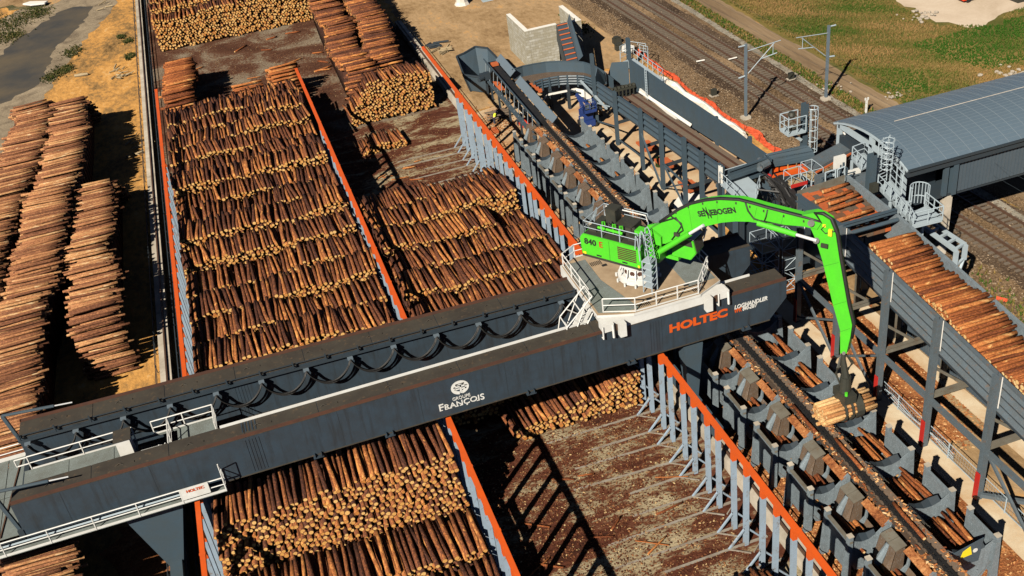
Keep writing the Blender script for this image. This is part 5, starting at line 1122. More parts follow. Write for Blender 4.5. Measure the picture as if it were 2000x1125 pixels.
mb = MB(); mb.strip([(*p, 2.5) for p in wl[:3]], [(*p, 2.25) for p in wl[:3]], (0, 0.08, 0)); mb.strip([(*p, 2.5) for p in wl[2:]], [(*p, 1.5) for p in wl[2:]], (0, 0.08, 0)); mb.build('white_beam', 'tarp_white', cv)
mb = MB(); mb.bar(atx(1134, 158, 40.2), atx(1185, 212, 40.2), 0.22, 0.22); mb.bar(atx(1150, 196, 40.2), atx(1190, 208, 40.2), 0.12, 0.12); mb.build('brace', 'galvanised', cv)
pd = MB()
for i in range(4): p = at(1035+6*i, 168+9*i*0.4, 4.0); pd.box(p[0]-0.1, p[0]+0.35, p[1]-0.15, p[1]+0.15, 3.9, 4.3)
pd.each('orange_paddle', 'orange_rust', cv)

# ---------------------------------------------------------------- upper trough
ut = thing('upper_trough', (42.8, 95, 0), 'long blue grey upper trough on tall posts with plain plate wall along the railway side', 'log trough')
ztop = lambda y: 6.1+0.0905*(105.4-y)
def corr(mb, x, ya, yb, zt_, dep, n=3, amp=0.16):
    """wall pressed into deep horizontal folds"""
    za, zb = zt_(ya), zt_(yb); st_ = dep/(2*n); P = []
    for i in range(2*n+1): P.append((x-(amp if i % 2 else 0), -i*st_))
    for (x1, d1), (x2, d2) in zip(P[:-1], P[1:]): mb.plate([(x1, ya, za+d1), (x1, yb, zb+d1), (x2, yb, zb+d2), (x2, ya, za+d2)], (0.05, 0, 0.02))
    mb.bar((x, ya, za+0.05), (x, yb, zb+0.05), 0.26, 0.12)
mb = MB(); py_ = [112.1, 105.6, 98.4, 93.1, 87.6, 83.8, 80.0]
for i in range(len(py_)-1): corr(mb, 40.62, py_[i]-0.15, py_[i+1]+0.15, ztop, 2.0)
mb.build('left_wall', 'steel_worn', ut).data.materials[0] = MATS['steel_blue']
mb = MB(); mb.plate([(45.25, 113.2, 6.9), (45.25, 113.2, 3.3), (45.25, 79.5, 6.4), (45.25, 79.5, 8.35), (45.25, 86, 8.45)], (0.08, 0, 0)); mb.bar((45.25, 113.2, 6.95), (45.25, 80, 8.45), 0.2, 0.12)
for y in (100, 91, 84): mb.bar((45.5, y, 0), (45.5, y, ztop(y)+0.7), 0.3, 0.3)
mb.build('right_wall', 'steel_blue', ut)
mb = MB()
for k in range(6):
    x = 40.9+k*0.72; mb.plate([(x, 110.5, 3.55), (x+0.66, 110.5, 3.55), (x+0.66, 82, 5.95), (x, 82, 5.95)], (0, 0, -0.12))
mb.build('floor_board', 'trough_board', ut)
mb = MB()
for k in range(4): x = 41.2+k*1.05; mb.bar((x, 110.5, 3.62), (x, 80.5, 6.15), 0.16, 0.14)
mb.build('chain_run', 'rust_rail', ut)
MB().box(45.0, 45.2, 96, 109.8, 4.25, 4.45).plate([(44.9, 109.8, 4.0), (44.9, 96, 5.1), (45.1, 96, 5.3), (45.1, 109.8, 4.2)], (0.0, 0, 0.1)).build('cable_tray', 'tarp_white', ut)
for y, z in zip(py_, (9.1, 6.8, 7.45, 7.85, 8.5, 8.6, 9.0)):
    pm = MB().ibeam((40.25, y, 0), (40.25, y, z), 0.38, 0.38, (0, 1, 0), 0.05); pm.build('post', 'steel_blue', ut)
    MB().bar((40.4, y, 2.9), (45.2, y, 3.2), 0.25, 0.3).ibeam((45.0, y, 0), (45.0, y, 3.6), 0.3, 0.3, (0, 1, 0)).build('cross_beam', 'steel_dark', ut)
mb = MB(); mb.bar((40.2, 98.3, 4.6), (40.2, 93.4, 0.3), 0.18, 0.18).bar((40.3, 105.5, 0.9), (40.3, 98.5, 1.6), 0.15, 0.15).bar((40.3, 93, 0.4), (40.3, 87.8, 3.3), 0.15, 0.15).bar((40.3, 93, 3.3), (40.3, 87.8, 0.4), 0.15, 0.15).bar((40.3, 112, 0.6), (40.3, 105.7, 2.4), 0.15, 0.15).bar((40.3, 93, 3.3), (40.3, 87.8, 3.3), 0.15, 0.2).bar((40.3, 87.5, 1.0), (40.3, 80, 1.3), 0.2, 0.2).bar((40.3, 84, 3.8), (40.3, 80, 4.2), 0.3, 0.3); mb.build('brace', 'steel_blue', ut)
mb = MB()
for y in (102, 97, 91): mb.plate([(41.5, y+1.2, 1.0), (43, y+1.0, 0.9), (43.2, y-1, 0.8), (41.6, y-1.2, 0.9)], (0, 0, 0.25))
mb.each('orange_guard', 'orange_rust', ut)
mb = MB()
for i in range(9): x = 41.0+i*0.47; mb.bar((x, 111.0, 3.4), (x, 111.0, 4.5), 0.12, 0.12).tube([(x, 111.4, 4.4), (x+0.3, 111.4, 4.4)], 0.26, 8)
mb.bar((40.8, 111, 4.3), (45, 111, 4.3), 0.15, 0.2).bar((40.8, 110.4, 3.4), (45, 110.4, 3.4), 0.3, 0.3); mb.build('transfer_roller', 'orange_rust', ut).data.materials[0] = MATS['engine_dark']
mb = MB(); mb.plate([(40.7, 113.4, 3.6), (42.8, 115.2, 3.6), (42.8, 115.2, 4.8), (41.7, 114.6, 6.2), (40.7, 113.4, 5.0)], (0.05, -0.05, 0)).plate([(42.8, 115.2, 3.6), (45.2, 113.3, 3.6), (45.2, 113.3, 6.6), (43.6, 114.6, 6.4)], (0.05, 0.05, 0)); mb.build('end_wall', 'steel_blue', ut)
lad = MB(); 
for dy in (0, 0.45): lad.tube([(44.95, 107.3+dy, 4.0), (44.95, 107.3+dy, 8.0)], 0.04, 5)
for i in range(12): lad.tube([(44.95, 107.3, 4.1+i*.32), (44.95, 107.75, 4.1+i*.32)], 0.03, 5)
lad.build('ladder', 'galvanised', ut)
# finger deck at the lower end of the upper trough
mb = MB()
for i in range(8):
    x = 41.0+i*0.52; mb.bar((x, 82.6, 6.0), (x, 79.4, 6.6), 0.14, 0.3)
for i in range(3): mb.tube([(40.8, 82.2-i*1.1, 5.9+i*0.2), (45.1, 82.2-i*1.1, 5.9+i*0.2)], 0.12, 8)
mb.build('finger_deck', 'engine_dark', ut)

# ---------------------------------------------------------------- lower (near) trough
lt = thing('lower_trough', (42.8, 48, 0), 'raised folded steel trough on red footed posts holding a long pile of reddish logs', 'log trough')
py2 = [66.0, 60.2, 54.3, 48.6, 42.7, 36.8, 31.0]
mb = MB()
for i in range(1, len(py2)-1): corr(mb, 40.72, py2[i]-0.0, py2[i+1]+0.02, TZ, 2.75, 4, 0.18)
mb.build('left_wall', 'steel_worn', lt)
mb = MB(); mb.plate([(40.72, 67.3, TZ(60.5)-0.35), (40.72, 60.25, TZ(60.5)), (40.72, 60.25, TZ(60)-2.7), (40.72, 67.3, TZ(60)-2.6)], (0.06, 0, 0)).bar((40.7, 67.3, TZ(60.5)-0.3), (40.7, 60.3, TZ(60.5)+0.05), 0.3, 0.12).bar((40.6, 67.3, TZ(60.5)-0.9), (40.6, 60.3, TZ(60.5)-0.6), 0.1, 0.1); mb.build('feed_wall', 'steel_blue', lt)
mb = MB(); mb.plate([(45.0, 67.0, 12.3), (45.0, 67.0, 10.2), (45.0, 31, 6.3), (45.0, 31, TZ(31)), (45.0, 60.2, TZ(60.2))], (0.07, 0, 0)).bar((45.05, 67.0, 12.35), (45.05, 60.2, TZ(60.2)+0.05), 0.22, 0.12).bar((45.05, 60.2, TZ(60.2)+0.05), (45.05, 31, TZ(31)+0.05), 0.25, 0.12); mb.build('right_wall', 'bin_plate', lt)
mb = MB(); mb.plate([(40.7, 60, TZ(60)-2.7), (45.0, 60, TZ(60)-2.7), (45.0, 31, TZ(31)-2.7), (40.7, 31, TZ(31)-2.7)], (0, 0, -0.15)); mb.build('floor', 'steel_dark', lt)
for y in py2:
    z = TZ(y)+0.45 if y < 61 else 11.0
    p = MB().ibeam((40.28, y, 0), (40.28, y, z), 0.42, 0.42, (0, 1, 0), 0.06).build('post', 'steel_worn', lt)
    MB().box(40.0, 40.08, y-0.2, y+0.2, 0.05, 2.5 if y > 40 else 1.6).build('red_guard', 'red_paint', p)
    MB().box(40.5, 40.54, y-0.28, y-0.22, z-2.6, z-0.1).build('cable_duct', 'tarp_white', p)
    MB().ibeam((40.5, y, 4.7), (46.0, y, 4.7), 0.3, 0.4).ibeam((46.0, y, 0), (46.0, y, 6.8), 0.35, 0.35, (0, 1, 0)).bar((40.6, y, 7.0), (43.0, y, 4.9), 0.2, 0.2).build('cross_beam', 'chute_plate', lt)
mb = MB()
for a, b in zip(py2[:-1], py2[1:]): mb.ibeam((40.28, a-0.2, 4.45), (40.28, b+0.2, 4.45), 0.3, 0.35)
mb.bar((40.2, 65.8, 4.3), (40.2, 60.4, 0.4), 0.16, 0.2).bar((40.2, 60.0, 4.3), (40.2, 54.5, 0.4), 0.16, 0.2).bar((40.2, 60, 0.5), (40.2, 54.6, 4.2), 0.14, 0.16).bar((40.3, 42.4, 4.3), (40.3, 37.0, 0.3), 0.16, 0.2).bar((40.3, 42.5, 0.6), (44, 39.5, 0.6), 0.25, 0.3).bar((40.2, 66, 0.6), (40.2, 60.4, 3.8), 0.14, 0.16); mb.build('brace', 'steel_worn', lt)
cbm2 = MB().ibeam((40.4, 60.3, 12.45), (45.0, 60.3, 12.45), 0.3, 0.3).tube([(40.6, 59.9, 11.9), (44.9, 59.9, 11.9)], 0.16, 8)
for i in range(5): cbm2.box(40.9+i*0.8, 41.2+i*0.8, 60.5, 60.9, 11.9, 12.3)
cbm2.build('gate_beam', 'steel_blue', lt)
# stepped rusty feeder at the upper end
for nm_, mt_, pick in (('step_block', 'rust_block', 0), ('step_block', 'orange_rust', 1), ('step_block', 'hump_plate', 2)):
    rs_ = random.Random(5); sm_ = MB()
    for i in range(11):
        ya_ = 60.7+i*0.56; za_ = 11.0+i*0.075
        for k in range(8):
            w_ = 0.50; zz = za_+rs_.choice((0.0, 0.10, 0.22)); q_ = rs_.choice((0, 0, 1, 2, 2, 0)); q_ = 1 if (i > 8 and rs_.random() < 0.6) else q_
            if q_ == pick: sm_.box(40.85+k*0.515, 40.85+k*0.515+w_, ya_, ya_+0.50, zz-0.5, zz)
    sm_.each(nm_, mt_, lt)
MB().plate([(40.7, 67.25, 12.0), (45.0, 67.25, 12.3), (45.0, 67.25, 10.2), (40.7, 67.25, 10.2)], (0, 0.08, 0)).box(40.8, 44.9, 66.75, 67.2, 11.65, 11.78).build('back_wall', 'chute_plate', lt)
# mesh fence beneath the trough
fn = thing('mesh_fence', (41.0, 44, 0), 'low grey wire mesh fence panels standing on the kerb under the raised trough', 'fence')
fm = MB()
for y in np.arange(32, 54, 2.95): fm.tube([(40.95, y, 0.16), (40.95, y, 1.55)], 0.045, 6).tube([(40.95, y, 1.5), (40.95, y+2.9, 1.5)], 0.03, 5).tube([(40.95, y, 0.3), (40.95, y+2.9, 0.3)], 0.03, 5)
fm.build('frame', 'galvanised', fn)
fm = MB()
for y in np.arange(32, 54.5, 0.24): fm.tube([(40.95, y, 0.3), (40.95, y, 1.5)], 0.006, 3, False)
for z in (0.6, 0.9, 1.2): fm.tube([(40.95, 32, z), (40.95, 54.5, z)], 0.008, 3, False)
fm.build('mesh', 'galvanised', fn)
hsf = MB()
for k in range(3): hsf.tube([(40.85, 54.5-i*1.2, 1.0-k*0.1+0.18*math.sin(i*1.3+k)) for i in range(8)], 0.03, 5)
hsf.build('air_hose', 'blue_paint', fn).data.materials[0] = MATS['galvanised']
# grey clad building base beneath the trough
cl_ = thing('service_building', (46.6, 49, 0), 'low building clad in grey ribbed sheet standing under the raised trough', 'building')
mb = MB()
for y in np.arange(45.5, 60, 0.3): mb.box(46.9, 47.05, y, y+0.22, 0, 3.0)
mb.box(46.97, 51, 45.4, 60.1, 0, 3.05); mb.build('wall', 'wall_sheet', cl_); MB().box(46.8, 51.2, 45.2, 60.3, 3.06, 3.2).build('roof', 'roof_sheet', cl_)
MB().box(46.85, 46.895, 46.6, 47.6, 0.05, 2.2).build('door', 'steel_blue', cl_)
# ================================================================ RAILWAY
for x150, lab in ((58.45, 'left hand railway track with rusty rails nearest the log yard'), (62.25, 'right hand railway track with rusty rails beside the dirt road')):
    rt_ = thing('railway_track', (TX(95, x150)+0.75, 95, 0), lab, 'railway track', 'railway tracks')
    for off in (0, 1.5):
        MB().ibeam((TX(25, x150)+off, 25, 0.24), (TX(215, x150)+off, 215, 0.24), 0.16, 0.20, t=0.05).build('rail', 'rail_steel', rt_)
    ys = np.arange(45, 165, 0.68); keep = ys[(ys > 62) & (ys < 130)][:100]; other = [y for y in np.arange(25, 215, 0.68) if not (keep[0]-0.3 < y < keep[-1]+0.3)]
    sl_ = MB().box(-0.52, 2.05, -0.13, 0.13, 0.0, 0.13); so_ = None
    for y in keep:
        if so_ is None: so_ = sl_.build('sleeper', 'sleeper_concrete', rt_, origin=(0, 0, 0)); o = so_
        else: o = bpy.data.objects.new('sleeper', so_.data); COL.objects.link(o); o.parent = rt_
        o.location = Vector((TX(y, x150), y, 0))-WO[rt_]
    mb = MB()
    for y in other: mb.box(TX(y, x150)-0.52, TX(y, x150)+2.05, y-0.13, y+0.13, 0, 0.13)
    mb.build('sleeper_rows', 'sleeper_concrete', rt_)['kind'] = 'stuff'
def mast(fx, fy, hgt, arm, label):
    p = at(fx, fy); m_ = thing('catenary_mast', (p[0], p[1], 0), label, 'catenary mast', 'railway catenary masts'); x, y = p[:2]
    MB().ibeam((x, y, 0.3), (x, y, hgt), 0.27, 0.27, (0, 1, 0), 0.06).build('pole', 'post_dim', m_)
    MB().box(x-0.5, x+0.5, y-0.4, y+0.4, 0, 0.35).build('base', 'concrete_beam', m_)
    s = arm; a = MB()
    a.tube([(x, y, hgt-0.9), (x+s*4.3, y-0.2, hgt-0.45)], 0.045, 6).tube([(x+s*0.3, y, hgt-3.6), (x+s*3.6, y-0.1, hgt-0.6)], 0.05, 6).tube([(x+s*1.9, y, hgt-2.2), (x+s*3.9, y-0.1, hgt-1.9)], 0.06, 6).tube([(x+s*3.4, y-0.1, hgt-0.55), (x+s*3.4, y-0.1, hgt-2.0)], 0.04, 5).tube([(x-s*0.9, y, hgt-0.15), (x, y, hgt-0.15)], 0.09, 6).tube([(x-s*0.9, y, hgt-3.9), (x, y, hgt-3.8)], 0.10, 6)
    a.build('cantilever', 'galvanised', m_); return x, y, hgt
m1 = mast(1456.5, 232, 9.2, 1, 'grey catenary mast standing on the ballast left of both railway tracks')
m2 = mast(1612.6, 195, 9.2, -1, 'grey catenary mast standing between the right track and the dirt road')
wr = thing('contact_wire', (60, 100, 7), 'thin overhead wires strung above the railway tracks', 'overhead wire')
for x_, z_ in ((60.2, 7.0), (60.2, 8.2), (63.2, 7.0), (63.2, 8.2)):
    MB().tube([(x_+(150-yy)*0.031-1.4, yy, z_) for yy in (30, 80, 104, 150, 215)], 0.012, 4, False).build('wire', 'steel_dark', wr)
b_ = at(1645, 158); 
mk = at(1691, 223); t_ = thing('marker_post', (mk[0], mk[1], 0), 'short white marker post with forked top beside the dirt road', 'marker post'); MB().box(mk[0]-0.11, mk[0]+0.11, mk[1]-0.08, mk[1]+0.08, 0, 1.75).box(mk[0]-0.25, mk[0]-0.08, mk[1]-0.06, mk[1]+0.06, 1.75, 2.05).box(mk[0]+0.08, mk[0]+0.25, mk[1]-0.06, mk[1]+0.06, 1.75, 2.05).build('post', 'white_paint', t_)
for px_, py__, lab in ((1545, 155, 'small dark signal box on the path beside the right track'), (1394, 187, 'small dark cable box in the ballast below the left track')):
    p = at(px_, py__); t_ = thing('track_box', (p[0], p[1], 0), lab, 'signal box'); MB().box(p[0]-0.35, p[0]+0.35, p[1]-0.25, p[1]+0.25, 0.1, 0.9).build('housing', 'engine_dark', t_, bevel=0.04); MB().box(p[0]-0.5, p[0]+0.5, p[1]-0.4, p[1]+0.4, 0, 0.1).build('base', 'concrete_beam', t_)
for (a, b, lab) in (((1360, 120), (1376, 117), 'white insulator rod lying across the left track'), ((1423, 116), (1439, 112), 'white insulator rod lying across the right track')):
    A, B = at(*a, 0.4), at(*b, 0.4); tag(MB().tube([A, B], 0.09, 6).build('insulator_rod', 'tarp_white'), lab, 'rod')
for a, s_, lab in (((1627, 172), 1.0, 'pile of broken pinkish rubble beside the dirt road behind the mast'), ((1745, 188), 0.7, 'scattered pale rubble heap near the shed roof edge'), ((1975, 148), 1.6, 'pale rubble heap at the right edge of the meadow'), ((1800, 32), 1.6, 'white rubble heap at the corner of the pale yard')):
    p = at(*a); bm = bmesh.new()
    for i in range(26):
        v0 = bmesh.ops.create_icosphere(bm, subdivisions=1, radius=random.uniform(.12, .4)*s_*0.7)['verts']; d = Vector((random.gauss(p[0], 1.0*s_), random.gauss(p[1], .7*s_), random.uniform(0, .25)))
        for v in v0: v.co = Vector((v.co.x*random.uniform(.7, 1.3), v.co.y*random.uniform(.7, 1.3), v.co.z*0.6))+d
    me = bpy.data.meshes.new('rubble_heap'); 
    for v in bm.verts: v.co -= Vector((p[0], p[1], 0))
    bm.to_mesh(me); bm.free(); me.materials.append(MATS['rubble_stone'])
    tag(link('rubble_heap', me, (p[0], p[1], 0)), lab, 'rubble')
# orange safety netting along the railway
on = thing('safety_netting', (53.4, 111, 0), 'long slumped bright orange safety netting fence along the edge of the ballast', 'safety net')
bm = bmesh.new(); prev = None
for i in range(90):
    y = 131-i*0.42; x = TX(y, 52.75)+0.15*math.sin(y*0.7); hh = 0.40+0.14*math.sin(y*0.33)*math.sin(y*0.9)
    lean = 1.0+0.45*math.sin(y*0.21)
    row = [bm.verts.new((x+lean*k/4*hh+random.gauss(0, .05), y+random.gauss(0, .04), 0.03+hh*(k/4)*0.86+random.gauss(0, .03))) for k in range(5)]
    if prev:
        for k in range(4): bm.faces.new((prev[k], row[k], row[k+1], prev[k+1]))
    prev = row
for v in bm.verts: v.co -= Vector((53.4, 111, 0))
me = bpy.data.meshes.new('net'); bm.to_mesh(me); bm.free(); me.materials.append(MATS['orange_net']); o = link('net', me, (53.4, 111, 0), on); md = o.modifiers.new('t', 'SOLIDIFY'); md.thickness = 0.02
mb = MB()
for y in np.arange(95, 131, 3.2): mb.tube([(TX(y, 52.7), y, 0), (TX(y, 52.75), y, 0.95)], 0.03, 5)
mb.each('stake', 'rail_steel', on)
o2 = thing('safety_netting', (50, 56, 0), 'crumpled scrap of orange netting on a stake right of the raised trough', 'safety net'); pz = at(1945, 585); MB().plate([pz, pz+np.array((.5, -.8, 0)), pz+np.array((.5, -.75, .35)), pz+np.array((.05, .05, .3))], (0.05, 0.03, 0)).build('net', 'orange_net', o2)
# insulated pipe run and tarpaulins beside the upper trough
ip_ = thing('insulated_pipe', (48.5, 100, 0), 'pale insulated pipes lying wrapped in white sheeting behind the upper trough', 'pipe')
for k in range(2):
    pts = [at(x+3*k, y+5*k, 0.5) for x, y in ((1300, 158), (1318, 172), (1336, 184), (1352, 196), (1372, 208), (1392, 222), (1410, 236), (1430, 249), (1452, 264))]
    MB().tube([tuple(p+np.array((0, 0, random.gauss(0, .1)))) for p in pts], [0.45+0.12*math.sin(i*2.1) for i in range(len(pts))], 8).build('pipe', 'insulation' if k else 'tarp_white', ip_)
for pts, lab in ((((1378, 208), (1392, 212), (1408, 235), (1426, 250), (1420, 254), (1398, 240)), 'white tarpaulin sheet draped beside the pipes behind the upper trough'), (((1290, 150), (1305, 155), (1312, 168), (1298, 165)), 'small white tarpaulin bundle at the end of the blue pallets'), (((1215, 88), (1240, 92), (1238, 104), (1214, 101)), 'white sheet spread at the corner of the railed platform')):
    P = [at(x, y, 0.4) for x, y in pts]; c = sum(P)/len(P); tag(MB().plate(P, (0, 0, 0.25)).build('tarpaulin', 'tarp_white', bevel=0.08), lab, 'tarpaulin')
# ================================================================ RAILED PLATFORM BY THE TRACKS
pf = thing('railed_platform', (51.5, 128, 0), 'pale blue railed service platform with small stair next to the railway', 'platform')
PZ = 1.2; q4 = [at(1212, 122, PZ), at(1236, 112, PZ), at(1296, 155, PZ), at(1290, 166, PZ)]
MB().plate(q4, (0, 0, -0.15)).build('deck', 'galvanised', pf); mb = MB(); mb.rail([q4[0], q4[1], q4[2]], 1.3, 0.045, 1.5, (0.65,)).rail([q4[3], q4[2]], 1.3, 0.045, 1.5, (0.65,)).rail([at(1212, 110, PZ), at(1230, 100, PZ), at(1262, 105, PZ)], 1.4, 0.045, 1.2, (0.7,)).rail([at(1250, 108, PZ), at(1266, 112, PZ), at(1266, 124, PZ)], 1.5, 0.045, .8, (0.7,)); mb.build('handrail', 'galvanised', pf)
mb = MB()
for p in q4: mb.bar(tuple(p), (p[0], p[1], 0), 0.15, 0.15)
mb.each('leg', 'galvanised', pf)
a = at(1235, 132, 0.0); tag(MB().ibeam((a[0]-0.4, a[1], 0), (a[0]-0.4, a[1], 4.2), 0.5, 0.5, (0, 1, 0), 0.07).build('steel_post', 'steel_blue'), 'tall lone blue grey steel post beside the railed platform', 'post')
for (x, y, lab) in ((1205, 84, 'dark equipment crate farthest from the railed platform'), (1210, 97, 'dark equipment crate next to the railed platform corner')): p = at(x, y); tag(MB().box(p[0]-0.6, p[0]+0.6, p[1]-0.4, p[1]+0.4, 0.0, 0.8).box(p[0]-0.45, p[0]+0.3, p[1]-0.3, p[1]+0.25, 0.802, 1.0).build('equipment_crate', 'engine_dark', bevel=0.05), lab, 'crate')
# ================================================================ BLOCK WALLS AND CHUTE
for poly, lab in (([(39.0, 134.35), (39.6, 134.35), (39.6, 142.6), (39.0, 142.6)], 'pale concrete block wall running back from the corner left of the chute'), ([(39.62, 134.35), (43.6, 134.35), (43.6, 134.95), (39.62, 134.95)], 'pale concrete block wall facing the yard left of the chute'), ([(45.35, 133.9), (47.0, 133.9), (47.0, 134.5), (45.35, 134.5)], 'narrow concrete block wall facing the yard right of the chute'), ([(46.4, 134.52), (47.0, 134.52), (47.0, 141.2), (46.4, 141.2)], 'pale concrete block wall running back right of the chute')):
    tw = thing('block_wall', (sum(p[0] for p in poly)/4, sum(p[1] for p in poly)/4, 0), lab, 'block wall'); MB().plate([(*p, 0) for p in poly], (0, 0, 5.25)).build('wall', 'block_concrete', tw); MB().plate([(*p, 5.252) for p in poly], (0, 0, 0.05)).build('coping', 'tarp_white', tw)
ct = thing('inclined_chute', (44.2, 130, 0), 'steep blue grey chute with orange rungs rising between the block walls', 'chute')
ca, cb_ = Vector((44.45, 137.5, 5.2)), Vector((43.2, 124.5, 4.2)); ca = Vector(at(1097, 45, 5.4)); cb_ = Vector(at(1118, 122, 3.9))
dv = (cb_-ca); rtv = Vector((1, 0.05, 0)).normalized()
MB().plate([ca-rtv*0.75, ca+rtv*0.75, cb_+rtv*0.75, cb_-rtv*0.75], (0, 0, -0.2)).build('floor', 'steel_blue', ct)
mb = MB()
for i in range(8): p = ca.lerp(cb_, (i+0.5)/8)+Vector((0, 0, 0.12)); mb.tube([p-rtv*0.72, p+rtv*0.72], 0.10, 6)
mb.each('rung', 'orange_rust', ct)
mb = MB(); mb.plate([ca+rtv*0.8, cb_+rtv*0.8, cb_+rtv*1.5+Vector((0, 0, 0.5)), ca+rtv*1.2+Vector((0, 0, 1.0))], (0.04, 0, 0)); mb.build('side_plate', 'galvanised', ct).data.materials[0] = MATS['steel_blue']
mb = MB(); mb.plate([ca-rtv*0.8, cb_-rtv*0.8, cb_-rtv*0.9+Vector((0, 0, -2.2)), ca-rtv*0.9+Vector((0, 0, -2.2))], (-0.04, 0, 0)); 
for u in (0.2, 0.8): p = ca.lerp(cb_, u); mb.bar((p.x, p.y, 0), (p.x, p.y, p.z-0.2), 0.3, 0.3)
mb.build('support_frame', 'steel_dark', ct)
for (x, y, lab) in ((872, 103, 'rusty scrap timber lying on the dirt beyond the stake wall end'), (845, 88, 'tangled dark scrap metal on the dirt beyond the stake wall end')):
    p = at(x, y); mb = MB()
    for i in range(7): q = p+np.array((random.gauss(0, .5), random.gauss(0, .5), 0)); mb.bar((q[0]-random.uniform(.3, 1.2), q[1]+random.uniform(-1, 1), random.uniform(.05, .3)), (q[0]+random.uniform(.3, 1.2), q[1]+random.uniform(-1, 1), random.uniform(.05, .6)), 0.14, 0.2)
    tag(mb.build('scrap_pile', 'plank' if 'timber' in lab else 'steel_dark'), lab, 'scrap')
p = at(903, 8); tt = thing('tree_stump', (p[0], p[1], 0), 'pale grey block stump lying on the dirt at the top edge', 'stump'); MB().lathe((p[0], p[1], 0), [(1.3, 0), (1.0, 0.5), (0.85, 1.6), (0.9, 2.2)], 9).build('trunk', 'insulation', tt)
p = at(952, 1); tag(MB().box(p[0]-0.9, p[0]+0.9, p[1]-0.5, p[1]+0.5, 0.0, 0.35).build('metal_sheet', 'galvanised'), 'pale metal sheet lying on the dirt at the top edge', 'metal sheet')
# ================================================================ MACHINE HOUSE (debarker) BETWEEN THE TROUGHS
dh = thing('debarker', (46, 76, 0), 'debarking machine with curved dark hood and orange feed teeth behind the raised trough', 'debarker')
hz = 8.6
A, B, Cc, D = at(1496, 302, hz), at(1572, 284, hz), at(1508, 327, hz-1.3), at(1592, 312, hz-1.3)
mb = MB(); prevr = None
for i in range(8):
    u = i/7; k_ = math.sin(u*math.pi/2); zz = hz-1.3*(1-math.cos(u*math.pi/2))
    L_ = A+(Cc-A)*k_; R__ = B+(D-B)*k_; L_ = np.array([L_[0], L_[1], zz]); R__ = np.array([R__[0], R__[1], zz])
    if prevr is not None: mb.plate([prevr[0], prevr[1], R__, L_], (0, 0.03, 0.06))
    prevr = (L_, R__)
mb.plate([A, B, B+np.array((0, 1.6, -1.6)), A+np.array((0, 1.6, -1.6))], (0, 0.05, 0.05))
mb.plate([A+np.array((-.1, 1.6, -1.6)), A+np.array((-.1, 0, 0)), A+(Cc-A)*0.6+np.array((-.1, 0, 0.28)), Cc+np.array((-.1, 0, 0)), Cc+np.array((-.1, -0.8, -2.5)), A+np.array((-.1, 1.6, -3.5))], (-0.14, 0, 0)); mb.build('hood', 'steel_blue', dh)
mb = MB()
for i in range(5): p = at(1512+i*17, 325-i*4.0, hz-1.5); mb.box(p[0]-0.33, p[0]+0.33, p[1]-0.22, p[1]-0.02, hz-2.0, hz-1.5)
for i in range(4): p = at(1508+i*19, 345-i*5.0, hz-2.2); mb.box(p[0]-0.50, p[0]+0.50, p[1]-0.3, p[1]+0.2, hz-2.5, hz-2.1)
mb.each('feed_tooth', 'orange_paint', dh)
mb = MB(); P0 = Cc+np.array((0, -1.0, 0)); P1 = D+np.array((0.3, -1.0, 0))
mb.bar((*P0[:2], hz-2.3), (*P1[:2], hz-2.3), 0.5, 0.5).bar((P0[0], P0[1]-1.8, hz-3.2), (P1[0], P1[1]-1.8, hz-3.2), 0.6, 0.5).box(40.6, 51.0, 70.5, 80.5, 2.4, 4.6)
mb.box(43.5, 50.5, 68.2, 70.4, 3.0, 7.8)
mb.build('body', 'steel_dark', dh)
mb = MB()
for k in range(60):
    x = random.uniform(43.2, 50.6); y = random.uniform(68.0, 77.5); z = random.uniform(4.8, 7.9-(y-68)*0.16); l = random.uniform(0.4, 1.7); d = random.choice(((l, 0, 0), (0, l, 0), (0, 0, l))); mb.bar((x, y, z), (x+d[0], y+d[1], z+d[2]+0.001), random.uniform(.06, .28), random.uniform(.06, .28))
mb.each('machinery', 'steel_worn', dh)
mb = MB()
for k in range(30):
    x = random.uniform(42.5, 50.5); y = random.uniform(68.0, 78); z = random.uniform(4.6, 7.2); mb.tube([(x, y, z), (x+random.gauss(0, .6), y+random.gauss(0, .6), z+random.uniform(-.2, .8)), (x+random.gauss(0, 1.2), y+random.gauss(0, 1), z+random.uniform(-.5, .3))], random.uniform(.03, .08), 5)
mb.build('hose', 'black_rubber', dh)
mb = MB()
for k in range(22):
    x = random.uniform(43, 50.3); y = random.uniform(67.9, 76.5); z = random.uniform(6.2, 7.8); mb.box(x, x+random.uniform(.3, .9), y, y+random.uniform(.2, .7), z, z+random.uniform(.08, .3))
mb.each('worn_cover', 'orange_rust', dh)
mb = MB(); a0 = at(1514, 350, 8.6); a1 = at(1556, 405, 7.6); 
for o_ in (0, 0.55): mb.bar(a0+np.array((o_, o_*.3, 0)), a1+np.array((o_, o_*.3, 0)), 0.42, 0.5)
b0 = at(1500, 352, 8.3); 
for k in range(14): mb.tube([b0+np.array((random.gauss(0, .4), random.gauss(0, .6), random.uniform(-.3, .6))), b0+np.array((random.gauss(.3, .5), random.gauss(-1.5, .8), random.uniform(-1.4, .5))), b0+np.array((random.gauss(.3, .5), random.gauss(-3, .8), random.uniform(-2.4, -.6)))], .09, 5)
mb.build('hydraulic_arm', 'black_rubber', dh)
mb = MB(); p = at(1502, 345, 8.3); mb.lathe((p[0], p[1], p[2]), [(0.15, -0.3), (0.24, -0.2), (0.24, 0.15), (0.12, 0.25)], 10); mb.build('motor', 'red_paint', dh)
MB().tube([at(1484, 312, 8.2), at(1484, 330, 8.2)], 0.28, 8).tube([at(1486, 325, 8.2), at(1500, 318, 8.2)], 0.4, 8).build('motor', 'steel_worn', dh)
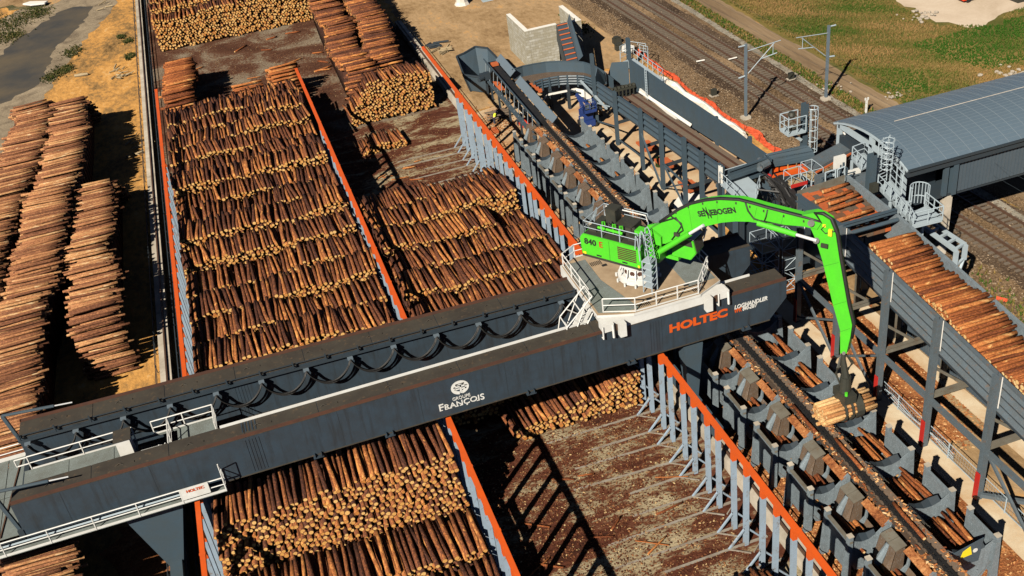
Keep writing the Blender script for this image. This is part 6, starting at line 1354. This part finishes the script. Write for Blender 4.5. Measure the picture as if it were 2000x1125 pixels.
bw = thing('infeed_wall', (43, 78.5, 0), 'dark plated cross wall with conveyor beam between upper trough and debarker', 'machine wall')
w0, w1 = atx(1407, 336, 40.6), at(1496, 312, 8.0)
MB().plate([(40.6, 79.0, 8.6), (44.7, 79.5, 8.6), (44.7, 79.5, 6.9), (40.6, 79.0, 6.9)], (0, 0.12, 0)).bar((40.6, 78.9, 8.65), (44.7, 79.4, 8.65), 0.2, 0.14).bar((40.6, 78.7, 8.0), (44.7, 79.2, 8.0), 0.3, 0.3).build('wall', 'steel_blue', bw)
MB().ibeam((40.25, 79.6, 0), (40.25, 79.6, 9.0), 0.38, 0.38, (0, 1, 0), 0.05).ibeam((40.25, 77.0, 0), (40.25, 77.0, 7.0), 0.38, 0.38, (0, 1, 0), 0.05).build('post', 'steel_blue', bw)
MB().box(40.05, 40.2, 79.3, 79.9, 7.0, 8.95).build('cable_duct', 'tarp_white', bw)
# tilted grey landing with handrail
ld = thing('service_landing', (41.5, 77, 7), 'pale grey steel landing with handrail behind the green boom', 'platform')
lp_ = [at(x, y, 7.3) for x, y in ((1406, 358), (1458, 342), (1484, 366), (1476, 392), (1448, 400), (1434, 384))]
MB().plate(lp_, (0, 0, -0.1)).build('deck', 'galvanised', ld); mb = MB().rail([lp_[0], lp_[1]], 1.2, 0.045, 1.5, (0.6,)).rail([lp_[0], lp_[5], lp_[4], at(1475, 420, 6.2)], 1.2, 0.045, 1.3, (0.6,)).rail([lp_[2], lp_[3]], 1.2, 0.045, 1.0, (0.6,)); mb.build('handrail', 'galvanised', ld)
mb = MB()
for p in lp_[::2]: mb.bar(tuple(p), (p[0], p[1], 0), 0.2, 0.2)
mb.each('leg', 'steel_dark', ld)
# scaffold towers
def scaffold(x, y, z0, z1, label, red=False, wx=1.1, wy=1.9):
    s_ = thing('scaffold_tower', (x+wx/2, y+wy/2, z0), label, 'scaffold'); mb = MB(); n = max(1, int((z1-z0)/1.0))
    for dx in (0, wx):
        for dy in (0, wy): mb.tube([(x+dx, y+dy, z0), (x+dx, y+dy, z1)], 0.035, 6)
    for k in range(n+1):
        z = z0+k*(z1-z0)/n
        for dx in (0, wx): mb.tube([(x+dx, y, z), (x+dx, y+wy, z)], 0.035, 5)
        for dy in (0, wy): mb.tube([(x, y+dy, z), (x+wx, y+dy, z)], 0.035, 5)
        if k < n: mb.tube([(x+(k % 2)*wx, y, z), (x+(1-k % 2)*wx, y, z+(z1-z0)/n)], 0.035, 5).tube([(x, y+(k % 2)*wy, z), (x, y+(1-k % 2)*wy, z+(z1-z0)/n)], 0.035, 5)
    mb.build('frame', 'galvanised', s_); d = MB().box(x+0.05, x+wx-0.05, y+0.05, y+wy-0.05, z1-1.15, z1-1.08).build('deck', 'plank', s_)
    if red: MB().box(x-0.06, x+wx+0.06, y-0.07, y-0.03, z1-1.2, z1-0.85).build('toe_board', 'red_paint', s_)
    return s_
pp = at(1541, 352, 9.0); scaffold(pp[0], pp[1]-0.4, 4.7, 9.6, 'scaffold tower with red toe board in front of the debarker hood', True, 1.5, 1.3)
pp = at(1586, 345, 8.6); scaffold(pp[0], pp[1], 4.7, 9.2, 'narrow bare scaffold tower right of the red boarded scaffold')
scaffold(39.0, 69.8, 0.2, 6.2, 'tall white scaffold standing on the ground under the green boom', False, 1.6, 2.2)
scaffold(41.3, 70.4, 0.2, 5.6, 'second white scaffold on the ground right of the one under the boom', False, 1.4, 2.0)
# ================================================================ CONVEYOR GALLERY OVER THE TRACKS
sh = thing('conveyor_gallery', (72, 74, 6), 'long grey gallery with arched sheet metal roof bridging over the railway tracks', 'conveyor gallery')
SX0, SX1, SY0, SY1, EZ, BZ = 52.0, 112, 69.1, 79.4, 10.25, 6.45
n_ = 26; mb = MB(); arc = []
for i in range(n_+1):
    u = i/n_; y = SY0-0.5+(SY1-SY0+1.0)*u; arc.append((y, EZ+1.15*(1-(2*u-1)**2)))
for j in range(24):
    xa, xb = SX0+(SX1-SX0)*j/24+0.012, SX0+(SX1-SX0)*(j+1)/24-0.012
    for i in range(n_): mb.plate([(xa, arc[i][0], arc[i][1]), (xb, arc[i][0], arc[i][1]), (xb, arc[i+1][0], arc[i+1][1]), (xa, arc[i+1][0], arc[i+1][1])], (0, 0, 0.05))
ro = mb.build('roof', 'roof_sheet', sh)
mb = MB()
for j in range(1, 48):
    x = SX0+(SX1-SX0)*j/48
    for i in range(n_): mb.bar((x, arc[i][0], arc[i][1]+0.06), (x, arc[i+1][0], arc[i+1][1]+0.055), 0.03, 0.03)
for i in range(1, n_, 1): mb.bar((SX0, arc[i][0], arc[i][1]+0.05), (SX1, arc[i][0], arc[i][1]+0.05), 0.022, 0.02)
mb.build('seam', 'seam_steel', ro)
MB().bar((SX0+3, arc[15][0], arc[15][1]+0.09), (SX1, arc[15][0], arc[15][1]+0.09), 0.05, 0.03).build('ridge_cap', 'insulation', ro)
MB().bar((SX0, SY0-0.55, EZ-0.05), (SX1, SY0-0.55, EZ-0.05), 0.22, 0.2).box(SX0, SX1, SY0-0.45, SY0-0.1, EZ-0.75, EZ-0.12).build('gutter', 'steel_dark', sh)
mb = MB(); x = 57.0
while x < SX1: mb.box(x, x+0.24, SY0, SY0+0.1, BZ, EZ-0.5); mb.box(x+0.24, x+0.36, SY0+0.05, SY0+0.1, BZ, EZ-0.5); x += 0.36
mb.box(57.0, SX1, SY1-0.1, SY1, BZ, EZ); mb.build('side_wall', 'wall_sheet', sh)
MB().box(SX0+1.5, SX1, SY0+0.12, SY1-0.12, BZ-0.3, BZ-0.02).build('floor', 'steel_dark', sh)
MB().box(SX0, 57, SY0+2.2, SY1-0.2, BZ, 9.3).build('belt_housing', 'steel_dark', sh)
mb = MB()
for y in (SY0+0.2, SY0+5.0, SY1-0.2): mb.bar((SX0+0.15, y, 5.0), (SX0+0.15, y, EZ+(0.2 if y != SY0+5 else 1.0)), 0.35, 0.45)
mb.bar((SX0+0.15, SY0+0.2, EZ-0.1), (SX0+0.15, SY1-0.2, EZ-0.1), 0.35, 0.4)
for i in range(n_): mb.bar((SX0-0.02, arc[i][0], arc[i][1]-0.12), (SX0-0.02, arc[i+1][0], arc[i+1][1]-0.12), 0.16, 0.16)
mb.build('end_frame', 'galvanised', sh)
MB().plate([(SX0+0.4, SY1-0.4, 7.0), (SX0+0.4, SY1-2.6, 7.0), (SX0+0.4, SY1-0.4, 9.6)], (0.1, 0, 0)).plate([(SX0+0.4, SY0+4.4, 6.6), (SX0+0.4, SY0+2.0, 6.6), (SX0+0.4, SY0+4.4, 9.0)], (0.1, 0, 0)).each('end_panel', 'tarp_white', sh)
MB().ibeam((57.0, SY0-0.1, BZ), (57.0, SY0-0.1, EZ-0.5), 0.5, 0.5, (0, 1, 0), 0.07).box(56.0, 56.4, SY0-0.2, SY0+0.1, BZ, EZ-0.6).build('column', 'steel_blue', sh)
mb = MB()
for x in (57.0, 70.2, 71.2, 84, 98):
    for y in (SY0+0.5, SY1-0.5): mb.box(x-0.35, x+0.35, y-0.35, y+0.35, 0, BZ-0.3)
mb.each('pier', 'concrete_beam', sh)
for (x, y, lab) in ((1640, 318, 'upper white cabinet at the mouth of the gallery'), (1668, 345, 'lower white cabinet below the gallery end platform')): p = at(x, y, 8.5); tag(MB().box(p[0]-0.55, p[0]+0.55, p[1]-0.2, p[1]+0.2, 7.9, 9.2).build('cabinet', 'white_paint', bevel=0.03), lab, 'cabinet')
# belt between debarker and gallery
tb_ = thing('transfer_conveyor', (50, 73, 8), 'short covered conveyor running from the debarker into the gallery mouth', 'conveyor')
c0, c1 = at(1592, 330, 8.3), at(1650, 303, 8.3)
MB().plate([c0, c1+np.array((1.5, .5, .3)), c1+np.array((1.5, 2.2, .3)), c0+np.array((0, 1.8, 0))], (0, 0, -0.5)).build('cover', 'steel_worn', tb_); MB().bar(c0+np.array((0, -0.15, -.3)), c1+np.array((1.5, .3, 0)), 0.12, 0.16).build('edge_guard', 'orange_rust', tb_)
c0, c1 = at(1672, 360, 9.8), at(1712, 350, 9.8); tag(MB().plate([c0, c1, c1+np.array((0, 1.6, 0)), c0+np.array((0, 1.6, 0))], (0, 0, -0.6)).build('cover_beam', 'steel_worn'), 'grey beam cover joining the step feeder to the gallery columns', 'beam')
en_ = thing('machine_enclosure', (47, 69.6, 4.7), 'blue grey machine enclosure full of pipes and frames behind the stepped feeder', 'machine enclosure')
q_ = [aty(x, y, 69.6) for x, y in ((1592, 344), (1654, 326), (1654, 372), (1592, 390))]
MB().plate(q_, (0, 0.15, 0)).build('panel', 'steel_worn', en_)
rs_ = random.Random(11); bars_ = MB(); bars2_ = MB()
for k in range(46):
    u_, v_ = rs_.random(), rs_.random(); p_ = Vector(q_[0]).lerp(Vector(q_[1]), u_).lerp(Vector(q_[3]).lerp(Vector(q_[2]), u_), v_); p_.y -= rs_.uniform(.12, .5)
    d_ = Vector((rs_.uniform(.3, 1.3), 0, 0)) if rs_.random() < 0.55 else Vector((0, 0, rs_.uniform(.3, 1.0)))
    (bars_ if k % 3 else bars2_).bar(p_, p_+d_, rs_.uniform(.05, .16), rs_.uniform(.05, .16))
bars_.each('pipe', 'steel_blue', en_); bars2_.each('pipe', 'galvanised', en_)
fr2_ = MB()
for (xa, ya, xb, yb2) in ((1612, 334, 1632, 362), (1636, 328, 1650, 356)):
    c4 = [Vector(aty(x, y, 69.0)) for x, y in ((xa, ya+3), (xb, ya-3), (xb, yb2-3), (xa, yb2+3))]
    for i in range(4): fr2_.tube([c4[i], c4[(i+1) % 4]], 0.06, 6)
fr2_.each('guard_frame', 'galvanised', en_)
# ================================================================ ACCESS PLATFORMS AND STAIRS BESIDE THE GALLERY
ap = thing('access_stair', (49, 64, 0), 'galvanised access platforms with handrails and caged ladder beside the raised trough', 'access platform')
def deckp(pts, z, name='deck'): P = [at(x, y, z) for x, y in pts]; MB().plate(P, (0, 0, -0.14)).build(name, 'galvanised', ap); return [Vector(p)+Vector((0, 0, 0.01)) for p in P]
d1 = deckp(((1664, 311), (1688, 302), (1703, 320), (1683, 331)), 10.2); d2 = deckp(((1714, 366), (1738, 353), (1761, 379), (1739, 392)), 9.9); d3 = deckp(((1740, 392), (1760, 381), (1792, 418), (1770, 430)), 9.5); d4 = deckp(((1769, 420), (1806, 403), (1840, 430), (1783, 444)), 9.9)
mb = MB(); mb.rail([d1[3], d1[0], d1[1]], 1.2, 0.05, 1.2, (0.6,), 0.2).rail([d1[1], d1[2]], 1.2, 0.05, 1.0, (0.6,), 0.2).rail([d2[0], d2[3]], 1.2, 0.05, 1.2, (0.6,), 0.25).rail([d2[1], d2[2], d3[1]], 1.9, 0.05, 1.4, (0.6, 1.25), 0.2).rail([d3[0], d3[3]], 1.2, 0.05, 1.2, (0.6,), 0.25).rail([d4[0], d4[3], d4[2], d4[1]], 1.25, 0.05, 1.3, (0.62,), 0.25)
mb.build('handrail', 'galvanised', ap)
mb = MB(); lx = [d2[0]+Vector((0.1, .4, 0)), d2[1]+Vector((-.2, .2, 0))]
for p in lx: mb.tube([p, p+Vector((0, 0, 4.2))], 0.05, 6)
for i in range(13): mb.tube([lx[0]+Vector((0, 0, .2+i*.32)), lx[1]+Vector((0, 0, .2+i*.32))], 0.04, 5)
for i in range(6):
    z = 1.6+i*0.5; c = (lx[0]+lx[1])/2+Vector((0.1, -0.45, z)); mb.tube([c+Vector((0.5*math.cos(a), 0.5*math.sin(a), 0)) for a in [k*math.pi/6 for k in range(13)]], 0.035, 5)
for k in range(6): c = (lx[0]+lx[1])/2+Vector((0.1+0.5*math.cos(k), -0.45+.5*math.sin(k), 1.6)); mb.tube([c, c+Vector((0, 0, 2.6))], 0.03, 5)
mb.build('caged_ladder', 'galvanised', ap)
mb = MB(); c = d4[1].lerp(d4[0], 0.35)
for k in range(11): a = R_(-20+k*20); q = c+Vector((0.2+0.75*math.cos(a), 0.25+0.75*math.sin(a), 0)); mb.tube([q, q+Vector((0, 0, 1.9))], 0.035, 5)
for z in (0.7, 1.9): mb.tube([c+Vector((0.2+0.75*math.cos(R_(-20+k*20)), 0.25+0.75*math.sin(R_(-20+k*20)), z)) for k in range(11)], 0.045, 5)
mb.build('ladder_cage', 'galvanised', ap)
mb = MB()
for p in (d1[0], d1[2], d2[3], d3[3], d4[3], d4[1]): mb.bar(tuple(p-Vector((0, 0, .15))), (p.x+0.3, p.y+0.4, 0), 0.18, 0.18)
for i in range(6): p = d3[0].lerp(d3[3], i/6); q = d3[1].lerp(d3[2], i/6); mb.bar(tuple(p), tuple(q), 0.25, 0.05)
mb.build('leg', 'galvanised', ap)
for x, y, z1, lab in ((1697, 400, 13.2, 'thick blue grey column carrying a lamp bracket beside the gallery mouth'),):
    p = at(x, y, 8.5); cl2 = thing('steel_column', (p[0], p[1], 0), lab, 'steel column'); MB().ibeam((p[0], p[1], 0), (p[0], p[1], z1), 0.6, 0.6, (0, 1, 0), 0.08).build('column', 'steel_blue', cl2); MB().box(p[0]-0.35, p[0]+0.3, p[1]-0.75, p[1]-0.32, z1-3.2, z1-2.4).build('junction_box', 'engine_dark', cl2, bevel=0.03)
lf = thing('service_bridge', (52, 64, 0), 'galvanised ladder shaped frame running down from the access platform toward the tracks', 'walkway')
zf = 6.5; f0, f1, f2, f3 = [Vector(at(x, y, z)) for x, y, z in ((1806, 445, zf), (1823, 437, zf), (1886, 478, zf), (1868, 490, zf))]
mb = MB().bar(f0, f3, 0.25, 0.35).bar(f1, f2, 0.2, 0.3)
for i in range(4): mb.bar(f0.lerp(f3, (i+0.8)/4), f1.lerp(f2, (i+0.8)/4), 0.22, 0.2)
mb.bar(f3, (f3.x, f3.y, f3.z-1.6), 0.3, 0.3).bar(f2, (f2.x, f2.y, f2.z-1.4), 0.3, 0.3).bar((f3.x, f3.y, f3.z-1.5), (f2.x, f2.y, f2.z-1.3), 0.2, 0.2).bar((f2.x, f2.y, f2.z-1.4), (f3.x-.5, f3.y-.7, f3.z-3.2), 0.2, 0.2).bar((f3.x, f3.y, f3.z-1.6), (f3.x-.5, f3.y-.7, f3.z-3.3), 0.18, 0.2)
mb.build('frame', 'galvanised', lf); MB().bar((f3.x-.5, f3.y-.7, 0), (f3.x-.5, f3.y-.7, f3.z-2.2), 0.5, 0.5).build('post', 'blue_paint', lf).data.materials[0] = MATS['steel_blue']
# column with cage platform and caged ladder
tw = thing('lookout_tower', (52.6, 86, 0), 'blue grey column with galvanised basket platform and caged ladder beside the tracks', 'tower')
tx, ty = at(1571, 240, 7.5)[:2]; tx, ty = float(tx), float(ty)
MB().ibeam((tx, ty, 0), (tx, ty, 9.6), 0.55, 0.55, (0, 1, 0), 0.08).build('column', 'steel_blue', tw)
MB().box(tx-2.3, tx-0.35, ty-0.9, ty+0.7, 6.9, 7.05).bar((tx-0.4, ty-0.2, 5.8), (tx-1.6, ty-0.2, 6.85), 0.2, 0.3).build('platform', 'galvanised', tw)
MB().rail([(tx-0.35, ty+0.7, 7.05), (tx-2.3, ty+0.7, 7.05), (tx-2.3, ty-0.9, 7.05), (tx-0.35, ty-0.9, 7.05)], 1.7, 0.055, 1.0, (0.85,), 0.15).build('handrail', 'galvanised', tw)
mb = MB()
for dy in (-0.25, 0.25): mb.tube([(tx+0.5, ty+dy, 2.5), (tx+0.5, ty+dy, 8.9)], 0.05, 6)
for i in range(20): mb.tube([(tx+0.5, ty-0.25, 2.6+i*.32), (tx+0.5, ty+.25, 2.6+i*.32)], 0.035, 5)
for z in (4.2, 5.4, 6.6, 7.8, 8.9): mb.tube([(tx+0.95+0.5*math.cos(k*math.pi/6), ty+0.5*math.sin(k*math.pi/6), z) for k in range(13)], 0.05, 5)
for k in range(-3, 4): mb.tube([(tx+0.95+0.5*math.cos(k*.8), ty+0.5*math.sin(k*.8), 4.2), (tx+0.95+.5*math.cos(k*.8), ty+.5*math.sin(k*.8), 8.9)], 0.035, 5)
mb.build('caged_ladder', 'galvanised', tw)
MB().lathe((tx-1.2, ty+0.4, 8.3), [(0.3, 0), (0.4, 0.2), (0.3, 0.5)], 10).tube([(tx-1.8, ty, 7.1), (tx-0.6, ty, 7.4)], 0.2, 8).build('sensor', 'engine_dark', tw)
# hydraulic boom lift
bl = thing('boom_lift', (39.4, 113, 0), 'blue boom lift with loaded blue basket parked inside the curved conveyor', 'boom lift')
lx_, ly_ = 39.2, 112.6
MB().box(lx_-0.7, lx_+0.7, ly_-1.1, ly_+1.1, 0.35, 1.1).box(lx_-0.55, lx_+0.55, ly_-0.8, ly_+1.3, 1.1, 1.9).build('chassis', 'blue_paint', bl, bevel=0.04)
mb = MB()
for dx in (-0.75, 0.75):
    for dy in (-0.75, 0.75): mb.tube([(lx_+dx-0.14, ly_+dy, 0.38), (lx_+dx+0.14, ly_+dy, 0.38)], 0.38, 12)
mb.each('wheel', 'black_rubber', bl)
MB().bar((lx_+0.1, ly_+0.9, 1.9), (lx_-0.3, ly_+2.2, 3.4), 0.3, 0.3).bar((lx_-0.3, ly_+2.2, 3.4), (lx_+0.1, ly_-0.6, 3.0), 0.25, 0.25).build('arm', 'blue_paint', bl)
bk = MB().box(lx_-0.85, lx_+0.75, ly_-1.5, ly_-0.3, 2.3, 2.4).rail([(lx_-0.85, ly_-1.5, 2.4), (lx_+0.75, ly_-1.5, 2.4), (lx_+0.75, ly_-0.3, 2.4), (lx_-0.85, ly_-0.3, 2.4), (lx_-0.85, ly_-1.5, 2.4)], 1.1, 0.05, 0.8, (0.55,), 0.3).build('basket', 'blue_paint', bl)
MB().box(lx_-0.3, lx_+0.2, ly_-1.2, ly_-0.6, 2.41, 3.1).box(lx_+0.3, lx_+0.6, ly_-1.3, ly_-0.9, 2.41, 2.9).build('tool_load', 'steel_worn', bk)
bd2 = thing('drum', (41.6, 104, 0), 'green drum standing on the slab under the upper trough', 'drum'); pdx = at(1288, 324); bd2.location = (pdx[0], pdx[1], 0); WO[bd2] = Vector((pdx[0], pdx[1], 0)); MB().lathe((pdx[0], pdx[1], 0), [(0.42, 0), (0.45, 0.05), (0.42, 0.3), (0.45, 0.35), (0.42, 0.7), (0.45, 0.95), (0.40, 1.0)], 14).build('barrel', 'scrub_leaves', bd2)
# timber, barriers and crates around the infeed conveyor
for (px_, py__, m, sx, sy, sz, lab) in ((1025, 243, 'red_plastic', 0.7, 0.9, 0.5, 'orange red plastic barrier lying at the foot of the infeed conveyor'), (972, 205, 'plank', 0.5, 0.8, 0.4, 'brown crate behind the infeed conveyor legs'), (965, 258, 'orange_rust', 0.5, 0.7, 0.35, 'rusty orange machine part on the slab beside the worker'), (1112, 185, 'tarp_white', 0.5, 0.5, 0.4, 'white sack on the slab near the blue boom lift')):
    p = at(px_, py__); o = MB().box(p[0]-sx, p[0]+sx, p[1]-sy, p[1]+sy, 0.02, sz).box(p[0]-sx*0.6, p[0]+sx*0.5, p[1]-sy*0.5, p[1]+sy*0.6, sz+0.002, sz*1.4).build('site_crate', m, bevel=0.05); tag(o, lab, 'crate')
p = at(980, 228); mb = MB()
for i in range(12): a = random.uniform(-.3, .3); q = p+np.array((random.gauss(0, .5), random.gauss(0, .5), 0.15+i*0.04)); mb.bar((q[0]-1.3, q[1]-1.3*a, q[2]), (q[0]+1.3, q[1]+1.3*a, q[2]+.02), 0.22, 0.10)
tag(mb.build('timber_stack', 'trough_board'), 'loose stack of dark boards on the slab next to the worker', 'timber')
p = at(1345, 395, 0); tag(MB().plate([at(x, y, 0.5) for x, y in ((1316, 398), (1330, 378), (1345, 375), (1372, 383), (1352, 412), (1318, 412))], (0, 0, 0.12)).build('white_sheet', 'tarp_white', bevel=0.03), 'white sheet covering the kerb strip just behind the green boom', 'tarpaulin')
# red car and things on the pale yard at the top right
p = at(1900, -2); cr = thing('parked_car', (p[0], p[1], 0), 'red car parked on the pale yard at the top edge', 'car'); bx_ = p
MB().plate([(p[0]-2.2, p[1]-0.9, 0.35), (p[0]+2.2, p[1]-0.9, 0.35), (p[0]+2.2, p[1]-0.9, 0.85), (p[0]+1.2, p[1]-0.9, 0.95), (p[0]+0.6, p[1]-0.9, 1.45), (p[0]-1.2, p[1]-0.9, 1.45), (p[0]-2.0, p[1]-0.9, 0.95)], (0, 1.8, 0)).build('body', 'red_paint', cr, bevel=0.06).data.materials[0] = MATS['red_plastic']
MB().plate([(p[0]+1.05, p[1]-0.93, 0.98), (p[0]+0.55, p[1]-0.93, 1.38), (p[0]-1.1, p[1]-0.93, 1.38), (p[0]-1.7, p[1]-0.93, 0.98)], (0, 1.86, 0)).build('window', 'engine_dark', cr)
for dx in (-1.4, 1.4):
    for dy in (-0.92, 0.72): MB().tube([(p[0]+dx, p[1]+dy, 0.33), (p[0]+dx, p[1]+dy+0.2, 0.33)], 0.33, 14).build('wheel', 'black_rubber', cr)
p = at(1990, 0); tag(MB().box(p[0]-1, p[0]+1, p[1]-1, p[1]+1, 0, 0.8).box(p[0]-.6, p[0]+.7, p[1]-.5, p[1]+.6, 0.8, 1.3).build('dark_bin', 'engine_dark', bevel=0.05), 'dark container at the top right corner on the pale yard', 'container')
p = at(76, 8); tag(MB().plate([at(x, y, 0.3) for x, y in ((44, 10), (60, 5), (95, 4), (88, 9), (60, 12))], (0, 0, 0.3)).build('tarpaulin', 'tarp_white', bevel=0.1), 'white tarpaulin heap on the far bank at the top left corner', 'tarpaulin')
# boulders and driftwood on the left dirt
for (x, y, r, lab) in ((160, 145, 0.5, 'pale driftwood log on the ochre dirt by the stream'),):
    A, B = at(x-14, y+3, 0.2), at(x+12, y-1, 0.25); tag(MB().tube([A, (A+B)/2, B], [0.22, 0.25, 0.18], 8).build('driftwood', 'plank'), lab, 'driftwood')
for (x, y, n_, lab) in ((205, 10, 6, 'loose poles scattered at the top of the dirt track'), (230, 145, 16, 'heap of broken branches beside the crane runway'), (260, 290, 8, 'dark broken logs in shade beside the crane runway')):
    p = at(x, y); mb = MB()
    for i in range(n_): q = p+np.array((random.gauss(0, 1.0), random.gauss(0, 2.2), 0.15)); a = random.uniform(-1.2, 1.2); l = random.uniform(.5, 1.8); mb.tube([q, q+np.array((l*math.cos(a), l*math.sin(a), random.uniform(0, .4)))], random.uniform(.05, .13), 6)
    tag(mb.build('branch_heap', 'plank'), lab, 'branches')
# ================================================================ PEOPLE
def person(x, y, label, shirt, trousers, helmet, lean=0.0, face=0.0, hh=1.76, reach=0.0):
    root = thing('person', (x, y, 0), label, 'person')
    def J(f, s, z):                                   # forward, side, height in the body's frame; lean bends the trunk forward
        if z > 0.92: f += math.sin(lean)*(z-0.92); z = 0.92+(z-0.92)*math.cos(lean)
        return (x+f*math.cos(face)-s*math.sin(face), y+f*math.sin(face)+s*math.cos(face), z*hh/1.76)
    def skin(name, m, joints, edges, radii):
        me = bpy.data.meshes.new(name); me.from_pydata([Vector(j)-Vector((x, y, 0)) for j in joints], edges, []); o = link(name, me, (x, y, 0), root)
        sk = o.modifiers.new('s', 'SKIN'); o.data.skin_vertices[0].data[0].use_root = True
        for v, r in zip(me.skin_vertices[0].data, radii): v.radius = (r, r)
        su = o.modifiers.new('u', 'SUBSURF'); su.levels = su.render_levels = 2
        dg = bpy.context.evaluated_depsgraph_get(); dg.update(); m2 = bpy.data.meshes.new_from_object(o.evaluated_get(dg)); o.modifiers.clear(); o.data = m2; m2.materials.clear(); m2.materials.append(MATS[m]); return o
    js = [J(0, 0, .95), J(0, 0, 1.15), J(.01, 0, 1.38), J(0.01, 0, 1.50), J(.03, 0, 1.62), J(.03, 0, 1.72), J(0, .19, 1.42), J(.06+reach*.5, .25, 1.14), J(.20+reach, .22, .95), J(0, -.19, 1.42), J(.06+reach*.6, -.25, 1.14), J(.22+reach, -.2, .98), J(0, .10, .88), J(.05, .11, .48), J(0, .12, .09), J(.14, .13, .04), J(0, -.10, .88), J(.02, -.12, .48), J(-.04, -.13, .09), J(.1, -.14, .04), J(.27+reach, .21, .87), J(.29+reach, -.19, .9)]
    skin('body', 'skin', js, [(0, 1), (1, 2), (2, 3), (3, 4), (4, 5), (2, 6), (6, 7), (7, 8), (8, 20), (2, 9), (9, 10), (10, 11), (11, 21), (0, 12), (12, 13), (13, 14), (14, 15), (0, 16), (16, 17), (17, 18), (18, 19)], [.13, .13, .14, .06, .09, .08, .07, .05, .04, .07, .05, .04, .09, .06, .045, .04, .09, .06, .045, .04, .035, .035])
    skin('jacket', shirt, [J(0, 0, .93), J(0, 0, 1.15), J(.01, 0, 1.40), J(.01, 0, 1.47), J(0, .19, 1.42), J(.06+reach*.5, .25, 1.14), J(.17+reach*.8, .23, 1.0), J(0, -.19, 1.42), J(.06+reach*.6, -.25, 1.14), J(.18+reach*.8, -.21, 1.03)], [(0, 1), (1, 2), (2, 3), (2, 4), (4, 5), (5, 6), (2, 7), (7, 8), (8, 9)], [.16, .165, .17, .09, .09, .07, .06, .09, .07, .06])
    skin('trousers', trousers, [J(0, 0, .96), J(0, .10, .86), J(.05, .11, .48), J(0, .12, .10), J(0, -.10, .86), J(.02, -.12, .48), J(-.04, -.13, .10)], [(0, 1), (1, 2), (2, 3), (0, 4), (4, 5), (5, 6)], [.15, .115, .085, .075, .115, .085, .075])
    hp2 = J(.03, 0, 1.70); mb = MB(); mb.lathe((hp2[0], hp2[1], hp2[2]-0.02), [(.165, 0), (.15, .02), (.135, .06), (.10, .11), (.03, .135)], 14); mb.build('helmet', helmet, root, smooth=True)
p = at(966, 243); person(p[0], p[1], 'person in a yellow high visibility jacket bending forward beside the dark boards', 'hivis', 'navy_cloth', 'white_paint', 0.75, R_(20), reach=0.15)
p = at(1013, 246); person(p[0], p[1], 'person in a blue jacket and white helmet standing by the infeed conveyor', 'blue_paint', 'navy_cloth', 'white_paint', 0.15, R_(-60), reach=0.1)
p = at(1021, 244); person(p[0], p[1], 'person in a white jacket and dark trousers next to the one in blue', 'tarp_white', 'navy_cloth', 'white_paint', 0.2, R_(-120), reach=0.1)
